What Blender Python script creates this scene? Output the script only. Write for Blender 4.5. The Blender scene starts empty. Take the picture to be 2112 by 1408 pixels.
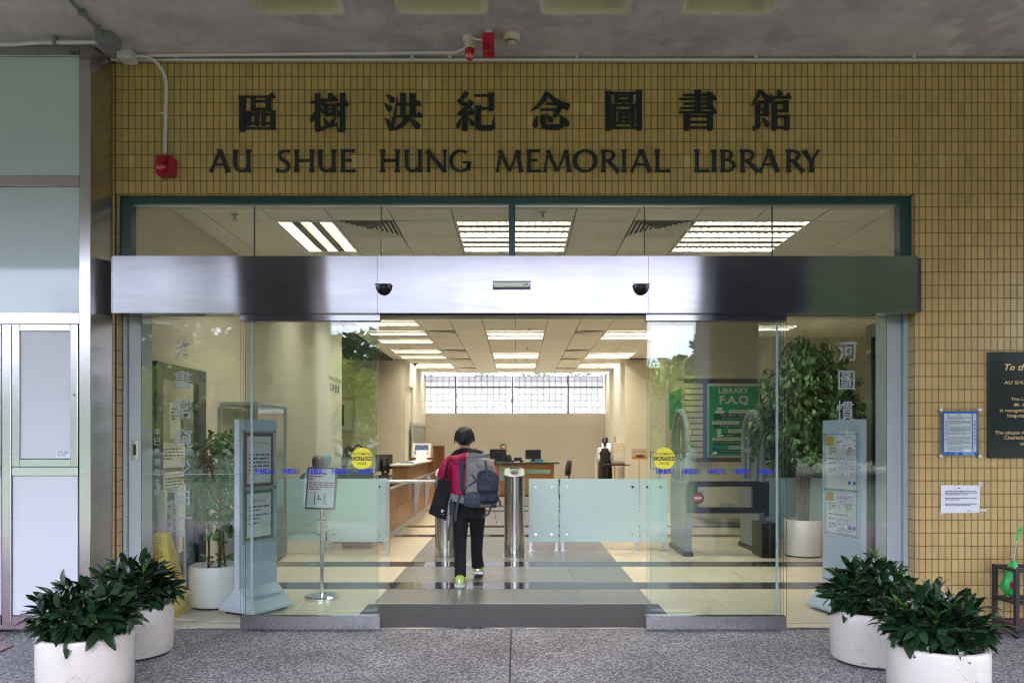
import bpy, bmesh, math, random
from mathutils import Vector, Matrix
R = math.radians
rnd = random.Random(7)
sc = bpy.context.scene
COL = sc.collection

# ------------------------------------------------------------------ camera
cam_d = bpy.data.cameras.new('camera')
cam = bpy.data.objects.new('camera', cam_d)
COL.objects.link(cam)
cam.location = (0, 0, 1.42)
cam.rotation_euler = (R(90), 0, 0)
cam_d.sensor_width = 36
cam_d.lens = 25.84
cam_d.shift_x = -0.0047
cam_d.shift_y = 0.0985
cam_d.clip_start = 0.05
cam_d.clip_end = 5000
sc.camera = cam

# ------------------------------------------------------------------ daylight
SUN_EL, SUN_AZ = 52, 150          # sun stands behind the camera
world = bpy.data.worlds.new('World')
sc.world = world
world.use_nodes = True
nt = world.node_tree
bg = nt.nodes['Background']
sky = nt.nodes.new('ShaderNodeTexSky')
sky.sky_type = 'NISHITA'
sky.sun_disc = False
sky.sun_elevation = R(SUN_EL)
sky.sun_rotation = R(SUN_AZ)
sky.air_density = 1.2
sky.dust_density = 6.0
sky.ozone_density = 1.0
mx = nt.nodes.new('ShaderNodeMix')
mx.data_type = 'RGBA'
mx.inputs[0].default_value = 0.72
nt.links.new(sky.outputs[0], mx.inputs[6])
mx.inputs[7].default_value = (8.2, 8.8, 11.6, 1)      # even cloud cover over the blue
nt.links.new(mx.outputs[2], bg.inputs[0])
# an overcast sky is brighter overhead than at the horizon
wtc = nt.nodes.new('ShaderNodeTexCoord'); wsp = nt.nodes.new('ShaderNodeSeparateXYZ'); nt.links.new(wtc.outputs['Generated'], wsp.inputs[0])
wma = nt.nodes.new('ShaderNodeMath'); wma.operation = 'MULTIPLY_ADD'; wma.use_clamp = False
nt.links.new(wsp.outputs[2], wma.inputs[0]); wma.inputs[1].default_value = 1.0; wma.inputs[2].default_value = 0.5
wmu = nt.nodes.new('ShaderNodeMix'); wmu.data_type = 'RGBA'; wmu.blend_type = 'MULTIPLY'; wmu.inputs[0].default_value = 1
nt.links.new(mx.outputs[2], wmu.inputs[6]); nt.links.new(wma.outputs[0], wmu.inputs[7]); nt.links.new(wmu.outputs[2], bg.inputs[0])
bg.inputs[1].default_value = 0.125
sun_d = bpy.data.lights.new('sun', 'SUN')
sun_d.energy = 0.5
sun_d.angle = R(20)
sun_d.color = (1.0, 0.96, 0.9)
sun = bpy.data.objects.new('sun', sun_d)
COL.objects.link(sun)
sun.rotation_euler = (R(90 - SUN_EL), 0, R(180 - SUN_AZ))
sc.view_settings.view_transform = 'Standard'
sc.view_settings.look = 'None'
sc.view_settings.gamma = 1
sc.view_settings.use_curve_mapping = False
sc.view_settings.exposure = 3.4
LAMP = 4.5                         # strength of a lit fluorescent strip
LAMP_COL = (1.0, 0.92, 0.76)

sc.render.engine = 'CYCLES'
cy = sc.cycles
cy.use_denoising = True
cy.filter_width = 1.15
cy.denoising_input_passes = 'RGB_ALBEDO_NORMAL'
cy.denoising_prefilter = 'ACCURATE'
try:
    cy.denoiser = 'OPENIMAGEDENOISE'
except Exception:
    pass
cy.max_bounces = 8
cy.diffuse_bounces = 4
cy.glossy_bounces = 4
cy.transmission_bounces = 6
cy.transparent_max_bounces = 24
cy.caustics_reflective = False
cy.caustics_refractive = False
cy.sample_clamp_indirect = 6
cy.sample_clamp_direct = 0

# ------------------------------------------------------------------ picture measures -> metres
F, VX, VY, EYE = 1516.0, 1066.0, 912.0, 1.42
D = 5.615                          # the tiled front
def X(px, d=D): return (px - VX) / F * d
def Z(py, d=D): return EYE + (VY - py) / F * d

# ------------------------------------------------------------------ mesh helpers
WL = {}
def wl(o):
    return WL.get(o.name, Vector((0, 0, 0))) if o is not None else Vector((0, 0, 0))

def meta(o, label=None, cat=None, group=None, kind=None):
    if label: o['label'] = label
    if cat: o['category'] = cat
    if group: o['group'] = group
    if kind: o['kind'] = kind
    return o

def thing(name, label, cat, loc=(0, 0, 0), group=None, kind=None):
    o = bpy.data.objects.new(name, None)
    COL.objects.link(o)
    o.location = loc
    o.empty_display_size = 0.1
    WL[o.name] = Vector(loc)
    return meta(o, label, cat, group, kind)

class MB:
    def __init__(s, M=None):
        s.v = []; s.f = []; s.mi = []; s.M = M; s.m = 0
    def pt(s, p):
        p = Vector(p)
        if s.M is not None: p = s.M @ p
        s.v.append(p)
        return len(s.v) - 1
    def face(s, idx, m=None):
        s.f.append(tuple(idx)); s.mi.append(s.m if m is None else m)
    def quad(s, a, b, c, d, m=None):
        s.face([s.pt(a), s.pt(b), s.pt(c), s.pt(d)], m)
    def box(s, x0, x1, y0, y1, z0, z1, m=None, front=None):
        i = [s.pt((x, y, z)) for z in (z0, z1) for y in (y0, y1) for x in (x0, x1)]
        for k, q in enumerate(((0, 2, 3, 1), (4, 5, 7, 6), (0, 1, 5, 4), (2, 6, 7, 3), (0, 4, 6, 2), (1, 3, 7, 5))):
            mm = m
            if front is not None and k in front[0]: mm = front[1]
            s.face([i[j] for j in q], mm)
        return s
    def prism(s, poly, vec, m=None):
        n = len(poly); vec = Vector(vec)
        a = [s.pt(p) for p in poly]
        b = [s.pt(Vector(p) + vec) for p in poly]
        s.face(a[::-1], m); s.face(b, m)
        for k in range(n):
            s.face((a[k], a[(k + 1) % n], b[(k + 1) % n], b[k]), m)
        return s
    def loft(s, rings, caps=True, closed=True, m=None):
        idx = [[s.pt(p) for p in r] for r in rings]
        n = len(idx[0])
        for a, b in zip(idx, idx[1:]):
            for k in range(n if closed else n - 1):
                s.face((a[k], a[(k + 1) % n], b[(k + 1) % n], b[k]), m)
        if caps:
            s.face(idx[0][::-1], m); s.face(idx[-1], m)
        return s
    def tube(s, pts, r, n=8, m=None, caps=True):
        pts = [Vector(p) for p in pts]
        rs = r if isinstance(r, (list, tuple)) else [r] * len(pts)
        rings = []; up = None
        for k, p in enumerate(pts):
            t = (pts[min(k + 1, len(pts) - 1)] - pts[max(k - 1, 0)])
            if t.length < 1e-9: t = Vector((0, 0, 1))
            t.normalize()
            if up is None:
                up = Vector((0, 0, 1)) if abs(t.z) < .9 else Vector((0, 1, 0))
            a = t.cross(up)
            if a.length < 1e-6: a = t.orthogonal()
            a.normalize(); b = a.cross(t); up = b
            rings.append([p + (a * math.cos(2 * math.pi * j / n) + b * math.sin(2 * math.pi * j / n)) * rs[k] for j in range(n)])
        return s.loft(rings, caps, True, m)
    def limb(s, pts, rs, n=10):
        """a tapered tube with rounded ends"""
        pts = [Vector(p) for p in pts]; P = []; Q = []
        d = (pts[0] - pts[1]).normalized()
        for a in (85, 55, 28):
            P.append(pts[0] + d * rs[0] * math.sin(R(a))); Q.append(rs[0] * math.cos(R(a)))
        P += pts; Q += list(rs)
        d = (pts[-1] - pts[-2]).normalized()
        for a in (28, 55, 85):
            P.append(pts[-1] + d * rs[-1] * math.sin(R(a))); Q.append(rs[-1] * math.cos(R(a)))
        return s.tube(P, Q, n)
    def ell(s, c, r, n=12, rings=8, rot=None):
        c = Vector(c); out = []
        for i in range(rings + 1):
            th = math.pi * (0.02 + 0.96 * i / rings)
            ring = []
            for j in range(n):
                ph = 2 * math.pi * j / n
                v = Vector((r[0] * math.sin(th) * math.cos(ph), r[1] * math.sin(th) * math.sin(ph), -r[2] * math.cos(th)))
                if rot is not None: v = rot @ v
                ring.append(c + v)
            out.append(ring)
        return s.loft(out)
    def rings(s, rows, n=16, p=2.0):
        """horizontal ellipses (cx, cy, z, rx, ry), p > 2 squares them off"""
        out = []
        for cx, cy_, z, rx, ry in rows:
            ring = []
            for j in range(n):
                a = 2 * math.pi * j / n
                ca, sa = math.cos(a), math.sin(a)
                ring.append((cx + rx * math.copysign(abs(ca) ** (2 / p), ca), cy_ + ry * math.copysign(abs(sa) ** (2 / p), sa), z))
            out.append(ring)
        return s.loft(out)
    def lathe(s, prof, c=(0, 0, 0), n=32, m=None, caps=True):
        return s.loft([[(c[0] + r * math.cos(2 * math.pi * j / n), c[1] + r * math.sin(2 * math.pi * j / n), c[2] + z) for j in range(n)] for r, z in prof], caps, True, m)
    def cyl(s, p, q, r, n=16, m=None):
        return s.tube([p, q], r, n, m)
    def mesh(s, name, mats, off=None, smooth=None, bevel=0.0, seg=1):
        me = bpy.data.meshes.new(name)
        off = off or Vector((0, 0, 0))
        me.from_pydata([tuple(v - off) for v in s.v], [], s.f)
        mats = mats if isinstance(mats, (list, tuple)) else [mats]
        for mt in mats: me.materials.append(mt)
        if len(mats) > 1: me.polygons.foreach_set('material_index', s.mi)
        if bevel:
            bm = bmesh.new(); bm.from_mesh(me)
            bmesh.ops.bevel(bm, geom=list(bm.edges), offset=bevel, segments=seg, affect='EDGES', profile=.5, clamp_overlap=True)
            bm.to_mesh(me); bm.free()
        bm = bmesh.new(); bm.from_mesh(me)
        bmesh.ops.recalc_face_normals(bm, faces=bm.faces) if s.recalc else None
        bm.to_mesh(me); bm.free()
        if smooth:
            me.polygons.foreach_set('use_smooth', [True] * len(me.polygons))
            me.set_sharp_from_angle(angle=R(smooth if smooth is not True else 40))
        me.update()
        return me
    recalc = True
    def build(s, name, mats, parent=None, smooth=None, bevel=0.0, seg=1, label=None, cat=None, group=None, kind=None, world=True, loc=None):
        off = wl(parent) if world else Vector((0, 0, 0))
        if loc is not None: off = Vector(loc)
        me = s.mesh(name, mats, off, smooth, bevel, seg)
        o = bpy.data.objects.new(name, me)
        COL.objects.link(o)
        if parent is not None:
            o.parent = parent
            WL[o.name] = off if loc is None else wl(parent)
        if loc is not None:
            o.location = Vector(loc) - (wl(parent) if parent is not None else Vector((0, 0, 0)))
            WL[o.name] = Vector(loc)
        return meta(o, label, cat, group, kind)

def put(name, me, parent, M, kind=None):
    """one more object on shared mesh data; M in the parent's space"""
    o = bpy.data.objects.new(name, me)
    COL.objects.link(o)
    o.parent = parent
    o.matrix_basis = M
    if kind: o['kind'] = kind
    return o

def copy_tree(o, parent=None):
    c = o.copy(); COL.objects.link(c)
    if parent is not None: c.parent = parent
    for ch in list(o.children): copy_tree(ch, c)
    return c

# ------------------------------------------------------------------ lettering
_txt = {}
def text_geo(body, offset=0.0, shear=0.0, spacing=1.0):
    key = (body, offset, shear, spacing)
    if key not in _txt:
        c = bpy.data.curves.new('lettering', 'FONT')
        c.body = body; c.size = 1; c.offset = offset; c.shear = shear; c.space_character = spacing
        c.resolution_u = 2; c.fill_mode = 'FRONT'
        o = bpy.data.objects.new('lettering', c)
        m = o.to_mesh()
        vs = [v.co.copy() for v in m.vertices]; fs = [tuple(p.vertices) for p in m.polygons]
        o.to_mesh_clear()
        bpy.data.objects.remove(o); bpy.data.curves.remove(c)
        _txt[key] = (vs, fs)
    return _txt[key]

def write(mb, body, O, u, v, w=None, h=None, align='C', offset=0.0, shear=0.0, spacing=1.0, m=None):
    """lay text in the frame O + u*x + v*y; fitted to width w and height h (one may be None)"""
    vs, fs = text_geo(body, offset, shear, spacing)
    if not vs: return mb
    x0 = min(p.x for p in vs); x1 = max(p.x for p in vs); y0 = min(p.y for p in vs); y1 = max(p.y for p in vs)
    sx = w / (x1 - x0) if w else None
    sy = h / max(y1 - y0, 1e-6) if h else None
    if sx is None: sx = sy
    if sy is None: sy = sx
    O, u, v = Vector(O), Vector(u), Vector(v)
    ax = {'C': (x0 + x1) / 2, 'L': x0, 'R': x1}[align]
    ay = (y0 + y1) / 2
    base = len(mb.v)
    for p in vs: mb.pt(O + u * ((p.x - ax) * sx) + v * ((p.y - ay) * sy))
    for f in fs: mb.face([base + k for k in f], m)
    return mb

def greek(mb, O, u, v, w, rows, lh, r, fill=1.0, gap=.25, th=.45, align='L', m=None):
    """rows of fine print too small to read: short dashes"""
    O, u, v = Vector(O), Vector(u), Vector(v)
    for k in range(rows):
        L = w * (fill if k < rows - 1 else fill * r.uniform(.4, .8))
        x = 0 if align == 'L' else (w - L) / 2
        end = x + L
        while x < end:
            wl_ = min(end - x, lh * r.uniform(.8, 3.0))
            a = O + u * x - v * (k * lh)
            mb.quad(a, a + u * wl_, a + u * wl_ + v * (lh * th), a + v * (lh * th), m)
            x += wl_ + lh * gap * 1.6
    return mb

# ------------------------------------------------------------------ materials
MATS = {}
def lin(c):
    return tuple(((x / 255) / 12.92 if x / 255 <= .04045 else ((x / 255 + .055) / 1.055) ** 2.4) for x in c)
def mat(name, col, rough=.5, metal=0.0, spec=.5, var=0.0, vscale=8.0, bump=0.0, bscale=60.0, island=0.0, coat=0.0, stretch=None, stain=None, bdist=.01, aniso=0.0):
    m = bpy.data.materials.new(name); m.use_nodes = True
    t = m.node_tree; N = t.nodes; L = t.links
    b = N['Principled BSDF']
    b.inputs['Base Color'].default_value = (*col, 1)
    b.inputs['Roughness'].default_value = rough
    b.inputs['Metallic'].default_value = metal
    b.inputs['Specular IOR Level'].default_value = spec
    b.inputs['Coat Weight'].default_value = coat
    b.inputs['Coat Roughness'].default_value = .05
    if aniso:                                  # brushed along X: mirrors sharply sideways, smears up and down
        b.inputs['Anisotropic'].default_value = aniso
        cx3 = N.new('ShaderNodeCombineXYZ'); cx3.inputs[2].default_value = 1
        L.new(cx3.outputs[0], b.inputs['Tangent'])
    tc = N.new('ShaderNodeTexCoord'); src = tc.outputs['Object']
    if stretch:
        mp = N.new('ShaderNodeMapping'); mp.inputs['Scale'].default_value = stretch
        L.new(src, mp.inputs[0]); src = mp.outputs[0]
    cur = None
    def mixc(fac, a, b2, mode='MIX'):
        n = N.new('ShaderNodeMix'); n.data_type = 'RGBA'; n.blend_type = mode
        if hasattr(fac, 'links'): L.new(fac, n.inputs[0])
        else: n.inputs[0].default_value = fac
        for k, q in ((6, a), (7, b2)):
            if hasattr(q, 'links'): L.new(q, n.inputs[k])
            else: n.inputs[k].default_value = (*q, 1)
        return n.outputs[2]
    cur = None
    if var:
        nz = N.new('ShaderNodeTexNoise'); nz.inputs['Scale'].default_value = vscale
        nz.inputs['Detail'].default_value = 6; nz.inputs['Roughness'].default_value = .6
        L.new(src, nz.inputs[0])
        rp = N.new('ShaderNodeValToRGB'); L.new(nz.outputs[0], rp.inputs[0])
        rp.color_ramp.elements[0].position = .3; rp.color_ramp.elements[1].position = .7
        rp.color_ramp.elements[0].color = (*[x * (1 - var) for x in col], 1)
        rp.color_ramp.elements[1].color = (*[min(1, x * (1 + var)) for x in col], 1)
        cur = rp.outputs[0]
    if stain:
        sc_, scol, amt = stain
        nz = N.new('ShaderNodeTexNoise'); nz.inputs['Scale'].default_value = sc_
        nz.inputs['Detail'].default_value = 8; nz.inputs['Roughness'].default_value = .65
        L.new(tc.outputs['Object'], nz.inputs[0])
        rp = N.new('ShaderNodeMapRange'); L.new(nz.outputs[0], rp.inputs[0])
        rp.inputs[1].default_value = .52; rp.inputs[2].default_value = .60 if name == 'rough_plaster' else .68; rp.inputs[4].default_value = amt
        cur = mixc(rp.outputs[0], cur if cur is not None else col, scol)
    if island:
        g = N.new('ShaderNodeNewGeometry'); oi = N.new('ShaderNodeObjectInfo')
        ad = N.new('ShaderNodeMath'); ad.operation = 'ADD'
        L.new(g.outputs['Random Per Island'], ad.inputs[0]); L.new(oi.outputs['Random'], ad.inputs[1])
        fr = N.new('ShaderNodeMath'); fr.operation = 'FRACT'; L.new(ad.outputs[0], fr.inputs[0])
        mr = N.new('ShaderNodeMapRange'); L.new(fr.outputs[0], mr.inputs[0])
        mr.inputs[3].default_value = 1 - island; mr.inputs[4].default_value = 1 + island
        hs = N.new('ShaderNodeHueSaturation'); L.new(mr.outputs[0], hs.inputs['Value'])
        if cur is not None: L.new(cur, hs.inputs['Color'])
        else: hs.inputs['Color'].default_value = (*col, 1)
        cur = hs.outputs[0]
    if cur is not None: L.new(cur, b.inputs['Base Color'])
    if bump:
        nz = N.new('ShaderNodeTexNoise'); nz.inputs['Scale'].default_value = bscale
        nz.inputs['Detail'].default_value = 5
        L.new(src, nz.inputs[0])
        bp = N.new('ShaderNodeBump'); bp.inputs['Strength'].default_value = bump; bp.inputs['Distance'].default_value = bdist
        L.new(nz.outputs[0], bp.inputs['Height']); L.new(bp.outputs[0], b.inputs['Normal'])
    MATS[name] = m
    return m

def glass(name, tint=(.93, .97, .95), f0=.045, refl=1.0, rough=.0):
    """clear sheet glass: lets light straight through, mirrors more towards grazing"""
    m = bpy.data.materials.new(name); m.use_nodes = True
    t = m.node_tree; N = t.nodes; L = t.links
    N.remove(N['Principled BSDF'])
    out = N['Material Output']
    tr = N.new('ShaderNodeBsdfTransparent'); tr.inputs[0].default_value = (*tint, 1)
    gl = N.new('ShaderNodeBsdfGlossy'); gl.inputs['Roughness'].default_value = rough
    lw = N.new('ShaderNodeLayerWeight'); lw.inputs[0].default_value = .5
    pw = N.new('ShaderNodeMath'); pw.operation = 'POWER'; L.new(lw.outputs['Facing'], pw.inputs[0]); pw.inputs[1].default_value = 5
    ma = N.new('ShaderNodeMath'); ma.operation = 'MULTIPLY_ADD'; L.new(pw.outputs[0], ma.inputs[0])
    ma.inputs[1].default_value = (1 - f0) * refl; ma.inputs[2].default_value = f0 * refl
    mx_ = N.new('ShaderNodeMixShader'); L.new(ma.outputs[0], mx_.inputs[0]); L.new(tr.outputs[0], mx_.inputs[1]); L.new(gl.outputs[0], mx_.inputs[2])
    L.new(mx_.outputs[0], out.inputs[0])
    MATS[name] = m
    return m

def frosted(name, col, through=.1, trans=.45, rough=.25, f0=.05):
    m = bpy.data.materials.new(name); m.use_nodes = True
    t = m.node_tree; N = t.nodes; L = t.links
    N.remove(N['Principled BSDF'])
    out = N['Material Output']
    di = N.new('ShaderNodeBsdfDiffuse'); di.inputs[0].default_value = (*col, 1)
    tl = N.new('ShaderNodeBsdfTranslucent'); tl.inputs[0].default_value = (*col, 1)
    tr = N.new('ShaderNodeBsdfTransparent'); tr.inputs[0].default_value = (*col, 1)
    gl = N.new('ShaderNodeBsdfGlossy'); gl.inputs['Roughness'].default_value = rough
    def mixs(f, a, b):
        n = N.new('ShaderNodeMixShader')
        if hasattr(f, 'links'): L.new(f, n.inputs[0])
        else: n.inputs[0].default_value = f
        L.new(a, n.inputs[1]); L.new(b, n.inputs[2]); return n.outputs[0]
    s_ = mixs(trans, di.outputs[0], tl.outputs[0])
    s_ = mixs(through, s_, tr.outputs[0])
    lw = N.new('ShaderNodeLayerWeight')
    pw = N.new('ShaderNodeMath'); pw.operation = 'POWER'; L.new(lw.outputs['Facing'], pw.inputs[0]); pw.inputs[1].default_value = 5
    ma = N.new('ShaderNodeMath'); ma.operation = 'MULTIPLY_ADD'; L.new(pw.outputs[0], ma.inputs[0])
    ma.inputs[1].default_value = 1 - f0; ma.inputs[2].default_value = f0
    s_ = mixs(ma.outputs[0], s_, gl.outputs[0])
    L.new(s_, out.inputs[0])
    MATS[name] = m
    return m

def emit(name, col, strength):
    m = bpy.data.materials.new(name); m.use_nodes = True
    b = m.node_tree.nodes['Principled BSDF']
    b.inputs['Base Color'].default_value = (.8, .8, .8, 1)
    b.inputs['Emission Color'].default_value = (*col, 1)
    b.inputs['Emission Strength'].default_value = strength
    MATS[name] = m
    return m

M_tile = mat('glazed_tile', (.515, .355, .140), .2, island=.065, var=.05, vscale=40, stain=(1.1, (.36, .26, .11), .45), bump=.02, bscale=25, bdist=.004)
M_tile_pale = mat('replaced_tile', (.60, .44, .21), .25, var=.06, vscale=40)
M_tile_dull = mat('dull_old_tile', (.40, .27, .105), .35, var=.1, vscale=40)
M_grout = mat('tile_grout', (.055, .036, .03), .9, var=.25, vscale=5)
M_plaster = mat('rough_plaster', (.53, .485, .455), .9, var=.22, vscale=2.6, bump=.8, bscale=9, stain=(2.4, (.36, .325, .30), .6), bdist=.02)
M_coffer = mat('coffer_paint', (.56, .49, .35), .85, var=.1, vscale=4, bump=.25, bscale=12)
M_letter = mat('dark_bronze_letter', (.012, .016, .018), .42, metal=0, spec=.45)
M_teal = mat('teal_frame_paint', (.007, .055, .055), .3)
M_steel = mat('brushed_steel', (.60, .59, .60), .13, metal=1, var=.05, vscale=30, stretch=(1.2, 1.2, 60), bump=.01, bscale=8, bdist=.004)
M_fascia = mat('brushed_steel_sheet', (.285, .28, .295), .14, metal=1, var=.10, vscale=5, stretch=(.5, 1, 3.5), bump=.012, bscale=.9, bdist=.02, aniso=1.0)
M_steelv = mat('brushed_steel_upright', (.52, .50, .48), .2, metal=1, var=.06, vscale=30, stretch=(60, 60, 1.2))
M_chrome = mat('polished_steel', (.70, .70, .70), .08, metal=1)
M_alu = mat('satin_aluminium', (.62, .62, .63), .35, metal=1)
M_greyframe = mat('pale_grey_paint', (.42, .46, .46), .45)
M_darkseal = mat('dark_seal', (.02, .02, .025), .6)
M_white_pane = mat('white_backed_glass', (.50, .59, .62), .35, coat=1.0)
M_white_panel = mat('white_door_panel', (.60, .62, .655), .35, coat=.4)
M_glass = glass('clear_glass', (.95, .972, .962), .06)
M_door_glass = glass('green_door_glass', (.925, .968, .95), .055)
M_glass_edge = mat('glass_edge', (.10, .17, .15), .2)
M_frost = frosted('frosted_green_glass', (.72, .93, 1.0), .03, .22)
M_conduit = mat('white_conduit', (.62, .60, .62), .5)
M_grey_conduit = mat('grey_conduit', (.20, .21, .21), .5)
M_red = mat('red_plastic', (.30, .008, .02), .3)
M_red_lens = mat('red_lens', (.55, .01, .03), .1, coat=1)
M_cream_plastic = mat('cream_plastic', (.62, .58, .48), .5)
M_black = mat('black_plastic', (.012, .012, .014), .35)
M_rubber = mat('black_rubber', (.015, .015, .015), .7)
M_dark_dome = mat('smoked_dome', (.006, .006, .008), .08, coat=1)
M_potin = mat('white_indoor_pot', (.80, .78, .74), .3, var=.03, vscale=6, coat=.25)
M_pot = mat('cream_glazed_pot', (.58, .53, .465), .32, var=.04, vscale=6, stain=(6, (.33, .30, .26), .42), coat=.25)
M_soil = mat('dark_soil', (.03, .022, .016), .95, bump=.8, bscale=60)
def leafmat(name, col, rough=.28, var=.35, tl=.12):
    m = mat(name, col, rough, island=var, spec=.5)
    b = m.node_tree.nodes['Principled BSDF']
    b.inputs['Subsurface Weight'].default_value = 0
    return m
M_leaf = leafmat('dark_glossy_leaf', (.013, .036, .014), .2, .55)
M_leaf_old = leafmat('olive_worn_leaf', (.055, .075, .02), .4, .3)
M_leaf_new = leafmat('fresh_green_leaf', (.07, .19, .025), .3, .25)
M_ficus = leafmat('ficus_leaf', (.055, .145, .032), .45, .5)
M_tree = leafmat('tree_leaf', (.055, .10, .022), .6, .5)
M_tree_y = leafmat('yellow_green_leaf', (.30, .35, .045), .6, .4)
M_tree_d = leafmat('dark_tree_leaf', (.022, .045, .016), .6, .5)
M_stem = mat('dark_green_stem', (.035, .04, .018), .7, var=.3, vscale=20)
M_bark = mat('brown_bark', (.11, .055, .03), .85, var=.3, vscale=20, bump=.5, bscale=40)
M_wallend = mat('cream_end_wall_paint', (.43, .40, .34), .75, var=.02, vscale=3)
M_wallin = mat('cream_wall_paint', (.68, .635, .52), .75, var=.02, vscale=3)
M_panel = mat('ceiling_board', (.86, .83, .74), .85, island=.025, bump=.05, bscale=300, bdist=.002)
M_gap = mat('ceiling_gap', (.16, .15, .13), .9)
M_floor_beige = mat('beige_stone_tile', (.70, .62, .48), .33, island=.03, var=.06, vscale=12, spec=.5)
M_floor_grey = mat('grey_stone_tile', (.19, .20, .20), .30, island=.05, var=.08, vscale=14)
M_floor_dark = mat('polished_dark_stone', (.035, .033, .036), .09, var=.3, vscale=60)
M_floor_joint = mat('floor_joint', (.20, .17, .13), .8)
M_mat = mat('charcoal_entrance_mat', (.075, .08, .092), .95, var=.3, vscale=130, bump=.6, bscale=240, stain=(3.0, (.055, .055, .06), .5))
M_wood = mat('warm_wood_veneer', (.42, .19, .065), .35, var=.18, vscale=6, stretch=(1, 1, 7), island=.06)
M_wood_dark = mat('brown_wood', (.19, .065, .025), .4, var=.25, vscale=5, stretch=(1, 1, 8))
M_whitetop = mat('white_laminate', (.72, .68, .60), .3)
M_greentop = mat('dark_green_glass_top', (.04, .09, .08), .1, coat=.6)
M_paper = mat('white_paper', (.78, .78, .80), .7)
M_ink = mat('grey_ink', (.10, .10, .14), .8)
M_ink_red = mat('red_ink', (.42, .05, .05), .8)
M_blue = mat('blue_print', (.012, .12, .62), .5)
M_hk_blue = mat('blue_vinyl', (.010, .02, .42), .5)
M_yellow = mat('yellow_vinyl', (.74, .66, .015), .45)
M_yellow_pl = mat('yellow_plastic', (.72, .56, .015), .4)
M_frost_letter = mat('frosted_vinyl', (.26, .285, .29), .8)
M_granite = mat('black_granite', (.018, .021, .022), .14, var=.6, vscale=240)
M_gold = mat('gold_letter', (.62, .42, .20), .4, metal=.3)
M_stand = mat('pale_blue_grey_metal', (.36, .46, .54), .4)
M_stand_edge = mat('white_metal_edge', (.58, .62, .70), .4)
M_green_poster = mat('green_poster', (.022, .36, .16), .5)
M_green_dark = mat('dark_green_print', (.006, .085, .045), .5)
M_skin = mat('skin', (.50, .29, .20), .55)
M_hair = mat('dark_hair', (.012, .011, .012), .33, var=.4, vscale=30, stretch=(8, 8, .6), bump=.5, bscale=40)
M_hair_br = mat('brown_hair', (.035, .02, .013), .45, var=.4, vscale=30, bump=.4, bscale=40)
M_pink = mat('pink_quilted_nylon', (.56, .008, .105), .38, var=.2, vscale=9, bump=.9, bscale=15, bdist=.03)
M_fleece = mat('dark_fleece', (.012, .010, .016), .95, bump=.7, bscale=90)
M_trouser = mat('black_trousers', (.008, .008, .012), .85, var=.2, vscale=6, bump=.4, bscale=7, bdist=.03)
M_neon = mat('neon_green_shoe', (.42, .66, .05), .5, var=.2, vscale=20)
M_sole = mat('white_sole', (.75, .75, .75), .6)
M_pack = mat('grey_ripstop', (.27, .265, .26), .6, var=.15, vscale=9, bump=.6, bscale=16, bdist=.02)
M_navy = mat('navy_nylon', (.028, .033, .065), .6, var=.15, vscale=9, bump=.6, bscale=18, bdist=.02)
M_strap = mat('grey_webbing', (.07, .07, .085), .7)
M_tote = mat('black_tote_fabric', (.009, .009, .010), .8, bump=.5, bscale=9, bdist=.02)
M_plaza_dark = mat('darkened_plaza_paving', (.105, .085, .08), .85, var=.2, vscale=3, bump=.2, bscale=60)
M_paver = mat('pink_paver', (.36, .225, .235), .8, island=.08, var=.08, vscale=20, bump=.3, bscale=80)
M_blockg = mat('block_mortar', (.62, .60, .56), .8)
M_dkmetal = mat('dark_bronze_metal', (.018, .017, .016), .3)
M_print_green = mat('leafy_print', (.03, .16, .03), .6, var=.7, vscale=14)

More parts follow.
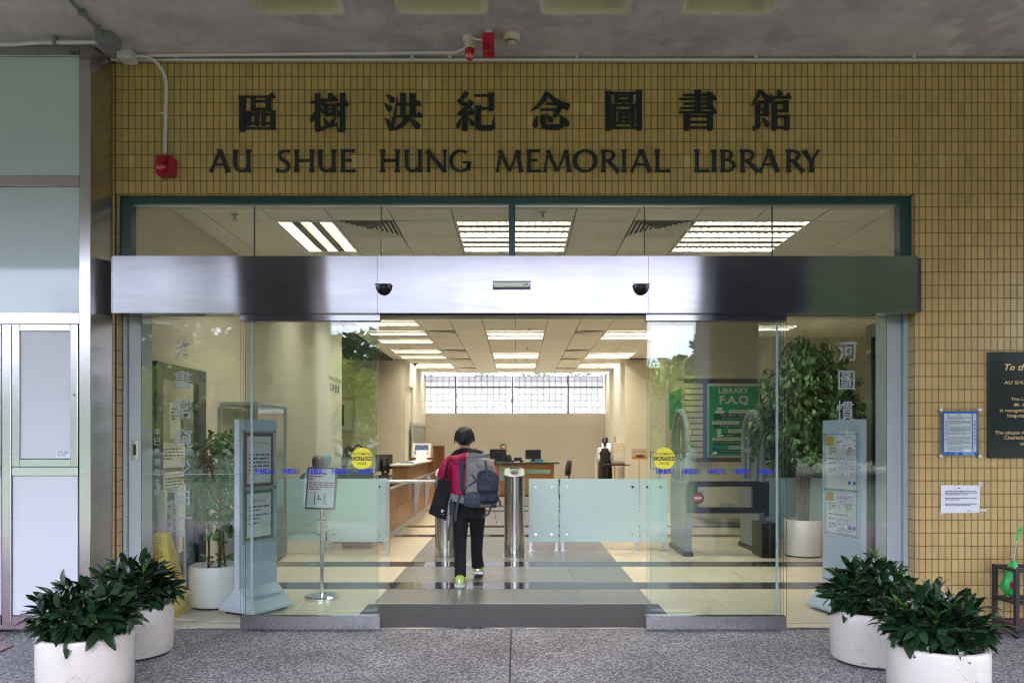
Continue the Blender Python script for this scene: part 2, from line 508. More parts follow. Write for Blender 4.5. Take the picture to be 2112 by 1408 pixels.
# washed pebble paving: fine stones in a pale binder
def pebble():
    m = bpy.data.materials.new('washed_pebble'); m.use_nodes = True
    t = m.node_tree; N = t.nodes; L = t.links; b = N['Principled BSDF']
    tc = N.new('ShaderNodeTexCoord')
    vo = N.new('ShaderNodeTexVoronoi'); vo.inputs['Scale'].default_value = 74
    L.new(tc.outputs['Object'], vo.inputs['Vector'])
    rp = N.new('ShaderNodeValToRGB')
    sp = N.new('ShaderNodeSeparateColor'); L.new(vo.outputs['Color'], sp.inputs[0]); L.new(sp.outputs[0], rp.inputs[0])
    el = rp.color_ramp.elements
    el[0].position = 0; el[0].color = (.075, .072, .08, 1)
    el[1].position = 1; el[1].color = (.66, .64, .64, 1)
    for p, c in ((.25, (.23, .22, .235)), (.5, (.40, .388, .395)), (.8, (.53, .515, .525))):
        e = el.new(p); e.color = (*c, 1)
    d = N.new('ShaderNodeMapRange'); L.new(vo.outputs['Distance'], d.inputs[0]); d.inputs[1].default_value = .35; d.inputs[2].default_value = .75
    mxn = N.new('ShaderNodeMix'); mxn.data_type = 'RGBA'; L.new(d.outputs[0], mxn.inputs[0]); L.new(rp.outputs[0], mxn.inputs[6]); mxn.inputs[7].default_value = (.135, .128, .145, 1)
    nz = N.new('ShaderNodeTexNoise'); nz.inputs['Scale'].default_value = 1.7; nz.inputs['Detail'].default_value = 5; L.new(tc.outputs['Object'], nz.inputs[0])
    mr = N.new('ShaderNodeMapRange'); L.new(nz.outputs[0], mr.inputs[0]); mr.inputs[1].default_value = .3; mr.inputs[2].default_value = .7; mr.inputs[3].default_value = .70; mr.inputs[4].default_value = 1.14
    mu = N.new('ShaderNodeMix'); mu.data_type = 'RGBA'; mu.blend_type = 'MULTIPLY'; mu.inputs[0].default_value = 1; L.new(mxn.outputs[2], mu.inputs[6]); L.new(mr.outputs[0], mu.inputs[7])
    L.new(mu.outputs[2], b.inputs['Base Color'])
    b.inputs['Roughness'].default_value = .6
    bp = N.new('ShaderNodeBump'); bp.inputs['Strength'].default_value = .8; bp.inputs['Distance'].default_value = .004; bp.invert = True
    L.new(vo.outputs['Distance'], bp.inputs['Height']); L.new(bp.outputs[0], b.inputs['Normal'])
    return m
M_pebble = pebble()
M_lawn = mat('lawn_grass', (.03, .048, .014), .9, var=.35, vscale=1.2)
M_hill = mat('far_hill', (.10, .14, .13), .95, var=.3, vscale=.02)
M_colbrown = mat('brown_column_render', (.20, .185, .175), .8, var=.1, vscale=1.5)
M_colslate = mat('slate_column_paint', (.085, .10, .125), .7)
M_conc = mat('plain_concrete', (.34, .33, .32), .85, var=.12, vscale=1.5)
M_lamp = emit('fluorescent_light', LAMP_COL, LAMP)
M_louvre = mat('grey_louvre', (.15, .145, .135), .5)
M_tray = mat('white_lamp_tray', (.82, .80, .73), .4)
M_screen = emit('lit_screen', (.25, .5, .9), .12)
M_exit = emit('lit_exit_sign', (.75, .95, .9), .09)
# ================================================================== THE SETTING
def struct(name, mb, mats, **k):
    return mb.build(name, mats, kind='structure', **k)

SOF = 4.35                                     # height of the porch soffit
CANOPY_Y = -1.25                               # its outer edge, behind the camera
# outdoor ground as one sheet up to the building, and again behind it
mb = MB()
mb.box(-900, 900, -1500, -1.8, -.3, -.06)
mb.box(-900, 900, 27.0, 1500, -.3, -.06)
struct('ground', mb, M_lawn)
mb = MB(); mb.box(-14, 14, -1.8, 3.4, -.3, -.001)
struct('paved_plaza', mb, M_plaza_dark)  # out-of-view paving, made dark to cut light bounced up the tiles
mb = MB(); mb.box(-14, 14, 3.402, 5.60, -.3, 0)
pave = struct('pavement', mb, M_pebble)
mb = MB()
mb.box(-.047, -.037, 3.41, 5.57, .0005, .0035)
mb.build('joint_strip', M_darkseal, pave)
# pink pavers running past the porch
me = MB().box(-.098, .098, -.098, .098, 0, .012).mesh('paver', M_paver, bevel=.003)
i = 0
for r_ in range(9):
    for c_ in range(10):
        x, y = -5.0 + .2 * c_, 5.22 - .2 * r_
        if x + .1 > -3.52 + (5.25 - y) * .10: continue
        put('paver', me, pave, Matrix.Translation((x, y, 0)))
# hills far beyond the lawn, mirrored in the glass
mb = MB()
g = random.Random(3)
for (cx, cy, w_, h_) in ((420, -1150, 260, 190), (150, -1250, 300, 150), (-260, -1200, 340, 120), (760, -1000, 300, 150), (-700, -1100, 360, 110)):
    rings = []
    for k in range(9):
        q = k / 8
        rings.append([(cx + math.cos(a * math.pi / 9) * w_ * (1 - q) ** .8 * (1 + .12 * math.sin(a * 2.3 + cx)), cy + math.sin(a * math.pi / 9) * w_ * .7 * (1 - q) ** .8, -2 + h_ * q + (g.uniform(-4, 4) if 0 < k < 8 else 0)) for a in range(18)])
    mb.loft(rings)
struct('hills', mb, M_hill, smooth=True)

# porch soffit with coffers
CX = [(-1.78, -1.167), (-.818, -.19), (.153, .775), (1.11, 1.742)]
mb = MB()
mb.box(-14, -1.78, CANOPY_Y, 5.62, SOF, SOF + .5)
mb.box(1.742, 14, CANOPY_Y, 5.62, SOF, SOF + .5)
mb.box(-1.78, 1.742, 5.04, 5.62, SOF, SOF + .5)
for (a, b) in zip(CX, CX[1:]): mb.box(a[1], b[0], CANOPY_Y, 5.04, SOF, SOF + .5)
y = 5.04
rows = []
while y - .62 > CANOPY_Y:
    rows.append((y - .62, y)); y -= .965
for a, b in CX:
    for (r0, r1), nxt in zip(rows, rows[1:] + [(None, CANOPY_Y)]):
        mb.box(a, b, nxt[1], r0, SOF, SOF + .5)
sof = struct('porch_soffit', mb, M_plaster)
mb = MB()                                       # soft fillets and painted backs of the coffers
def rr_ring(a, b, c, d, r, z, n=6):
    out = []
    for cx_, cy_, a0 in ((b - r, d - r, 0), (a + r, d - r, 90), (a + r, c + r, 180), (b - r, c + r, 270)):
        for q in range(n + 1):
            w_ = R(a0 + 90 * q / n); out.append((cx_ + r * math.cos(w_), cy_ + r * math.sin(w_), z))
    return out
for a, b in CX:
    for r0, r1 in rows:
        g0 = rr_ring(a - .006, b + .006, r0 - .006, r1 + .006, .001, SOF - .003)
        rr = [g0] + [rr_ring(a + q, b - q, r0 + q, r1 - q, .055, SOF + z) for q, z in ((.0, -.003), (.007, .002), (.015, .014), (.021, .04), (.03, .15), (.045, .30))]
        mb.loft(rr[:3], caps=False, m=1); mb.loft(rr[2:], caps=False, m=0); mb.face([mb.pt(p) for p in rr[-1]], 0)
mb.recalc = False
mb.build('coffer_lining', [M_coffer, M_plaster], sof, smooth=50)
mb = MB(); mb.box(-14.2, 14.2, CANOPY_Y - .1, 5.7, SOF + .52, SOF + .7); mb.box(-14.2, 14.2, CANOPY_Y - .12, CANOPY_Y - .004, SOF - .05, SOF + .515)
mb.build('porch_roof', M_conc, sof)

# porch columns behind the camera, mirrored in steel and glass
for k, (x0, x1, m_, lab) in enumerate(((-4.30, -3.12, M_colbrown, 'broad grey porch column mirrored in the steel band beside the pale door head'), (3.0, 4.45, M_colslate, 'broad blue grey porch column mirrored in the steel band above the tall ficus'))):
    t = thing('porch_column', lab, 'column', ((x0 + x1) / 2, -.5, 0))
    MB().box(x0, x1, -1.20, -.25, .12, SOF - .002).build('shaft', m_, t, bevel=.02)
    MB().box(x0 - .03, x1 + .03, -1.23, -.22, 0, .118).build('base', M_conc, t, bevel=.01)

# ------------------------------------------------------------------ tiled front
OX0, OX1, OZ = -3.06, 3.04, 3.316
PX_, PZ_ = .0499, .0995
wall = thing('tiled_wall', 'mustard yellow glazed tile wall round the glass library entrance', 'wall', (0, 5.65, 0))
mb = MB()
mb.box(-3.15, 5.6, 5.618, 5.90, OZ, SOF)
mb.box(OX1, 5.6, 5.618, 5.90, 0, OZ)
mb.box(-3.15, OX0, 5.618, 5.90, 0, OZ)
mb.build('grout_bed', M_grout, wall)
def tile_mb(mb, x, z, w=.0462, h=.0960, y=5.612):
    a, b, c, d = x, x + w, z, z + h; e = .0025
    f = [mb.pt(p) for p in ((a + e, y, c + e), (b - e, y, c + e), (b - e, y, d - e), (a + e, y, d - e))]
    k = [mb.pt(p) for p in ((a, y + .0035, c), (b, y + .0035, c), (b, y + .0035, d), (a, y + .0035, d))]
    q = [mb.pt(p) for p in ((a, y + .0065, c), (b, y + .0065, c), (b, y + .0065, d), (a, y + .0065, d))]
    mb.face(f)
    for u, v in ((f, k), (k, q)):
        for j in range(4): mb.face((u[j], v[j], v[(j + 1) % 4], u[(j + 1) % 4]))
tile_one = MB(); tile_mb(tile_one, -.0231, -.048, y=0)
tile_me = tile_one.mesh('tile', M_tile)
field = MB(); n_t = 0
g = random.Random(11)
def jit(): return g.gauss(0, .0006)
cols = int((5.55 - OX0) / PX_)
for c_ in range(cols):
    x = OX0 - .006 + c_ * PX_ + .0018
    for k in range(-34, 11):
        z = OZ + k * PZ_ + .0018
        h = .0960
        if k < 0 and x < OX1:
            if x + .0462 > OX1 + .004 and z > 0: tile_mb(field, OX1 + .001, z, w=x + .0462 - OX1 - .001)
            continue
        if z + h > SOF - .004: h = SOF - .004 - z
        if z < 0 or h < .02: continue
        if k < 0 and X(1893) < x < X(2112) and 9 <= -k <= 26 and n_t < 300 and h > .094:
            M_ = Matrix.Translation((x + .0231, 5.612 - 5.65, z + .048)) @ Matrix.Rotation(g.gauss(0, .006), 4, 'Z') @ Matrix.Rotation(g.gauss(0, .006), 4, 'X')
            put('tile', tile_me, wall, M_); n_t += 1
        else:
            y0 = 5.612 + jit()
            q_ = g.random(); field.m = 1 if q_ < .012 else 2 if q_ < .035 else 0
            tile_mb(field, x, z, h=h, y=y0)
field.m = 0
for k in range(-10, 33):                        # the cut tiles beside the steel return
    tile_mb(field, OX0 - .064, OZ - (k + 1) * PZ_ + .003, w=.05)
x = OX0                                         # tiles turning under the head and into the jamb
for c_ in range(int((OX1 - OX0) / PX_)):
    a = OX0 - .003 + c_ * PX_
    field.box(a, a + .044, 5.622, 5.69, OZ - .006, OZ)
for k in range(33):
    z = OZ - (k + 1) * PZ_ + .003
    field.box(OX1 - .006, OX1, 5.622, 5.69, z, z + .0935)
    field.box(OX0, OX0 + .006, 5.622, 5.69, z, z + .0935)
field.build('tile_field', [M_tile, M_tile_pale, M_tile_dull], wall, kind='stuff')

# ------------------------------------------------------------------ inside: floor, ceiling, walls
IX0, IX1, IY0, IY1 = -3.31, 7.5, 5.6, 24.2
CEIL = 3.65
mb = MB(); mb.box(-9, 9, 5.60, 27, -.3, -.004); 
floor = struct('lobby_floor', mb, M_floor_joint)
bt = MB().box(-.297, .297, -.297, .297, -.004, 0).mesh('beige_floor_tile', M_floor_beige)
gt = MB().box(-.2985, .2985, -.2985, .2985, -.004, 0).mesh('grey_floor_tile', M_floor_grey)
st = [(7.13, 7.47), (8.42, 8.76), (11.05, 11.35), (12.3, 12.6), (15.1, 15.4), (16.2, 16.5)]
GX0, GX1 = -1.26, 1.19
def in_stripe(y): return any(a - .02 < y < b + .02 for a, b in st)
# the stone floor is laid in bands between the dark stripes
bands = []
y = 5.62
for a, b in st + [(24.3, 24.3)]:
    n = max(1, round((a - y) / .6)); h = (a - y) / n
    for k in range(n): bands.append((y + k * h, y + (k + 1) * h))
    y = b
rest = MB(); rest_g = MB(); nb = 0; ng = 0
for (y0, y1) in bands:
    w = (GX1 - GX0) / 4
    for k in range(4):
        a = GX0 + k * w
        if y1 < 6.45: continue
        if ng < 90 and y0 < 16:
            me = MB().box(a + .0015, a + w - .0015, y0 + .0015, y1 - .0015, -.004, 0).mesh('grey_floor_tile', M_floor_grey)
            put('grey_floor_tile', me, floor, Matrix()); ng += 1
        else: rest_g.box(a + .0015, a + w - .0015, y0 + .0015, y1 - .0015, -.004, 0)
    for side in (-1, 1):
        k = 0
        while True:
            a = (GX0 - (k + 1) * .6) if side < 0 else GX1 + k * .6
            k += 1
            if a < -3.7 and y1 < 13.8 or a < -8 or a > 7.4: break
            if y0 < 12.5 and -3.4 < a < 4.6 and nb < 200:
                me = MB().box(a + .002, a + .598, y0 + .002, y1 - .002, -.004, 0).mesh('beige_floor_tile', M_floor_beige)
                put('beige_floor_tile', me, floor, Matrix()); nb += 1
            else: rest.box(a + .002, a + .598, y0 + .002, y1 - .002, -.004, 0)
rest.build('beige_tile_field', M_floor_beige, floor, kind='stuff')
rest_g.build('grey_tile_field', M_floor_grey, floor, kind='stuff')
for a, b in st:
    mb = MB(); 
    lo = -2.5 if a > 8 and a < 9 else -3.2
    hi = 4.6
    x = lo
    while x < hi:
        mb.box(x, min(hi, x + .9) - .002, a + .001, b - .001, -.004, .0012); x += .9
    mb.build('dark_stripe', M_floor_dark, floor)

# back of the building shell
for b_ in ((-3.55, IX0, 5.905, 13.9, 0, CEIL),
           (-9, -3.08, 19.7, 24.4, 0, CEIL),
           (-9.2, -9.0, 5.9, 24.4, 0, CEIL),
           (-9, -3.555, 13.6, 13.9, 0, CEIL),
           (2.9, 9, 19.7, 24.4, 0, CEIL),
           (8, 8.2, 5.9, 19.695, 0, CEIL),
           (-3.079, 2.899, 24.2, 24.4, 0, 2.37),
           (3.31, 8, 5.905, 6.0, 0, CEIL),
           (-3.3, 3.3, 5.905, 5.99, 3.32, CEIL),
           (3.04, 3.305, 5.905, 5.99, 0, CEIL)):
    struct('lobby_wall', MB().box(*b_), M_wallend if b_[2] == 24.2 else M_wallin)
mb = MB(); mb.box(-9.5, 9, 5.72, 24.6, CEIL + .10, CEIL + .5)
mb.box(-3.3, 3.3, 5.72, 5.9, CEIL, CEIL + .055)
ceil = struct('lobby_ceiling', mb, M_gap)

# ceiling grid cells
GX, GY, P = -.03, 7.40, .604
lights = []                                    # (kx, ky, nx, ny)
for ky in (0, 1, 12, 13, 18, 19, 22, 23, 26): lights.append((-1, ky, 2, 1, 'middle'))
lights.append((-1, 6, 2, 1, 'middle'))
for ky in (0, 1, 12, 13, 18, 19, 22, 23, 26): lights.append((3, ky, 2, 1, 'wall side'))
lights.append((3, 6, 2, 1, 'wall side'))
lights.append((-4, 0, 1, 2, 'counter side'))
for ky in (5, 8): lights.append((-5, ky, 2, 1, 'counter side'))  # two unseen lights behind the steel band, added to brighten this side
for ky in (10, 12, 14, 17, 19, 22, 23, 26): lights.append((-5, ky, 2, 1, 'counter side'))
for ky in (11, 18): lights.append((7, ky, 2, 1, 'far'))
vents = [(-3, 0), (2, 0), (-3, 12), (2, 12), (-3, 17), (2, 17), (2, 20), (-3, 20), (-3, 24), (2, 24)]
taken = set()
for kx, ky, nx, ny, _ in lights:
    for a in range(nx):
        for b in range(ny): taken.add((kx + a, ky + b))
for kx, ky in vents: taken.add((kx, ky))
pan = MB().box(.006, P - .006, .006, P - .006, 0, .02).mesh('ceiling_panel', M_panel, bevel=.003)
fieldp = MB(); npn = 0
for ky in range(-3, 28):
    for kx in range(-6, 13):
        if (kx, ky) in taken: continue
        x, y = GX + kx * P, GY + ky * P
        if y + P > 24.2: continue
        x0, x1 = x + .006, x + P - .006
        if x1 < IX0 or x0 > 7.9: continue
        if x0 < IX0: x0 = IX0 + .004
        if y > 19.1 and x0 > 2.85: continue
        ya_ = max(y + .006, 5.93)
        if ya_ > y + P - .02: continue
        full = x1 - x0 > P - .02 and ky > -3
        seen = (-2 <= ky <= 2) or (9 <= ky <= 22)
        if full and seen and kx < 9 and npn < 290:
            put('ceiling_panel', pan, ceil, Matrix.Translation((x, y, CEIL))); npn += 1
        else:
            fieldp.box(x0, x1, ya_, y + P - .006, CEIL, CEIL + .02)
for ky in range(10, 21):                        # plain ceiling past the counter
    fieldp.box(-9, -6.2, 13.9, 19.69, CEIL, CEIL + .02) if ky == 10 else None
fieldp.build('ceiling_panel_field', M_panel, ceil, kind='stuff')
# black slatted ceiling over the counter
mb = MB(); mb.box(-6.2, -3.30, 13.9, 19.69, CEIL + .03, CEIL + .055)
sl = mb.build('slat_backing', M_tray, ceil)
for k in range(11):
    x = -3.42 - k * .26
    MB().box(x - .085, x + .085, 13.91, 19.68, CEIL - .04, CEIL + .025).build('black_slat', M_black, ceil)

# fluorescent fittings
def make_light(nx, ny):
    w, h = nx * P - .012, ny * P - .012
    t = thing('ceiling_light', 'x', 'ceiling light', (0, 0, CEIL))
    mb = MB()
    for (a, b, c, d) in ((0, w, 0, .025), (0, w, h - .025, h), (0, .025, .025, h - .025), (w - .025, w, .025, h - .025)):
        mb.box(a, b, c, d, -.004, .085)
    mb.box(.0, w, 0, h, .0855, .09)
    mb.build('housing', M_tray, t, world=False)
    n = 3
    for k in range(n):
        if nx > ny:
            c = h * (k + .5) / n
            MB().box(.03, w - .03, c - .045, c + .045, .070, .076).build('lamp_strip', M_lamp, t, world=False)
        else:
            c = w * (k + .5) / n
            MB().box(c - .045, c + .045, .03, h - .03, .070, .076).build('lamp_strip', M_lamp, t, world=False)
    mb = MB()
    if nx > ny:
        for k in range(2): mb.box(.026, w - .026, h * (k + 1) / n - .042, h * (k + 1) / n + .042, .0, .052)
        for k in range(1, 16): mb.box(w * k / 16 - .002, w * k / 16 + .002, .026, h - .026, .006, .048)
    else:
        for k in range(2): mb.box(w * (k + 1) / n - .042, w * (k + 1) / n + .042, .026, h - .026, .0, .052)
        for k in range(1, 16): mb.box(.026, w - .026, h * k / 16 - .002, h * k / 16 + .002, .006, .048)
    mb.build('louvre', M_louvre, t, world=False)
    return t
proto = {}
ords = {}
ORD = ['first', 'second', 'third', 'fourth', 'fifth', 'sixth', 'seventh', 'eighth', 'ninth', 'tenth', 'eleventh', 'twelfth']
for kx, ky, nx, ny, row in sorted(lights, key=lambda q: q[1]):
    key = (nx, ny)
    if key not in proto: o = proto[key] = make_light(nx, ny)
    else: o = copy_tree(proto[key])
    o.location = (GX + kx * P + .006, GY + ky * P + .006, CEIL)
    k = ords.get(row, 0); ords[row] = k + 1
    where = {'middle': 'in the middle row', 'wall side': 'in the row on the poster side', 'counter side': 'in the row nearest the counter', 'far': 'beyond the poster kiosk'}[row]
    if nx < ny: o['label'] = 'recessed fluorescent ceiling light with its three strips running into the lobby'
    else: o['label'] = f'recessed fluorescent ceiling light {where}, {ORD[k]} from the doors'
    o['group'] = 'fluorescent ceiling lights of the lobby'
# air diffusers
def make_vent():
    t = thing('ceiling_vent', 'x', 'air vent', (0, 0, CEIL))
    c = P / 2
    MB().box(.01, P - .01, .01, P - .01, .045, .05).build('backing', M_darkseal, t, world=False)
    for k in range(6):
        a = .008 + k * .045; b = P - a; wd = .03
        mb = MB()
        o_ = [(a, a), (b, a), (b, b), (a, b)]; i_ = [(a + wd, a + wd), (b - wd, a + wd), (b - wd, b - wd), (a + wd, b - wd)]
        lo = [mb.pt((x, y, -.002 if k == 0 else .002)) for x, y in o_]; hi = [mb.pt((x, y, .018)) for x, y in i_]
        for j in range(4): mb.face((lo[j], lo[(j + 1) % 4], hi[(j + 1) % 4], hi[j]))
        mb.recalc = False
        mb.build('vane', M_panel, t, world=False)
    return t
pv = None; ov = {}
for kx, ky in vents:
    o = make_vent() if pv is None else copy_tree(pv)
    if pv is None: pv = o
    o.location = (GX + kx * P, GY + ky * P, CEIL)
    row = 'counter side' if kx < 0 else 'poster side'
    k = ov.get(row, 0); ov[row] = k + 1
    o['label'] = f'square ceiling air vent with angled vanes on the {row}, {ORD[k]} from the doors'
    o['group'] = 'square air vents in the lobby ceiling'
# sprinklers
def make_sprinkler():
    t = thing('sprinkler', 'x', 'sprinkler', (0, 0, CEIL))
    MB().lathe([(.035, 0), (.038, -.006), (.012, -.012), (.010, -.035), (.004, -.05)], n=12).build('body', M_greyframe, t, smooth=True, world=False)
    MB().lathe([(.03, -.052), (.03, -.056)], n=12).build('deflector', M_alu, t, world=False)
    return t
ps = None
for x, y, lab in ((-2.76, 7.19, 'small pendent sprinkler on the ceiling beside the three strip light'), (.254, 7.13, 'small pendent sprinkler on the ceiling in front of the middle light'),
             (.25, 14.5, 'small pendent sprinkler before the third pair of middle lights'), (.25, 17.3, 'small pendent sprinkler between middle lights deep in the lobby'), (.28, 19.65, 'small pendent sprinkler behind the fourth pair of middle lights'),
             (-2.72, 17.3, 'small pendent sprinkler on the counter side of the lobby ceiling'), (-2.7, 19.65, 'small pendent sprinkler near the ceiling camera over the side niche')):
    o = make_sprinkler() if ps is None else copy_tree(ps)
    if ps is None: ps = o
    o.location = (x, y, CEIL); o['label'] = lab; o['group'] = 'sprinklers on the lobby ceiling'
def make_dome():
    t = thing('ceiling_camera', 'x', 'camera', (0, 0, CEIL))
    MB().lathe([(.07, 0), (.075, -.02), (.07, -.03)], n=16).build('mount', M_tray, t, smooth=True, world=False)
    MB().lathe([(.06, -.031), (.05, -.06), (.025, -.08), (.003, -.085)], n=16).build('dome', M_dark_dome, t, smooth=True, world=False)
    return t
o = make_dome(); o.location = (-2.85, 20.6, CEIL); o['label'] = 'dark ceiling camera dome above the side niche far inside'; o['group'] = 'ceiling cameras inside'
o = copy_tree(o); o.location = (2.3, 23.4, CEIL); o['label'] = 'dark ceiling camera dome in front of the glass blocks'

# glass block window high in the end wall
win = thing('glass_block_window', 'long bright glass block window above the cream end wall', 'window', (0, 24.3, 2.37))
bz0, bz1 = 2.37, CEIL - .03
colsx = [-3.07, -1.42, .0, 1.42, 2.89]
fx = [X(p, 24.3) for p in (940.5, 1057, 1171.5)]
zt = Z(798.5, 24.3)
bm_ = bpy.data.materials.new('clear_block'); bm_.use_nodes = True
t_ = bm_.node_tree; t_.nodes.remove(t_.nodes['Principled BSDF'])
tr_ = t_.nodes.new('ShaderNodeBsdfTransparent'); tr_.inputs[0].default_value = (.62, .635, .63, 1)
tl_ = t_.nodes.new('ShaderNodeBsdfTranslucent'); tl_.inputs[0].default_value = (.74, .71, .68, 1)
gl_ = t_.nodes.new('ShaderNodeBsdfGlossy'); gl_.inputs['Roughness'].default_value = .1
m1 = t_.nodes.new('ShaderNodeMixShader'); m1.inputs[0].default_value = .93
m2 = t_.nodes.new('ShaderNodeMixShader'); m2.inputs[0].default_value = .06
t_.links.new(tr_.outputs[0], m1.inputs[1]); t_.links.new(tl_.outputs[0], m1.inputs[2]); t_.links.new(m1.outputs[0], m2.inputs[1]); t_.links.new(gl_.outputs[0], m2.inputs[2])
t_.links.new(m2.outputs[0], t_.nodes['Material Output'].inputs[0])
edges = [-3.07] + fx + [2.89]
zr = [bz0, zt - .02]; zr2 = [zt + .02, bz1]
fr = MB()
for x in fx: fr.box(x - .025, x + .025, 24.21, 24.31, bz0, bz1)
for a, b in zip(edges, edges[1:]): fr.box(a + .03, b - .03, 24.21, 24.31, zt - .018, zt + .018)
fr.build('frame', M_grey_conduit, win)
mort = MB(); blk_me = {}
for a, b in zip(edges, edges[1:]):
    a2, b2 = a + .028, b - .028
    n = max(1, round((b2 - a2) / .203)); w = (b2 - a2) / n
    for (z0, z1), rws in (((bz0, zt - .02), 4), ((zt + .02, bz1), 2)):
        h = (z1 - z0) / rws
        for c_ in range(n):
            for r_ in range(rws):
                key = (round(w, 3), round(h, 3))
                if key not in blk_me:
                    blk_me[key] = MB().box(-w / 2 + .006, w / 2 - .006, -.04, .04, -h / 2 + .006, h / 2 - .006).mesh('glass_block', bm_, bevel=.012)
                put('glass_block', blk_me[key], win, Matrix.Translation((a2 + (c_ + .5) * w, 0, z0 + (r_ + .5) * h - 2.37)))
        for c_ in range(1, n): mort.box(a2 + c_ * w - .006, a2 + c_ * w + .006, 24.27, 24.33, z0, z1)
        for r_ in range(0, rws + 1):
            zz = z0 + r_ * h
            for c_ in range(n): mort.box(a2 + c_ * w + .0065, a2 + (c_ + 1) * w - .0065, 24.27, 24.33, max(z0, zz - .006), min(z1, zz + .006))
mort.build('mortar_grid', M_blockg, win)
# side niche with a doorway on the counter side of the end bay
for b_ in ((-3.078, -3.0, 19.72, 20.3, 0, CEIL), (-3.078, -3.0, 21.3, 24.19, 0, CEIL), (-3.078, -3.0, 20.302, 21.298, 3.0, CEIL)):
    struct('niche_wall', MB().box(*b_), M_wallin)
# ================================================================== ENTRANCE FRONT
YF = 5.50                                       # face of the steel band
UX, UZ = Vector((1, 0, 0)), Vector((0, 0, 1))
BLUE5 = ('HKBU',)

# teal framed fanlight
t = thing('fanlight_window', 'long teal framed fanlight above the steel door band', 'window', (0, 5.66, 2.84))
y0, y1 = 5.655, 5.74
zt, zb = OZ - .007, 2.842
mb = MB(); mb.box(OX0 + .007, OX1 - .007, y0, y1, zt - .052, zt); mb.build('head_rail', M_teal, t, bevel=.003)
for a, b in ((OX0 + .007, X(264)), (X(1049), X(1063)), (X(1861), OX1 - .007)):
    MB().box(a, b, y0 - .004, y1 - .002, zb, zt - .0525).build('upright', M_teal, t, bevel=.003)
gx = [X(264), X(516), X(782), X(1049)], [X(1063), X(1333), X(1601), X(1861)]
for gs in gx:
    for a, b in zip(gs, gs[1:]):
        MB().box(a + .003, b - .003, 5.70, 5.712, zb, zt - .053, m=1, front=((2, 3), 0)).build('pane', [M_glass, M_glass_edge], t)
mb = MB()
for x in (X(516), X(782), X(1333), X(1601)): mb.box(x - .0028, x + .0028, 5.699, 5.713, zb, zt - .053)
mb.build('silicone_joint', M_darkseal, t)
mb = MB(); mb.box(X(264), X(1861), 5.69, 5.72, zt - .06, zt - .0535); mb.build('glazing_bead', M_alu, t)

# brushed steel band with its three sheets
t = thing('steel_door_band', 'wide brushed steel band housing the sliding door gear', 'door header', (0, YF, 2.41))
zb, zt = Z(645, YF), Z(528, YF)
sx = [X(232, YF), X(778, YF), X(1337, YF), X(1893, YF)]
tilt = .007
for k, (a, b) in enumerate(zip(sx, sx[1:])):
    mb = MB()
    nx, nz = 14, 5
    def sh(u, w):
        bul = .0012 * math.sin(math.pi * u) * math.sin(math.pi * w)
        return (a + .0015 + (b - a - .003) * u, YF - (w - .5) * tilt - bul, zb + (zt - zb) * w)
    idx = [[mb.pt(sh(i_ / nx, j_ / nz)) for i_ in range(nx + 1)] for j_ in range(nz + 1)]
    for j_ in range(nz):
        for i_ in range(nx): mb.face((idx[j_][i_], idx[j_][i_ + 1], idx[j_ + 1][i_ + 1], idx[j_ + 1][i_]))
    # returns
    for (p, q) in ((0, 0),):
        top = [mb.pt(Vector(sh(i_ / nx, 1)) + Vector((0, .14, 0))) for i_ in range(nx + 1)]
        bot = [mb.pt(Vector(sh(i_ / nx, 0)) + Vector((0, .14, 0))) for i_ in range(nx + 1)]
        for i_ in range(nx):
            mb.face((idx[nz][i_], idx[nz][i_ + 1], top[i_ + 1], top[i_]))
            mb.face((idx[0][i_ + 1], idx[0][i_], bot[i_], bot[i_ + 1]))
    if k == 0:
        r_ = [mb.pt(Vector(sh(0, j_ / nz)) + Vector((0, .14, 0))) for j_ in range(nz + 1)]
        for j_ in range(nz): mb.face((idx[j_][0], idx[j_ + 1][0], r_[j_ + 1], r_[j_]))
    if k == 2:
        r_ = [mb.pt(Vector(sh(1, j_ / nz)) + Vector((0, .14, 0))) for j_ in range(nz + 1)]
        for j_ in range(nz): mb.face((idx[j_][nx], r_[j_], r_[j_ + 1], idx[j_ + 1][nx]))
    o = mb.build('steel_sheet', M_fascia, t, smooth=30)
MB().box(sx[0] - .012, sx[0] + .0005, YF + .004, YF + .12, zb + .002, zt - .002).build('end_cap', M_white_panel, t)  # pale block added to lighten the dark reflection in the corner post
MB().box(sx[0] + .02, OX1 - .002, YF + .02, 5.74, zb + .012, zt - .012).build('door_gear_box', M_darkseal, t)
MB().box(X(520), X(1600), 5.56, 5.70, zb - .012, zb + .010).build('guide_track', M_dkmetal, t)

# camera domes, sensor and rivet on the band
for px, lab in ((792, 'smoked black camera dome on the steel band nearer the alarm box side'), (1322, 'smoked black camera dome on the steel band nearer the ficus side')):
    t = thing('camera_dome', lab, 'camera', (X(px, YF), YF, Z(597, YF)), 'black camera domes on the steel band')
    c = Vector((X(px, YF), YF - .006, Z(589, YF)))
    mb = MB(); rr = []
    for i_ in range(9):
        th = math.pi / 2 * i_ / 8
        rr.append([c + Vector((.062 * math.cos(th) * math.cos(a), -.055 * math.cos(th) * abs(math.sin(a)) , -.072 * math.sin(th))) for a in [math.pi * j / 16 for j in range(17)] + [math.pi * j / 16 + math.pi for j in range(1, 16)]])
    mb.loft(rr)
    mb.build('dome', M_dark_dome, t, smooth=True)
    MB().box(c.x - .060, c.x + .060, YF - .05, YF - .006, c.z + .001, c.z + .006).build('top_plate', M_black, t, bevel=.002)
t = thing('door_sensor', 'slim grey motion sensor in the middle of the steel band', 'sensor', (X(1055, YF), YF, Z(590, YF)))
a, b = X(1018, YF), X(1093, YF); z0, z1 = Z(597, YF), Z(581, YF)
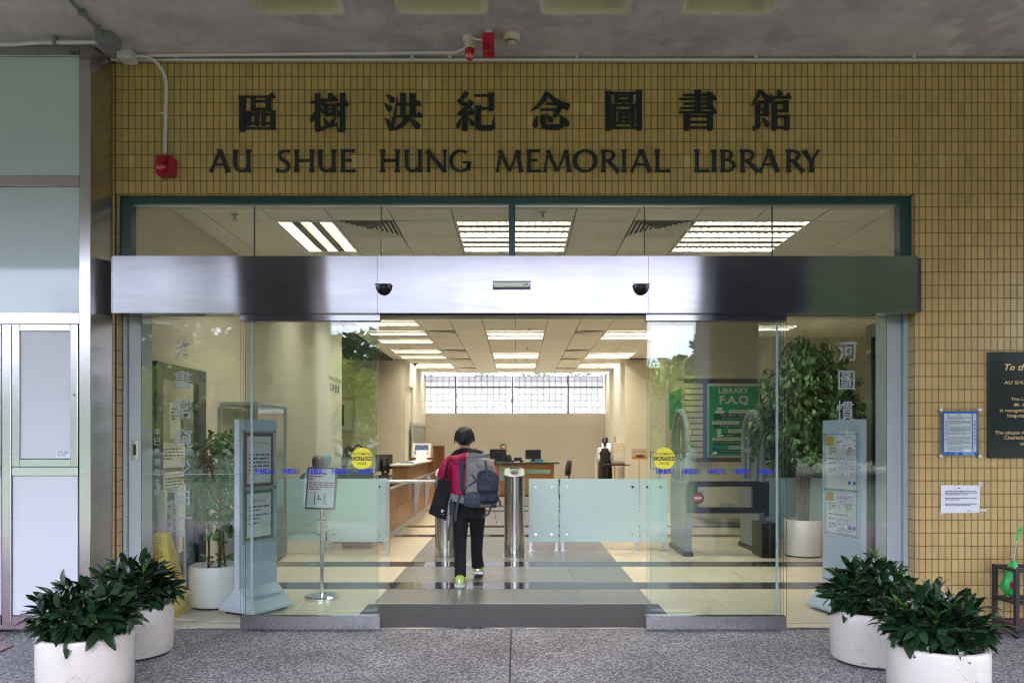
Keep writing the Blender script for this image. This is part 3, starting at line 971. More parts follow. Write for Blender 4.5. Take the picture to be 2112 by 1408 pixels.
mb = MB(); mb.prism([(a, YF - .006, z0), (a, YF - .05, z0 + .008), (a, YF - .055, z1 - .012), (a, YF - .03, z1), (a, YF - .006, z1)], (b - a, 0, 0)); mb.build('case', M_steelv, t, bevel=.002)
mb = MB(); mb.box(a - .004, a - .0005, YF - .052, YF - .006, z0, z1); mb.box(b + .0005, b + .004, YF - .052, YF - .006, z0, z1); mb.build('end_cap', M_black, t)
mb = MB(); write(mb, 'AUS', (X(1084, YF), YF - .0565, Z(590, YF)), UX, UZ, h=.014, offset=.01); mb.build('lettering', M_black, t)

# pale jambs at both ends of the opening
for a, b, lab in ((X(263, 5.72), X(291, 5.72), 'pale grey end jamb with a lock plate beside the wet floor cone'), (X(1829, 5.72), X(1862, 5.72), 'pale grey end jamb beside the plain tiled pier')):
    t = thing('door_jamb', lab, 'door jamb', ((a + b) / 2, 5.8, 0))
    MB().box(a, b, 5.735, 5.90, .02, 2.45).build('post', M_greyframe, t, bevel=.004)
    o_ = a - .07 if a < 0 else b + .004
    MB().box(o_, o_ + .066, 5.70, 5.76, .02, 2.45).build('frame', M_greyframe, t, bevel=.004)
    e = OX0 + .008 if a < 0 else b + .072
    MB().box(e, e + (a - .072 - OX0 - .010 if a < 0 else OX1 - .008 - b - .072), 5.69, 5.77, .02, 2.45).build('seal', M_darkseal if a < 0 else M_steelv, t)
    if a < 0:
        lp = MB(); lp.box(X(272, 5.73), X(284, 5.73), 5.727, 5.734, Z(947, 5.73), Z(907, 5.73)); lk = lp.build('lock_plate', M_steelv, t, bevel=.002)
        MB().box(X(275, 5.73), X(281, 5.73), 5.7245, 5.7265, Z(938, 5.73), Z(916, 5.73)).build('lock_slot', M_darkseal, lk)

# fixed outer panes with the calligraphy couplet
def outer_pane(x0, x1, lab, chars, cxp, sign):
    t = thing('fixed_glass_pane', lab, 'glass pane', ((x0 + x1) / 2, 5.72, 0))
    MB().box(x0, x1, 5.714, 5.726, .012, 2.43, m=1, front=((2, 3), 0)).build('pane', [M_glass, M_glass_edge], t)
    for ch, py0, py1, cx_, w_ in chars:
        mb = MB(); d = 5.71
        write(mb, ch, (X(cx_, d), d, Z((py0 + py1) / 2, d)), UX, UZ, w=w_ / F * d, h=(py1 - py0) / F * d, offset=(.007 if ch in '圖慣窺無書常' else .012) if w_ > 25 else .006)
        mb.build('frosted_character', M_frost_letter, t)
    return t
LC = [('洛', 703, 740, 378, 36), ('書', 764, 802, 377, 36), ('常', 822, 864, 376, 38), ('窺', 883, 923, 378, 38), ('少', 943, 980, 377, 34), ('白', 1005, 1042, 376, 32), ('丁', 1065, 1104, 378, 36)]
LS = [(c, 882 + 20.8 * k, 897 + 20.8 * k, 325, 13) for k, c in enumerate('辛巳年春謝志偉')]
tp = outer_pane(X(291, 5.72) + .002, X(497, 5.72), 'clear fixed pane with frosted Chinese verse beside the wet floor cone', LC + LS, 377, 1)
mb = MB(); mb.box(X(291, 5.72), X(540, 5.72), 5.7105, 5.7125, Z(978, 5.71), Z(976.6, 5.71)); mb.build('edge_line', M_frost_letter, tp)
RC = [('河', 703, 744, 1748, 40), ('圖', 764, 804, 1746, 34), ('慣', 826, 868, 1743, 36), ('索', 886, 926, 1747, 38), ('無', 945, 982, 1747, 38), ('南', 1010, 1048, 1744, 36), ('郭', 1066, 1104, 1743, 36)]
outer_pane(X(1622, 5.72), X(1829, 5.72) - .002, 'clear fixed pane with frosted Chinese verse in front of the tall ficus', RC, 1747, -1)

def hkbu(t, xs, y, py, d, mt, dy=0):
    for px in xs:
        mb = MB(); write(mb, 'HKBU', (X(px, d), y, Z(py, d)), UX, UZ, w=29 / F * d, h=11 / F * d, offset=.02)
        mb.build('blue_lettering', mt, t)
def caution(t, px, py, y, d):
    cx, cz, r = X(px, d), Z(py, d), 22.5 / F * d
    mb = MB(); mb.face([mb.pt((cx + r * math.cos(2 * math.pi * k / 40), y, cz + r * math.sin(2 * math.pi * k / 40))) for k in range(40)])
    mb.recalc = False
    s_ = mb.build('caution_sticker', M_yellow, t)
    mb = MB(); hb = r * .19; w_ = math.sqrt(r * r - hb * hb)
    mb.quad((cx - w_, y - .001, cz - hb), (cx + w_, y - .001, cz - hb), (cx + w_, y - .001, cz + hb), (cx - w_, y - .001, cz + hb))
    write(mb, 'AUTOMATIC', (cx, y - .001, cz + r * .42), UX, UZ, w=r * 1.70, h=r * .23, offset=.016)
    write(mb, 'DOOR', (cx, y - .001, cz - r * .45), UX, UZ, w=r * .84, h=r * .23, offset=.016)
    mb.recalc = False
    mb.build('black_print', M_black, s_)
    mb = MB(); write(mb, 'CAUTION', (cx, y - .002, cz), UX, UZ, w=r * 1.82, h=r * .30, offset=.02); mb.recalc = False
    mb.build('yellow_print', M_yellow, s_)

YL = 5.575
for side, (a, b, lab, labf, hx, cp) in enumerate(((498, 785, 'open sliding glass door leaf in front of the poster stand with a pole', 'fixed inner glass panel behind the sliding leaf on the counter side', (543, 594, 648, 700, 752), 747),
                             (1331, 1620, 'open sliding glass door leaf in front of the black swing gate', 'fixed inner glass panel behind the sliding leaf on the poster kiosk side', (1368, 1421, 1474, 1526, 1578), 1370))):
    x0, x1 = X(a, YL), X(b, YL)
    t = thing('sliding_door_leaf', lab, 'glass door', ((x0 + x1) / 2, YL, 0), 'sliding glass door leaves')
    zt_, zb_ = Z(663, YL), Z(1268, YL)
    MB().box(x0, x1, YL - .03, YL + .03, zt_, Z(645.8, YL)).build('top_rail', M_fascia, t, bevel=.003)
    MB().box(x0, x1, YL - .03, YL + .03, .012, zb_).build('bottom_rail', M_steel, t, bevel=.003)
    MB().box(x0 + .012, x1 - .012, YL - .006, YL + .006, zb_ + .001, zt_ - .001, m=1, front=((2, 3), 0)).build('pane', [M_door_glass, M_glass_edge], t)
    s_ = x0 + .012 if side == 1 else x1 - .012
    mb = MB(); e_ = x1 - .06 if side else x0 + .075
    mb.box(e_ - .008, e_ + .008, YL + .007, YL + .02, zb_ + .002, zt_ - .002); mb.build('edge_seal', M_greyframe, t)
    hkbu(t, hx, YL - .008, 971.5, YL, M_hk_blue)
    caution(t, cp, 945, YL - .0075, YL)
    f_ = thing('fixed_door_panel', labf, 'glass panel', ((x0 + x1) / 2, 5.66, 0), 'fixed glass panels behind the leaves')
    x0b, x1b = (X(498, 5.66) + .03, X(783, 5.66) - .02) if side == 0 else (X(1336, 5.66) + .02, X(1612, 5.66) - .005)
    MB().box(x0b, x1b, 5.655, 5.667, .012, 2.40, m=1, front=((2, 3), 0)).build('pane', [M_glass, M_glass_edge], f_)
    hkbu(f_, [p + (9 if side == 0 else 7) for p in hx], 5.653, 971.5, 5.66, M_hk_blue)
# threshold track
t = thing('door_threshold', 'thin steel threshold track across the entrance floor', 'threshold', (0, 5.6, 0))
MB().box(OX0, OX1, 5.571, 5.60, 0, .012).build('track', M_steel, t, bevel=.002)
MB().box(OX0, OX1, 5.602, 5.612, 0, .008).build('groove', M_darkseal, t)
t = thing('entrance_mat', 'charcoal barrier mat just inside the open doors', 'mat', (0, 6.0, 0))
MB().box(-1.30, 1.24, 5.63, 6.43, .0, .008).build('carpet', M_mat, t, bevel=.002)
MB().box(-1.30, 1.24, 6.432, 6.452, .0, .010).build('edge_strip', M_alu, t)

# ------------------------------------------------------------------ steel and glass partition beside the entrance
DP = 5.42
def px_(p): return X(p, DP)
def pz_(p): return Z(p, DP)
t = thing('glazed_partition', 'steel framed partition of white glass with narrow doors beside the entrance', 'partition', (px_(90), DP, 0))
mb = MB(); a, b = px_(163), px_(187)
mb.prism([(a, DP, .04), (b, DP, .04), (-3.084, 5.609, .04), (a, 5.609, .04)], (0, 0, pz_(95) - .04)); mb.build('corner_post', M_steelv, t, bevel=.003)
MB().box(px_(163) + .0, -3.112, 5.46, 5.6, pz_(94), SOF - .002).build('post_cap', M_steelv, t)
L0 = -5.6
MB().box(L0, a - .002, DP, DP + .12, pz_(115), pz_(95)).build('top_rail', M_steelv, t, bevel=.003)
MB().box(L0, a - .002, DP, DP + .12, pz_(384), pz_(362)).build('middle_rail', M_steelv, t, bevel=.003)
MB().box(L0, a - .002, DP - .004, DP + .12, pz_(668), pz_(645)).build('transom_rail', M_steel, t, bevel=.003)
for z0, z1 in ((384, 362), (645, 384)):
    pass
for x0, x1 in ((px_(-330), a - .004),):
    MB().box(x0, x1, DP + .012, DP + .03, pz_(361.5), pz_(115.5)).build('white_glass_pane', M_white_pane, t)
    MB().box(x0, x1, DP + .012, DP + .03, pz_(644.5), pz_(384.5)).build('white_glass_pane', M_white_pane, t)
MB().box(L0, a - .002, DP + .01, DP + .12, .04, pz_(1289)).build('base', M_steel, t)
MB().box(L0, -3.11, DP + .13, 5.61, .02, SOF - .01).build('core', M_conc, t)
def leaf(x0, x1, handle=False):
    d_ = None
    zb_, zt_ = pz_(1288), pz_(669)
    y0 = DP - .006
    w1 = .055
    mb = MB(); mb.box(x0, x0 + w1, y0, y0 + .05, pz_(962), zt_); d_ = mb.build('door', M_steelv, t, bevel=.004)
    MB().box(x1 - w1, x1, y0, y0 + .05, pz_(962), zt_).build('door_stile', M_steelv, d_, bevel=.004)
    MB().box(x0 + w1 + .001, x1 - w1 - .001, y0, y0 + .05, pz_(683), zt_).build('door_rail', M_steelv, d_, bevel=.004)
    MB().box(x0 + w1 + .001, x1 - w1 - .001, y0, y0 + .05, pz_(962), pz_(946)).build('door_rail', M_steel, d_, bevel=.004)
    MB().box(x0, x1, y0, y0 + .05, pz_(981), pz_(962.6)).build('door_rail', M_steel, d_, bevel=.004)
    MB().box(x0, x1, y0 - .002, y0 + .05, zb_, pz_(1268)).build('kick_rail', M_steel, d_, bevel=.004)
    MB().box(x0 + w1 + .002, x1 - w1 - .002, y0 + .012, y0 + .03, pz_(945.5), pz_(683.5)).build('door_pane', M_white_panel, d_)
    MB().box(x0 + .004, x1 - .003, y0 + .006, y0 + .03, pz_(1267.5), pz_(981.5)).build('lower_panel', M_white_panel, d_)
    return d_
d_ = leaf(px_(25), px_(161))
MB().cyl((px_(154), DP - .0085, pz_(814)), (px_(154), DP - .0055, pz_(814)), .006, 10).build('lock', M_darkseal, d_)
mb = MB(); mb.quad((px_(116), DP + .004, pz_(943)), (px_(144), DP + .004, pz_(943)), (px_(144), DP + .004, pz_(929)), (px_(116), DP + .004, pz_(929))); mb.recalc = False
st_ = mb.build('small_sticker', M_paper, d_)
mb = MB(); greek(mb, (px_(118), DP + .003, pz_(932)), UX, UZ, .085, 3, .014, random.Random(2)); mb.recalc = False; mb.build('fine_print', M_ink, d_, kind='stuff')
leaf(px_(-140), px_(3))
leaf(px_(-300), px_(-164))
for a_, b_ in ((px_(4), px_(24)), (px_(-163), px_(-141))):
    MB().box(a_, b_, DP - .002, DP + .1, pz_(1288), pz_(669)).build('mullion', M_steelv, t, bevel=.003)
mb = MB()
for k in range(60):
    z = pz_(1280) + k * (pz_(672) - pz_(1280)) / 60
    mb.box(px_(24) - .003, px_(24) + .003, DP - .012, DP - .003, z, z + .034)
mb.build('hinge', M_alu, t)

# ------------------------------------------------------------------ raised lettering on the tiles
YT = 5.609
def stroke(mb, pts, ws, sx, sz, x0, z0, lay):
    """ribbon in a 100 x 100 box, extruded off the wall"""
    n = len(pts); P = [Vector((p[0], p[1])) for p in pts]
    Lf, Rt = [], []
    Q = [Vector((p.x * sx, p.y * sz)) for p in P]
    u = sz
    for k in range(n):
        d = Q[min(k + 1, n - 1)] - Q[max(k - 1, 0)]
        if d.length < 1e-9: d = Vector((1, 0))
        d.normalize(); nn = Vector((-d.y, d.x))
        w = ws[k] * u / 2
        Lf.append(Q[k] + nn * w); Rt.append(Q[k] - nn * w)
    poly(mb, Lf + Rt[::-1], x0, z0, lay)
def poly(mb, pts2, x0, z0, lay):
    y0 = YT + .002; y1 = YT - .010 - lay * .00025
    a = [mb.pt((x0 + p.x, y1, z0 + p.y)) for p in pts2]; b = [mb.pt((x0 + p.x, y0, z0 + p.y)) for p in pts2]
    n = len(a)
    mb.face(a[::-1]); mb.face(b)
    for k in range(n): mb.face((a[k], b[k], b[(k + 1) % n], a[(k + 1) % n]))
class Glyph:
    def __init__(s, x0p, x1p, y0p, y1p, natw=100):
        s.mb = MB(); s.x0 = X(x0p, YT); s.z0 = Z(y1p, YT)
        s.sx = (X(x1p, YT) - s.x0) / natw; s.sz = (Z(y0p, YT) - s.z0) / 100; s.lay = 0
    def S(s, pts, ws):
        s.lay += 1
        if not isinstance(ws, (list, tuple)): ws = [ws] * len(pts)
        stroke(s.mb, pts, ws, s.sx, s.sz, s.x0, s.z0, s.lay)
    def Y(s, pts):
        s.lay += 1
        poly(s.mb, [Vector((p[0] * s.sx, p[1] * s.sz)) for p in pts], s.x0, s.z0, s.lay)
    # Chinese strokes: thin level strokes with a wedge, heavy uprights
    def H(s, x0, x1, y, w=4.5, tri=False):
        s.S([(x0, y), (x1, y)], w)
        if tri: s.Y([(x1 - 17, y + w / 2), (x1 - 9, y + 10), (x1 - 5, y + 10), (x1 + 1, y - w / 2), (x1 - 17, y - w / 2)])
    def V(s, x, y0, y1, w=14): 
        s.S([(x, y1 + 1), (x, y1 - 4), (x, (y0 + y1) / 2), (x, y0 + 5), (x, y0)], [w * 1.12, w, w * .92, w * 1.02, w * .7])
    def B(s, x0, x1, y0, y1, wl_=12, wr=13):
        s.V(x0 + wl_ / 2, y0 - 2, y1 + 3, wl_); s.V(x1 - wr / 2, y0 - 2, y1 + 4, wr)
        s.H(x0 + wl_ / 2, x1 - wr / 2, y1 - 4); s.H(x0 + wl_ / 2, x1 - wr / 2, y0 + 4)
    def T(s, p, q, w):          # teardrop, thick at q
        p, q = Vector(p), Vector(q)
        s.S([p, p.lerp(q, .35), p.lerp(q, .75), p.lerp(q, .93), q], [w * .12, w * .6, w, w * .8, w * .25])
zh = thing('chinese_sign', 'raised dark Chinese characters on the yellow tiles, upper line of the library name', 'sign', (0, YT, Z(271, YT)))
def fin(gl, nm, parent): gl.mb.build(nm, M_letter, parent)
g_ = Glyph(492, 570, 194, 272); g_.H(0, 97, 92, 4.5, True); g_.V(10.5, 0, 92, 17); g_.B(33, 87, 56, 84); g_.B(21, 56, 17, 50); g_.B(61, 98, 17, 50); g_.H(18, 99, 8, 4.5, True); fin(g_, 'character', zh)
g_ = Glyph(640, 720, 194, 272)
g_.V(19, 0, 99, 14); g_.H(1, 40, 77, 5, True); g_.T((24, 66), (1, 26), 11); g_.T((22, 68), (36, 48), 9)
g_.V(52, 78, 99, 13); g_.H(38, 70, 83, 5, True); g_.H(28, 66, 70, 5)
g_.B(36, 67, 42, 62, 10, 11); g_.T((34, 36), (46, 18), 10); g_.T((66, 38), (52, 16), 9); g_.S([(27, 5), (45, 14), (70, 18)], [9, 7, 5])
g_.V(84, 0, 99, 14); g_.H(66, 99, 71, 5, True); g_.T((70, 58), (77, 40), 10); g_.S([(84, 3), (76, 2), (69, 10)], [8, 7, 2]); fin(g_, 'character', zh)
g_ = Glyph(793, 871, 194, 271)
g_.T((5, 98), (25, 80), 16); g_.T((0, 73), (18, 55), 15); g_.S([(1, 33), (10, 26), (16, 8), (20, 3)], [3, 9, 13, 8]); g_.S([(17, 4), (23, 22), (29, 52), (34, 88)], [13, 9, 6, 1.5])
g_.V(49.5, 40, 99, 15); g_.V(75, 40, 99, 15); g_.H(30, 97, 71, 5, True); g_.H(25, 101, 40, 5, True)
g_.S([(60, 34), (48, 18), (34, 8), (22, 3)], [14, 12, 8, 2]); g_.T((63, 36), (93, 8), 17); fin(g_, 'character', zh)
g_ = Glyph(941, 1023, 191, 271)
g_.S([(27, 100), (18, 88), (8, 74)], [12, 11, 8]); g_.S([(3, 80), (12, 72), (32, 66)], [4, 9, 12]); g_.S([(40, 76), (26, 60), (3, 42)], [13, 11, 4]); g_.S([(5, 45), (24, 46), (45, 47)], [5, 7, 8]); g_.T((33, 62), (44, 44), 10)
g_.V(22, 0, 48, 14); g_.T((13, 34), (2, 8), 10); g_.T((31, 34), (44, 14), 12)
g_.H(45, 90, 91, 5); g_.V(88, 52, 97, 14); g_.H(52, 86, 58, 5); g_.V(55, 10, 64, 14); g_.S([(50, 10), (60, 8), (88, 8), (97, 12)], [10, 13, 13, 9]); g_.S([(94, 10), (94, 24), (97, 40)], [10, 6, 1.5]); fin(g_, 'character', zh)
g_ = Glyph(1095, 1175, 192, 268)
g_.S([(43, 101), (32, 80), (18, 63), (0, 50)], [15, 12, 8, 2]); g_.S([(46, 95), (60, 80), (78, 68), (99, 60)], [8, 12, 16, 17]); g_.H(38, 66, 70, 5); g_.H(25, 74, 54, 5); g_.S([(74, 60), (68, 46), (60, 34)], [14, 13, 8])
g_.T((16, 36), (9, 6), 15); g_.S([(31, 40), (31, 24), (34, 10)], [13, 14, 12]); g_.S([(28, 9), (50, 6), (74, 7), (82, 11)], [12, 14, 14, 9]); g_.S([(79, 10), (78, 20), (76, 30)], [8, 6, 2]); g_.T((40, 42), (54, 20), 14); g_.T((76, 38), (96, 10), 16); fin(g_, 'character', zh)
g_ = Glyph(1248, 1324, 188, 270)
g_.V(8, 0, 98, 15); g_.V(92, 0, 100, 15); g_.H(8, 92, 94, 5); g_.H(8, 92, 7, 5); g_.B(25, 75, 71, 90, 11, 12); g_.H(15, 85, 63, 5); g_.V(50, 62, 72, 8); g_.B(20, 80, 14, 55, 10, 11); g_.B(37, 66, 24, 44, 8, 9); g_.V(51, 44, 52, 6); fin(g_, 'character', zh)
g_ = Glyph(1400, 1478, 188, 270)
g_.V(50, 46, 101, 16); g_.H(10, 84, 89, 5); g_.V(82, 56, 95, 14); g_.H(0, 99, 79, 5, True); g_.H(12, 84, 67.5, 5); g_.H(3, 93, 56, 5, True); g_.H(0, 100, 45.5, 5, True)
g_.V(21, 0, 39, 14); g_.V(82, 0, 40, 15); g_.H(21, 82, 36, 5); g_.H(21, 82, 21, 5); g_.H(21, 82, 7, 5); fin(g_, 'character', zh)
g_ = Glyph(1550, 1632, 188, 270)
g_.S([(22, 101), (14, 84), (0, 62)], [13, 9, 3]); g_.S([(24, 98), (36, 84), (50, 76)], [8, 12, 13]); g_.H(14, 38, 72, 5); g_.V(15, 6, 69, 13); g_.V(37, 36, 72, 12); g_.H(16, 36, 53, 4.5); g_.H(16, 36, 39, 4.5); g_.S([(3, 4), (11, 7), (22, 20)], [10, 11, 4]); g_.T((27, 32), (43, 10), 13)
g_.T((66, 101), (73, 86), 16); g_.H(50, 99, 83, 5, True); g_.T((49, 91), (51, 70), 10); g_.V(57, 0, 70, 14); g_.V(86, 46, 74, 14); g_.H(57, 86, 70, 5); g_.H(57, 86, 49, 5); g_.V(88, 1, 38, 14); g_.H(57, 86, 35, 5); g_.H(57, 86, 7, 5); fin(g_, 'character', zh)

# Roman capitals with flared stems
en = thing('english_sign', 'raised dark Roman capitals on the yellow tiles, lower line of the library name', 'sign', (0, YT, Z(355, YT)))
def stem(g, x, y0=0, y1=100, w=16, f0=True, f1=True):
    e = 1.62
    ys = [y0, y0 + 3, y0 + 9, y0 + 20, (y0 + y1) / 2, y1 - 20, y1 - 9, y1 - 3, y1]
    ws = [w * (e if f0 else 1), w * (e if f0 else 1), w * (1.15 if f0 else 1), w, w * .96, w, w * (1.15 if f1 else 1), w * (e if f1 else 1), w * (e if f1 else 1)]
    g.S([(x, y) for y in ys], ws)
def bar(g, x0, x1, y, w=10, flare=0):
    if flare: g.S([(x0, y), (x1 - 14, y), (x1 - 5, y), (x1 + 2, y + flare)], [w, w, w * 1.3, w * 2.1])
    else: g.S([(x0, y), (x1, y)], w)
def diag(g, p, q, w0, w1, f0=True, f1=True):
    p, q = Vector(p), Vector(q); d = []
    ts = [0, .05, .14, .5, .86, .95, 1]
    fl = [1.55 if f0 else 1, 1.3 if f0 else 1, 1.05, 1, 1.05, 1.3 if f1 else 1, 1.55 if f1 else 1]
    g.S([p.lerp(q, k) for k in ts], [(w0 + (w1 - w0) * k) * f for k, f in zip(ts, fl)])
def arc(g, cx, cy, rx, ry, a0, a1, wv=15, wh=9, n=18, ends=None):
    pts, ws = [], []
    for k in range(n + 1):
        a = R(a0 + (a1 - a0) * k / n)
        pts.append((cx + rx * math.cos(a), cy + ry * math.sin(a)))
        ws.append(wh + (wv - wh) * abs(math.cos(a)) ** 1.3)
    if ends:
        if ends[0]: ws[0] = ends[0]; ws[1] = (ws[0] + ws[1]) / 2
        if ends[1]: ws[-1] = ends[1]; ws[-2] = (ws[-1] + ws[-2]) / 2
    g.S(pts, ws)
def L_A(g): diag(g, (52, 100), (90, 0), 17, 17, False, True); diag(g, (52, 98), (9, 0), 10, 11, False, True); g.Y([(40, 101), (60, 101), (60, 96), (40, 92)]); bar(g, 28, 74, 34, 9); return 100
def L_U(g): stem(g, 15, 42, 100, 16, False); g.S([(15, 48), (16, 28), (24, 11), (42, 4), (58, 7), (70, 17), (76, 28)], [16, 16, 14, 11, 10, 9, 8]); stem(g, 81, 0, 100, 15)
def L_S(g): g.S([(88, 92), (72, 95), (48, 95), (28, 88), (22, 75), (30, 62), (55, 50), (76, 38), (82, 24), (72, 9), (48, 3), (24, 4), (6, 12)], [16, 9, 10, 13, 16, 17, 18, 18, 16, 12, 10, 11, 20])
def L_H(g): stem(g, 15); stem(g, 85); bar(g, 15, 85, 52, 11)
def L_E(g): stem(g, 22); bar(g, 20, 88, 95, 10, -3); bar(g, 20, 78, 53, 10); bar(g, 20, 96, 5, 10, 4)
def L_N(g): stem(g, 14, w=12); diag(g, (8, 97), (88, 3), 17, 17, True, False); stem(g, 88, w=11)
def L_G(g): arc(g, 52, 50, 42, 46, 52, 330, 17, 9, 22, (16, 12)); stem(g, 88, 8, 45, 15, False, True); bar(g, 62, 95, 44, 7)
def L_M(g): diag(g, (20, 97), (9, 0), 10, 11, True, True); diag(g, (19, 97), (50, 5), 16, 15, True, False); diag(g, (80, 97), (52, 5), 10, 9, True, False); diag(g, (80, 97), (91, 0), 16, 16, True, True)
def L_O(g): arc(g, 50, 50, 42, 46, 0, 360, 18, 10, 32)
def L_R(g): stem(g, 18); g.S([(18, 95), (45, 95), (66, 88), (70, 74), (62, 60), (42, 52), (20, 52)], [9, 9, 13, 16, 13, 9, 8]); diag(g, (42, 52), (94, 0), 15, 16, False, True)
def L_I(g): stem(g, 50)
def L_L(g): stem(g, 24); bar(g, 22, 96, 5, 10, 5)
def L_B(g): stem(g, 20); g.S([(20, 95), (50, 95), (68, 88), (72, 76), (64, 63), (44, 55), (20, 55)], [9, 9, 12, 15, 12, 9, 8]); g.S([(30, 55), (60, 52), (80, 42), (84, 28), (74, 12), (50, 5), (20, 5)], [8, 9, 13, 17, 13, 10, 9])
def L_Y(g): diag(g, (12, 98), (50, 46), 17, 16, True, False); diag(g, (90, 98), (52, 46), 10, 10, True, False); stem(g, 52, 0, 50, 16, True, False)
FN = {k[2:]: v for k, v in list(globals().items()) if k.startswith('L_') and len(k) == 3}
LAYOUT = [('A', 431, 475.6), ('U', 480, 521), ('S', 569, 602), ('H', 606, 650), ('U', 655, 696.5), ('E', 701, 733), ('H', 783, 826), ('U', 832.5, 874), ('N', 878, 923), ('G', 926, 972.5),
          ('M', 1020.5, 1080), ('E', 1084.5, 1116), ('M', 1118, 1180), ('O', 1181.5, 1232.5), ('R', 1237, 1278), ('I', 1280.5, 1294), ('A', 1298, 1345.5), ('L', 1348, 1381),
          ('L', 1430, 1461), ('I', 1465, 1479), ('B', 1483.6, 1519), ('R', 1523.7, 1566), ('A', 1563.5, 1608), ('R', 1619, 1659), ('Y', 1653.5, 1692)]
NATW = {'I': 40, 'M': 130, 'L': 72, 'E': 72, 'S': 74, 'B': 78, 'O': 110}
for ch, a, b in LAYOUT:
    gl = Glyph(a, b, 309.5, 355.5, 100)
    k = gl.sx / gl.sz
    FN[ch](gl); fin(gl, 'letter', en)

# ------------------------------------------------------------------ fittings on the soffit and the tiles
def SP(px, py, z=SOF):                          # point on the soffit
    d = (z - EYE) * F / (VY - py)
    return Vector((X(px, d), d, z))
t = thing('white_conduit', 'long white painted conduit along the top edge of the tiles', 'conduit', (0, 5.58, 4.33))
mb = MB(); mb.tube([(X(228, 5.58), 5.585, 4.325), (5.5, 5.585, 4.325)], .0125, 8); mb.build('pipe', M_conduit, t, smooth=True)
mb = MB(); mb.tube([(X(290, 5.55), 5.545, SOF - .014), (X(940, 5.5), 5.50, SOF - .014), (X(968, 5.4), 5.41, SOF - .018)], .0125, 8); mb.build('pipe', M_conduit, t, smooth=True)
for px in (363, 850, 928, 1190, 1560, 1885):
    MB().box(X(px, 5.56) - .012, X(px, 5.56) + .012, 5.555, 5.57, SOF - .028, SOF - .001).build('pipe_clip', M_conduit, t)
t = thing('junction_box', 'white junction box at the corner of soffit and tiles', 'junction box', (X(265, 5.5), 5.5, 4.3))
MB().box(X(246, 5.5), X(276, 5.5), 5.46, 5.57, 4.275, SOF - .002).build('box', M_conduit, t, bevel=.006)
t = thing('alarm_conduit', 'white conduit bending down to the red alarm box', 'conduit', (X(338), 5.59, 3.6))
pp = [(X(277, 5.52), 5.53, 4.325)] + [(X(300 + 40 * math.sin(R(a)), 5.56), 5.53 + .055 * a / 90, 4.325 - .19 * (1 - math.cos(R(a)))) for a in (10, 25, 40, 55, 70, 82, 90)] + [(X(340.5, 5.59), 5.59, Z(318, 5.59))]
mb = MB(); mb.tube(pp, .0125, 8); mb.build('pipe', M_conduit, t, smooth=True)
MB().box(X(334, 5.6), X(347, 5.6), 5.575, 5.611, Z(239, 5.6), Z(235, 5.6)).build('saddle', M_conduit, t)
t = thing('alarm_box', 'dark red fire alarm sounder with red lens on the tiles', 'alarm', (X(339), 5.58, Z(340)))
mb = MB(); mb.prism([(X(321, 5.55), 5.545, Z(319, 5.55)), (X(352, 5.55), 5.545, Z(319, 5.55)), (X(358, 5.55), 5.545, Z(325, 5.55)), (X(357, 5.55), 5.545, Z(362, 5.55)), (X(327, 5.55), 5.545, Z(363, 5.55)), (X(321, 5.55), 5.545, Z(357, 5.55))], (0, .066, 0)); mb.build('case', M_red, t, bevel=.005)
MB().box(X(323, 5.53), X(344, 5.53), 5.525, 5.5445, Z(336, 5.53), Z(322, 5.53)).build('sounder', M_red, t, bevel=.004)
mb = MB(); mb.ell((X(333, 5.53), 5.53, Z(345, 5.53)), (.038, .03, .03), 14, 8); mb.build('lens', M_red_lens, t, smooth=True)
# red strobe, red speaker box and smoke detector under the soffit
p = SP(969, 78)
t = thing('strobe_light', 'small cream and red strobe hanging under the soffit', 'strobe', p)
MB().lathe([(.05, 0), (.05, -.03), (.042, -.035)], (p.x, p.y, p.z), 16).build('base', M_conduit, t, smooth=True)
MB().lathe([(.036, -.036), (.038, -.085)], (p.x, p.y, p.z), 16).build('collar', M_cream_plastic, t, smooth=True)
MB().lathe([(.036, -.086), (.036, -.12), (.03, -.15), (.012, -.165), (.001, -.167)], (p.x, p.y, p.z), 16).build('lens', M_red_lens, t, smooth=True)
p = SP(1007, 73)
t = thing('alarm_speaker', 'square red alarm horn under the soffit beside the strobe', 'alarm', p)
x0, x1 = X(995, 5.22), X(1020, 5.22)
mb = MB(); mb.box(x0, x1, 5.2, 5.30, Z(108, 5.22), SOF - .03); mb.build('case', M_red_lens, t, bevel=.004)
mb = MB(); mb.box(x0 + .018, x1 - .018, 5.188, 5.199, Z(105, 5.22), Z(97, 5.22)); mb.build('horn_mouth', M_red, t)
MB().box(x0 + .02, x1 - .02, 5.22, 5.28, SOF - .029, SOF - .001).build('bracket', M_conduit, t)
mb = MB(); mb.tube([(X(975, 5.3), 5.28, SOF - .03), (x0, 5.27, SOF - .05)], .008, 8); mb.build('cable', M_conduit, t)
p = SP(1055, 74)
t = thing('smoke_detector', 'round cream smoke detector under the soffit', 'smoke detector', p)
MB().lathe([(.062, 0), (.062, -.02), (.05, -.03)], (p.x, p.y, p.z), 20).build('base', M_cream_plastic, t, smooth=True)
MB().lathe([(.034, -.031), (.036, -.055), (.02, -.065)], (p.x, p.y, p.z), 16).build('sensor_head', M_cream_plastic, t, smooth=True)
MB().lathe([(.0365, -.042), (.0368, -.05)], (p.x, p.y, p.z), 16).build('dark_slot', M_darkseal, t)
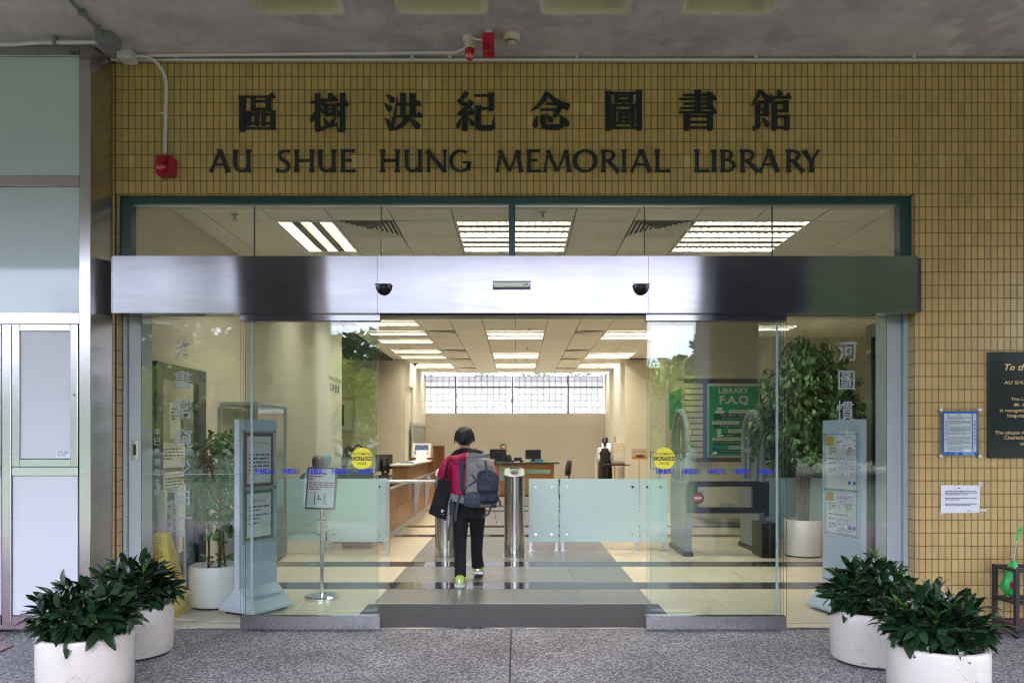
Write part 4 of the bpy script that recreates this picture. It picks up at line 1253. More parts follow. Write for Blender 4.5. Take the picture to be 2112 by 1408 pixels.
# grey conduit and box at the corner over the partition
a, b = SP(150, 0), SP(222, 74)
t = thing('grey_junction_box', 'grey junction box under the soffit over the partition', 'junction box', b)
MB().box(b.x - .06, b.x + .06, b.y - .07, b.y + .07, SOF - .075, SOF - .001).build('box', M_grey_conduit, t, bevel=.005)
t = thing('grey_conduit', 'grey conduit crossing the soffit towards the camera side', 'conduit', a)
mb = MB(); mb.tube([b + Vector((0, -.07, -.02)), a + (a - b) + Vector((0, 0, -.02))], .013, 8); mb.build('pipe', M_grey_conduit, t, smooth=True)
for k in (.3, .75):
    q = b.lerp(a, k); MB().box(q.x - .025, q.x + .025, q.y - .012, q.y + .012, SOF - .04, SOF - .001).build('saddle', M_grey_conduit, t)
t = thing('wall_conduit', 'thin grey conduit running level above the white glass partition', 'conduit', (-3.4, b.y, SOF - .05))
mb = MB(); mb.tube([(b.x - .06, b.y, SOF - .045), (X(70, b.y), b.y + .01, SOF - .045), (X(30, b.y), b.y - .02, SOF - .075), (-5.3, b.y - .02, SOF - .075)], .013, 8); mb.build('pipe', M_conduit, t, smooth=True)
for px in (113,): MB().box(X(px, b.y) - .012, X(px, b.y) + .012, b.y - .015, b.y + .02, SOF - .062, SOF - .001).build('saddle', M_grey_conduit, t)

# ------------------------------------------------------------------ notices and plaque on the pier
YW = 5.600
def quadface(mb, x0, x1, z0, z1, y, m=None):
    mb.quad((x0, y, z0), (x1, y, z0), (x1, y, z1), (x0, y, z1), m)
def flat(x0, x1, z0, z1, y, name, mt, parent, th=.002):
    return MB().box(x0, x1, y, y + th, z0, z1).build(name, mt, parent)
rg = random.Random(5)
t = thing('acrylic_notice', 'blue bordered typed notice in a clear acrylic holder on the tiled pier', 'notice', (X(1979), YW, Z(892)))
MB().box(X(1935, YW), X(2021, YW), YW - .012, YW - .008, Z(943, YW), Z(841, YW)).build('acrylic_sheet', M_glass, t)
flat(X(1943, YW), X(2016, YW), Z(938, YW), Z(848, YW), YW - .006, 'blue_border', M_blue, t)
pg = flat(X(1955, YW), X(2003, YW), Z(931.5, YW), Z(852.5, YW), YW - .0075, 'white_page', M_paper, t, .001)
for a_, b_ in ((1946.5, 1953.5), (2005.5, 2012.5)): flat(X(a_, YW), X(b_, YW), Z(931.5, YW), Z(852.5, YW), YW - .0075, 'side_strip', M_paper, t, .001)
mb = MB(); yy = YW - .0079
greek(mb, (X(1974, YW), yy, Z(855.5, YW)), UX, UZ, .035, 1, .01, rg)
for z_, n in ((859.5, 3), (868.5, 4), (880, 5), (892.5, 2), (902, 4), (911, 3), (921, 4)):
    greek(mb, (X(1957, YW), yy, Z(z_, YW)), UX, UZ, X(2001, YW) - X(1957, YW), n, .0085, rg)
mb.recalc = False; mb.build('typed_lines', M_ink, t, kind='stuff')
mb = MB()
for k, (c1, c2) in enumerate(zip('洛書常窺少白丁', '河圖慣索無南郭')):
    for c_, px in ((c1, 1950), (c2, 2009)): write(mb, c_, (X(px, YW), yy, Z(869.5 + 7.2 * k, YW)), UX, UZ, w=.018, h=.020)
mb.recalc = False; mb.build('couplet', M_ink, t)
mb = MB()
for px in (1938, 2018):
    for py in (845, 940): mb.cyl((X(px, YW), YW - .022, Z(py, YW)), (X(px, YW), YW + .01, Z(py, YW)), .012, 12)
mb.build('standoff', M_alu, t, smooth=True)
t = thing('paper_notice', 'plain white typed paper taped low on the tiled pier', 'notice', (X(1980), YW, Z(1028)))
mb = MB(); mb.prism([(X(1941, YW), YW + .002, Z(1058, YW)), (X(2020.5, YW), YW, Z(1057, YW)), (X(2021, YW), YW - .006, Z(1000, YW)), (X(1941.5, YW), YW + .002, Z(1000, YW))], (0, .0015, 0)); mb.build('sheet', M_paper, t)
mb = MB(); yy = YW - .0085
greek(mb, (X(1974, YW), yy, Z(1007, YW)), UX, UZ, .045, 1, .013, rg, th=.6)
for z_, n in ((1013, 3), (1027, 2), (1039, 2)): greek(mb, (X(1948, YW), yy, Z(z_, YW)), UX, UZ, X(2014, YW) - X(1948, YW), n, .0125, rg)
greek(mb, (X(1993, YW), yy, Z(1053, YW)), UX, UZ, .08, 1, .012, rg)
mb.recalc = False; mb.build('typed_lines', M_ink, t, kind='stuff')
mb = MB(); mb.box(X(2016, YW), X(2024, YW), YW - .0115, YW - .0085, Z(1003, YW), Z(993, YW)); mb.box(X(1936, YW), X(1943, YW), YW - .0115, YW - .0085, Z(1060, YW), Z(1055, YW)); mb.box(X(2018, YW), X(2033, YW), YW - .0115, YW - .0085, Z(1054, YW), Z(1049, YW)); mb.build('tape', M_cream_plastic, t)
t = thing('granite_plaque', 'black granite memorial plaque with gold lettering on the tiled pier', 'plaque', (X(2112), 5.59, Z(835)))
yp = 5.585
MB().box(X(2039.5, yp), X(2170, yp), yp, 5.61, Z(944, yp), Z(725.5, yp)).build('slab', M_granite, t, bevel=.002)
mb = MB(); yy = yp - .0015
def pl(s_, px, py, h_, sh=0, off=.012, w=None): write(mb, s_, (X(px, yp), yy, Z(py, yp)), UX, UZ, w=None if w is None else w / F * yp, h=h_ / F * yp, align='L', shear=sh, offset=off)
pl('To the', 2072, 757, 13.5, .3, .02, 54)
pl('AU SHUE HUNG', 2071, 788.5, 7, 0, .012, 92)
pl('This Library', 2085, 823.5, 8, 0, .006, 52)
pl('Mr. Au', 2092, 834.5, 7.5, 0, .006, 27)
pl('in recognition', 2062, 847, 9, 0, .006, 62)
pl('long-standing', 2078, 857.5, 9.5, 0, .006, 60)
pl('The plaque was', 2052, 892.5, 9, 0, .006, 72)
pl('Chairlady of', 2071, 903, 9, 0, .006, 54)
pl('on', 2104, 915, 5, 0, .006, 11)
mb.recalc = False; mb.build('gold_lettering', M_gold, t)
# ================================================================== PLANTS
def leaf_mesh(name, mt, L, W, curl, fold):
    mb = MB(); n = 5
    prof = [.07, .48, .86, 1.0, .80, .16]
    rows = []
    for k in range(n + 1):
        q = k / n; y = L * q * (1 - .06 * curl * q); z = -curl * L * q * q * .5
        w = W / 2 * prof[k]
        rows.append([mb.pt((-w, y, z + fold * w)), mb.pt((0, y, z)), mb.pt((w, y, z + fold * w))])
    for a, b in zip(rows, rows[1:]):
        for j in range(2): mb.face((a[j], a[j + 1], b[j + 1], b[j]))
    mb.recalc = False
    return mb.mesh(name, mt, smooth=180)
BIG = [leaf_mesh('leaf', M_leaf, .140, .054, c, f) for c, f in ((.3, .35), (.7, .25), (1.1, .3), (.1, .45))]
OLD = [leaf_mesh('leaf', M_leaf_old, .125, .046, c, .3) for c in (.6, 1.2)]
NEW = [leaf_mesh('leaf', M_leaf_new, .110, .040, c, .4) for c in (.2, .8)]
def orient(pos, d, up, s=1.0, roll=0.0):
    d = Vector(d).normalized(); up = Vector(up)
    x = d.cross(up)
    if x.length < 1e-4: x = d.orthogonal()
    x.normalize(); z = x.cross(d)
    M_ = Matrix((x, d, z)).transposed().to_4x4()
    M_ = M_ @ Matrix.Rotation(roll, 4, 'Y')
    return Matrix.Translation(pos) @ M_ @ Matrix.Scale(s, 4)

def pot_mesh(t, r, h, loc, mp=None):
    x, y = loc
    MB().lathe([(r * .90, 0), (r * .90, .0165)], (x, y, 0), 40).build('contact_shadow_ring', M_darkseal, t, smooth=30)  # dark ring under the pot standing in for its contact shadow
    MB().lathe([(r * .94, .017), (r * .97, .020), (r * .985, .036), (r, h * .5), (r, h - .025), (r - .006, h - .006), (r - .016, h), (r - .028, h - .004), (r - .034, h - .03), (r - .036, h - .07)], (x, y, 0), 48, caps=True).build('pot', mp or M_pot, t, smooth=35)
    MB().lathe([(r - .037, h - .06), (r * .5, h - .045), (.01, h - .04)], (x, y, 0), 24).build('soil', M_soil, t, smooth=True)

def rosette_plant(name, lab, x, y, top, rx, seed, n_ros=36, lean=(0, 0), grp='shrub pots standing before the entrance'):
    g = random.Random(seed)
    r, h = .25, .337
    t = thing(name, lab, 'potted plant', (x, y, 0), grp)
    pot_mesh(t, r, h, (x, y))
    c0 = Vector((0, 0, h - .03)); H = top - .10 - h
    st = MB(); n_leaf = 0; extra = MB()
    for i in range(n_ros):
        q = (i + .5) / n_ros
        az = i * 2.39996 + g.uniform(-.3, .3)
        cz = 1 - q ** .85 * 1.12 if i else 1
        el = math.asin(max(-.02, min(1, cz))) 
        rr = g.uniform(.78, 1.03)
        dirv = Vector((math.cos(az) * math.cos(el), math.sin(az) * math.cos(el), math.sin(el)))
        low_ = max(0, .35 - dirv.z)
        tip = c0 + Vector((0, 0, low_ * .12)) + Vector((dirv.x * rx * (rr + low_ * .35) + lean[0] * dirv.z, dirv.y * rx * rr + lean[1] * dirv.z, .06 + H * .80 * dirv.z * rr + g.uniform(-.03, .03)))
        base = c0 + Vector((dirv.x * .07, dirv.y * .07, -.02))
        mid = base.lerp(tip, .5) + Vector((0, 0, .05))
        st.tube([base + Vector((x, y, 0)), mid + Vector((x, y, 0)), tip + Vector((x, y, 0))], [.004, .0035, .003], 5)
        axis = (dirv * .75 + Vector((0, 0, .55))).normalized()
        side = axis.orthogonal().normalized(); side2 = axis.cross(side)
        nl = g.randint(7, 9)
        fresh = g.random() < .16
        for k in range(nl):
            a = k * 2.39996 + g.uniform(-.3, .3)
            open_ = g.uniform(.25, 1.25) if k < nl - 2 else g.uniform(.1, .5)
            rad = side * math.cos(a) + side2 * math.sin(a)
            d = axis * math.cos(open_) + rad * math.sin(open_)
            d.z -= .5 * max(0, 1 - dirv.z) * g.random()
            if low_ > 0 and rad.dot(Vector((dirv.x, dirv.y, 0))) < -.2: continue
            pos = tip + axis * (.012 * k - .05)
            isn = fresh and k >= nl - 3
            me = g.choice(NEW if isn else OLD if g.random() < .05 else BIG)
            s_ = g.uniform(.58, 1.0) * (.9 if isn else 1)
            M_ = orient(pos, d, axis * .8 + Vector((0, 0, .6)), s_, g.uniform(-.4, .4))
            if n_leaf < 298: put('leaf', me, t, M_); n_leaf += 1
            else:
                b0 = len(extra.v)
                for v in me.vertices: extra.pt(M_ @ v.co + Vector((x, y, 0)))
                for p in me.polygons: extra.face([b0 + j for j in p.vertices])
    st.build('stem', M_stem, t, smooth=True, kind='stuff')
    if extra.v:
        extra.recalc = False
        extra.build('leaf_mass', M_leaf, t, smooth=180, kind='stuff')
    return t
rosette_plant('potted_shrub', 'dark leaved shrub in a cracked cream pot standing in front of the partition doors', -2.466, 4.21, .665, .225, 21, 84, (-.02, 0))
rosette_plant('potted_shrub', 'dark leaved shrub in a cream pot standing before the wet floor cone', -2.583, 4.95, .69, .215, 22, 78)
rosette_plant('potted_shrub', 'dark leaved shrub in a scuffed cream pot before the ficus side poster stand', 2.314, 4.80, .75, .205, 23, 78, (.03, 0))
rosette_plant('potted_shrub', 'dark leaved shrub in a cream pot standing nearest the umbrella rack', 2.276, 3.98, .70, .215, 24, 84, (-.02, 0))

def scuffs(t, x, y, marks, name='scuff_mark', r=.2506):
    mb = MB(); mb.recalc = False
    for ang, z, w, h, sl in marks:
        a0 = R(ang); n = 4
        for k in range(n):
            p = [a0 + w / r * k / n, a0 + w / r * (k + 1) / n]
            z0 = z + sl * k / n; z1 = z + sl * (k + 1) / n
            mb.quad((x + r * math.sin(p[0]), y - r * math.cos(p[0]), z0), (x + r * math.sin(p[1]), y - r * math.cos(p[1]), z1), (x + r * math.sin(p[1]), y - r * math.cos(p[1]), z1 + h), (x + r * math.sin(p[0]), y - r * math.cos(p[0]), z0 + h))
    mb.build(name, M_scuff, t)
M_scuff = mat('grey_scuff', (.17, .15, .13), .8, var=.4, vscale=60)
PL = [o for o in COL.objects if o.name.startswith('potted_shrub')]
scuffs(PL[0], -2.466, 4.21, [(8, .12, .05, .0025, .04), (20, .16, .04, .002, -.06), (27, .10, .03, .0022, .05), (-30, .20, .02, .002, .005), (14, .06, .035, .002, -.02)])
scuffs(PL[1], -2.583, 4.95, [(30, .17, .010, .007, 0), (38, .05, .03, .003, .004), (20, .03, .05, .004, .003), (52, .22, .012, .004, .01)])
scuffs(PL[2], 2.314, 4.80, [(12, .13, .035, .0035, -.003), (11, .112, .028, .003, -.002), (18, .09, .02, .003, .002), (-38, .035, .03, .006, .002), (-18, .025, .02, .005, 0), (5, .028, .03, .005, 0), (20, .03, .04, .004, 0), (-28, .06, .012, .0025, .01), (0, .22, .006, .014, .004)])
scuffs(PL[3], 2.276, 3.98, [(-4, .24, .03, .0022, -.03), (-10, .255, .02, .0022, .012), (12, .20, .02, .003, .002), (30, .16, .03, .002, .004)])
FIC = [leaf_mesh('leaf', M_ficus, .085, .040, c, f) for c, f in ((.3, .3), (.9, .2), (.5, .5))]
def ficus(name, lab, x, y, r, h, trunks, crown, n, seed, scale, droop):
    g = random.Random(seed)
    t = thing(name, lab, 'potted tree', (x, y, 0))
    pot_mesh(t, r, h, (x, y), M_potin)
    br = MB()
    tips = []
    cz0, cz1, crx, cry, ccx = crown
    tr_ = MB()
    for (bx, tx, tz, rad) in trunks:
        pts = [Vector((x + bx + (tx - bx) * k / 5 + g.uniform(-.012, .012), y + g.uniform(-.012, .012), h - .05 + (tz - h + .05) * k / 5)) for k in range(6)]
        tr_.tube(pts, [rad * (1 - .1 * k) for k in range(6)], 8)
        tips += pts[3:]
    tr_.build('trunk', M_bark, t, smooth=True)
    nb = max(30, n // 14); ends = []
    for i in range(nb):
        q = (i + .5) / nb
        z = cz0 + (cz1 - cz0) * q
        u = (z - cz0) / (cz1 - cz0)
        prof = math.sin(math.pi * min(1, .12 + .88 * u) ** .85) ** .6 if u < .98 else .3
        az = i * 2.39996
        rr = g.uniform(.45, 1.0) * prof
        e = Vector((x + ccx + math.cos(az) * crx * rr, y + math.sin(az) * cry * rr, z + g.uniform(-.05, .05)))
        s_ = min(tips, key=lambda p: (p - Vector((x, y, z - .35))).length)
        m_ = s_.lerp(e, .55) + Vector((0, 0, .08))
        br.tube([s_, m_, e], [.007, .005, .002], 5)
        ends.append((m_, e))
    br.build('branch', M_bark, t, smooth=True, kind='stuff')
    cnt = 0; extra = MB()
    for i in range(n):
        m_, e = g.choice(ends)
        p = m_.lerp(e, g.uniform(.25, 1.08)) + Vector((g.gauss(0, .035), g.gauss(0, .035), g.gauss(0, .035)))
        out = Vector((p.x - x - ccx, p.y - y, 0))
        if out.length > 1e-3: out.normalize()
        d = out * g.uniform(.2, 1) + Vector((g.uniform(-.6, .6), g.uniform(-.6, .6), -droop * g.uniform(.2, 1.4)))
        M_ = orient(p - Vector((x, y, 0)), d, Vector((out.x * .5, out.y * .5, 1)), scale * g.uniform(.65, 1.15), g.uniform(-.6, .6))
        me = g.choice(FIC)
        if cnt < 298 and (p.y < y or i > n * .6): put('leaf', me, t, M_); cnt += 1
        else:
            b0 = len(extra.v)
            for v in me.vertices: extra.pt(M_ @ v.co + Vector((x, y, 0)))
            for q_ in me.polygons: extra.face([b0 + j for j in q_.vertices])
    extra.recalc = False
    extra.build('leaf_mass', M_ficus, t, smooth=180, kind='stuff')
    return t
ficus('potted_ficus', 'tall leafy ficus in a white drum pot beside the poster kiosk', 3.60, 9.24, .24, .46, [(-.02, -.10, 1.75, .042), (.03, .12, 1.8, .04), (0, .0, 1.3, .035)], (1.15, 2.72, .86, .62, .05), 3000, 31, 1.15, 1.0)
ft = ficus('potted_ficus', 'thin stemmed small leafed tree in a cream pot beside the tall notice stand', -2.62, 6.42, .225, .36, [(-.06, -.10, 1.2, .012), (.03, .02, 1.35, .016), (.07, .07, 1.1, .011)], (.62, 1.50, .27, .24, .03), 620, 32, 1.0, .6)
g = random.Random(4)                             # low leaves over its soil
for k in range(26):
    a = g.uniform(0, 6.28); rr = g.uniform(.03, .17)
    put('leaf', FIC[k % 3], ft, orient((rr * math.cos(a), rr * math.sin(a), .37 + g.uniform(0, .05)), (math.cos(a), math.sin(a), g.uniform(-.1, .7)), (0, 0, 1), 1.0))

# ================================================================== STANDS AND SIGNS AT THE DOOR
def poster_stand(lab, far, near, mirror, sheets):
    """tall slab on a flared foot; far and near are the floor ends of its face"""
    fx, fy = far; nx_, ny = near
    u = Vector((fx - nx_, fy - ny, 0)); L = u.length; u.normalize()          # from near end to far end
    nrm = Vector((u.y, -u.x, 0))                                             # face side
    if (nrm.x > 0) == mirror: nrm = -nrm
    O = Vector((nx_, ny, 0))
    t = thing('poster_stand', lab, 'poster stand', O, 'pale blue metal poster stands')
    th, H = .048, 1.61
    def P3(a, b, z): return O + u * a + nrm * b + Vector((0, 0, z))
    fz, fo = .215, .18
    poly_ = [P3(0, fo, .025), P3(0, fo, .045), P3(0, .0, fz), P3(0, 0, H), P3(0, -th, H), P3(0, -th, fz), P3(0, -th - fo, .045), P3(0, -th - fo, .025)]
    mb = MB(); mb.prism(poly_, u * L); bd = mb.build('slab', M_stand, t)
    mb = MB(); q = [p - u * .004 for p in poly_]; mb.prism(q, u * .0035); mb.build('edge_face', M_stand_edge, t)
    mb = MB(); mb.prism([P3(.02, .13, 0), P3(L - .02, .13, 0), P3(L - .02, -th - .13, 0), P3(.02, -th - .13, 0)], (0, 0, .024)); mb.build('plinth', M_black, t)
    v_ = UZ
    ux = -u if mirror else u                                                # reading direction on the face
    w0 = L
    g = random.Random(9)
    for (z0, z1, kind) in sheets:
        a0, a1 = L * .12, L * .88
        mb = MB(); mb.prism([P3(a0 - .02, .012, z0 - .02), P3(a1 + .02, .012, z0 - .02), P3(a1 + .02, .012, z1 + .02), P3(a0 - .02, .012, z1 + .02)], nrm * .003); hold = mb.build('acrylic_sheet', M_glass, t)
        mb = MB(); mb.prism([P3(a0, .004, z0), P3(a1, .004, z0), P3(a1, .004, z1), P3(a0, .004, z1)], nrm * .002)
        bc = {'red': mat('maroon_border', (.20, .05, .05), .6) if 'maroon_border' not in MATS else MATS['maroon_border'], 'green': mat('green_border', (.10, .17, .11), .6) if 'green_border' not in MATS else MATS['green_border'], 'plain': M_paper}[kind]
        bd_ = mb.build('notice', bc, t)
        mb = MB(); i_ = .028 if kind != 'plain' else .002
        mb.prism([P3(a0 + i_, .0065, z0 + i_), P3(a1 - i_, .0065, z0 + i_), P3(a1 - i_, .0065, z1 - i_), P3(a0 + i_, .0065, z1 - i_)], nrm * .0008); mb.build('page', M_paper, bd_)
        st_ = P3(L - a0 - i_ - .02, .0078, 0) if mirror else P3(a0 + i_ + .02, .0078, 0)
        W = a1 - a0 - 2 * i_ - .04
        cen = P3((a0 + a1) / 2, .0078, 0)
        mb = MB(); mr_ = MB(); H_ = z1 - z0
        if kind == 'red':
            write(mb, 'Take Care of Your Personal Belongings', cen + UZ * (z1 - .085), ux, UZ, w=W, h=.024, offset=.004)
            greek(mb, st_ + UZ * (z1 - .19), ux, UZ, W, 5, .032, g)
        elif kind == 'green':
            write(mr_, 'New Location!', cen + UZ * (z1 - .085), ux, UZ, w=W * .62, h=.035, offset=.004)
            greek(mb, st_ + UZ * (z1 - .145), ux, UZ, W, 2, .028, g); greek(mb, st_ + UZ * (z1 - .215), ux, UZ, W, 2, .028, g); greek(mb, st_ + UZ * (z1 - .285), ux, UZ, W, 1, .028, g)
        else:
            greek(mb, cen - ux * .05 + UZ * (z1 - .06), ux, UZ, .10, 1, .016, g)
            greek(mb, st_ + UZ * (z1 - .11), ux, UZ, W * .3, 4, .017, g); greek(mb, st_ + ux * W * .72 + UZ * (z1 - .11), ux, UZ, W * .2, 4, .017, g)
            greek(mb, st_ + UZ * (z1 - .20), ux, UZ, W, 1, .016, g); greek(mb, st_ + UZ * (z1 - .24), ux, UZ, W * .6, 1, .018, g); greek(mb, st_ + UZ * (z1 - .28), ux, UZ, W * .3, 3, .017, g)
            bal = MB(); bo = st_ + UZ * (z1 - .055) - ux * .02 + nrm * .001
            bal.face([bal.pt(bo + ux * a_ + UZ * b_) for a_, b_ in ((0, -.03), (.035, -.03), (.045, -.06), (.05, -.03), (.085, -.03), (.085, .045), (0, .045))]); bal.recalc = False
            bl = bal.build('speech_balloon', mat('amber_print', (.62, .36, .04), .6) if 'amber_print' not in MATS else MATS['amber_print'], bd_)
            lg = MB(); bo = st_ + ux * (W - .06) + UZ * (z0 + .04) + nrm * .001
            for a_, b_ in ((0, 0), (.05, 0)): lg.quad(bo + ux * a_, bo + ux * (a_ + .03), bo + ux * (a_ + .03) + UZ * .03, bo + ux * a_ + UZ * .03)
            lg.recalc = False; lg.build('badge', M_blue, bd_)
        mb.recalc = False; mb.build('typed_lines', M_ink, bd_, kind='stuff') if mb.v else None
        mr_.recalc = False
        if mr_.v: mr_.build('red_heading', M_ink_red, bd_)
        mb = MB()
        for a_ in (a0 - .012, a1 + .012):
            for z_ in (z0 - .012, z1 + .012): mb.cyl(P3(a_, 0, z_), P3(a_, .022, z_), .008, 8)
        mb.build('stud', M_chrome, t)
    mb = MB()
    slope = (Vector((0, 0, fz)) - nrm * fo - Vector((0, 0, .045))).normalized()
    c = P3(L / 2, fo * .52, .045 + (fz - .045) * .48) + slope.cross(ux).normalized() * .0
    nn = ux.cross(slope).normalized()
    write(mb, 'HKBU Library', c + nn * .003, ux, slope, w=L * .78, h=.055, offset=.0)
    mb.recalc = False; mb.build('blue_lettering', mat('slate_blue_print', (.10, .13, .34), .5) if 'slate_blue_print' not in MATS else MATS['slate_blue_print'], t)
    return t
poster_stand('pale blue poster stand with two bordered notices beside the small tree', (-2.09, 6.40), (-2.275, 6.02), False, [(1.05, 1.50, 'red'), (.60, 1.02, 'green')])
poster_stand('pale blue poster stand with two white typed sheets in front of the tall ficus', (2.655, 6.38), (2.80, 5.97), True, [(1.03, 1.48, 'plain'), (.66, 1.01, 'plain')])

# notice on a pole
t = thing('pole_sign', 'framed security notice on a steel pole with a round base', 'sign stand', (-1.777, 6.7, 0))
MB().lathe([(.155, 0), (.155, .022), (.14, .034), (.03, .04)], (-1.777, 6.7, 0), 40).build('base', M_chrome, t, smooth=30)
MB().cyl((-1.777, 6.7, .035), (-1.777, 6.7, .86), .0165, 16).build('pole', M_chrome, t, smooth=True)
mb = MB(); mb.tube([(-1.815, 6.69, .71), (-1.74, 6.69, .71)], .012, 8); mb.build('clamp', M_chrome, t)
Mr = Matrix.Translation((-1.77, 6.66, 1.005)) @ Matrix.Rotation(R(-14), 4, 'Z') @ Matrix.Rotation(R(-8), 4, 'X')
w_, h_ = .150, .19
MB(Mr).box(-w_, w_, -.008, .008, -h_, h_).build('frame', mat('maroon_metal', (.10, .035, .045), .35), t, bevel=.003)
mb = MB(Mr); mb.box(-w_ + .018, w_ - .018, -.0095, -.0082, -h_ + .016, h_ - .016); pg = mb.build('page', M_paper, t)
mb = MB(Mr); g = random.Random(6)
yy = -.0105
for k, z_ in enumerate((.125, .102, .079)): greek(mb, (-.125, yy, z_), UX, UZ, .25, 1, .017, g, fill=1 if k < 2 else .2, th=.7)
greek(mb, (-.125, yy, .045), UX, UZ, .25, 4, .019, g, th=.5)
mb.recalc = False; mb.build('red_print', M_ink_red, pg)
mb = MB(Mr)                                       # little pictogram: doorpost, bag, walking figure
mb.quad((-.06, yy, -.15), (-.05, yy, -.15), (-.05, yy, -.04), (-.06, yy, -.04)); mb.quad((-.03, yy, -.105), (.015, yy, -.105), (.015, yy, -.095), (-.03, yy, -.095)); mb.quad((-.025, yy, -.095), (-.01, yy, -.095), (-.012, yy, -.06), (-.025, yy, -.06))
mb.recalc = False; mb.build('black_print', M_ink, pg)
mb = MB(Mr)
mb.face([mb.pt((.045 + .008 * math.cos(a), yy, -.052 + .009 * math.sin(a))) for a in [k * .7 for k in range(9)]])
mb.face([mb.pt((x, yy, z)) for x, z in ((.036, -.065), (.054, -.065), (.05, -.1), (.06, -.145), (.053, -.145), (.045, -.11), (.032, -.145), (.026, -.143), (.04, -.1))])
mb.recalc = False; mb.build('green_print', mat('olive_print', (.25, .33, .05), .6), pg)
MB(Mr).box(-w_ - .03, -w_ - .002, .009, .012, -h_, h_ * .9).build('acrylic_back', M_glass, t)

# wet floor cone
cx, cy_ = X(331, 6.12), 6.15
t = thing('wet_floor_cone', 'four sided yellow wet floor cone with red characters', 'caution cone', (cx, cy_, 0))
rz = Matrix.Translation((cx, cy_, 0)) @ Matrix.Rotation(R(5), 4, 'Z')
b_, tp_, H = .165, .058, .665
def sq(s, z): return [(-s, -s, z), (s, -s, z), (s, s, z), (-s, s, z)]
mb = MB(rz); mb.loft([sq(b_, .03), sq(tp_, H - .01), sq(tp_ * .9, H)]); mb.build('body', M_yellow_pl, t, bevel=.008, smooth=30)
mb = MB(rz); mb.loft([sq(b_ + .02, 0), sq(b_ + .02, .03)]); mb.build('base', M_yellow_pl, t, bevel=.005)
mb = MB(rz); mk = MB(rz)
nf = Vector((0, -(H - .04), -(b_ - tp_))).normalized()
for k, c_ in enumerate('小心地滑'):
    z_ = .50 - .115 * k; yy = -(b_ + (tp_ - b_) * (z_ - .03) / (H - .04)) - .002
    sl_ = Vector((0, (b_ - tp_), H - .04)).normalized()
    write(mb, c_, (0, yy, z_), UX, sl_, w=.075, h=.085, offset=.02)
    yy2 = -yy
    write(mb, 'CAUTION'[k], (yy2, 0, z_), Vector((0, 1, 0)), Vector((-(b_ - tp_), 0, H - .04)).normalized(), h=.05, offset=.01)
mb.recalc = False; mb.build('red_characters', mat('red_vinyl', (.60, .05, .01), .5), t)
z_ = .60; yy = -(b_ + (tp_ - b_) * (z_ - .03) / (H - .04)) - .002
write(mk, '二', (0, yy, z_), UX, Vector((0, (b_ - tp_), H - .04)).normalized(), w=.03, h=.035, offset=.01); mk.recalc = False; mk.build('black_mark', M_black, t)

# umbrella bag stand
cx, cy_ = X(349, 6.5), 6.5
t = thing('umbrella_bag_stand', 'stand hung with white plastic umbrella bags behind the wet floor cone', 'bag stand', (cx, cy_, 0))
MB().box(cx - .16, cx + .14, cy_, cy_ + .16, 0, .06).build('base', M_greyframe, t, bevel=.005)
for dx in (-.13, .10): MB().cyl((cx + dx, cy_ + .08, .05), (cx + dx, cy_ + .08, 1.05), .012, 8).build('post', M_alu, t)
def bag(x0, x1, z0, z1, sd):
    g = random.Random(sd); mb = MB(); rr = []
    for k in range(9):
        z = z0 + (z1 - z0) * k / 8; f = 1 - .12 * abs(k - 4) / 4
        rr.append([((x0 + x1) / 2 + (x1 - x0) / 2 * f * math.cos(a) + g.uniform(-.004, .004), cy_ - .015 + .022 * f * math.sin(a) + g.uniform(-.006, .006), z) for a in [j * math.pi / 6 for j in range(12)]])
    mb.loft(rr); return mb.build('plastic_bag', M_white_panel, t, smooth=70)
bag(X(329, cy_), X(344, cy_), .28, 1.00, 1)
b2 = bag(X(345, cy_), X(371, cy_), .22, 1.02, 2)
mb = MB(); yq = cy_ - .046
write(mb, 'HONG KONG BAPTIST UNIVERSITY', (X(364.5, cy_), yq, .70), Vector((0, 0, 1)), Vector((-1, 0, 0)), w=.52, h=.03, offset=.02)
for k, c_ in enumerate('學大會浸港香'): write(mb, c_, (X(354, cy_), yq, .55 + .075 * k), UX, UZ, w=-.042, h=.045, offset=.01)
mb.quad((X(352, cy_), yq, .98), (X(368, cy_), yq, .98), (X(368, cy_), yq, .92), (X(352, cy_), yq, .92)); mb.recalc = False; mb.build('navy_print', mat('navy_print', (.02, .05, .12), .5), b2)

# ================================================================== ALONG THE SIDE WALL
WX = IX0
t = thing('dark_framed_door', 'dark blue framed glass door with pinned notices in the side wall', 'door', (WX, 7.2, 0))
ya, yb, zt_ = 6.66, 7.72, 2.16
mdoor = mat('navy_door_paint', (.008, .02, .04), .35)
for a, b, z0, z1 in ((ya, ya + .12, 0, zt_), (yb - .18, yb, 0, zt_), (ya + .121, yb - .181, zt_ - .14, zt_), (ya + .121, yb - .181, 0, .2)):
    MB().box(WX + .002, WX + .05, a, b, z0, z1).build('frame', mdoor, t, bevel=.004)
MB().box(WX + .003, WX + .02, ya + .121, yb - .181, .201, zt_ - .141).build('pane', mat('dark_door_glass', (.03, .06, .07), .1, coat=1), t)
for (a, b, z0, z1) in ((ya + .30, ya + .52, 1.45, 1.80), (ya + .12, ya + .62, 1.18, 1.42), (ya + .18, ya + .6, .35, 1.14)):
    mb = MB(); mb.box(WX + .0215, WX + .023, a, b, z0, z1); pg = mb.build('notice', M_cream_plastic, t)
    mb = MB(); greek(mb, (WX + .0245, a + .03, z1 - .07), Vector((0, 1, 0)), UZ, b - a - .06, 4, .03, random.Random(3)); mb.recalc = False; mb.build('typed_lines', M_ink, pg, kind='stuff')
t = thing('wall_beacon', 'small red alarm beacon high on the side wall by the entrance', 'alarm', (WX, 6.1, 2.3))
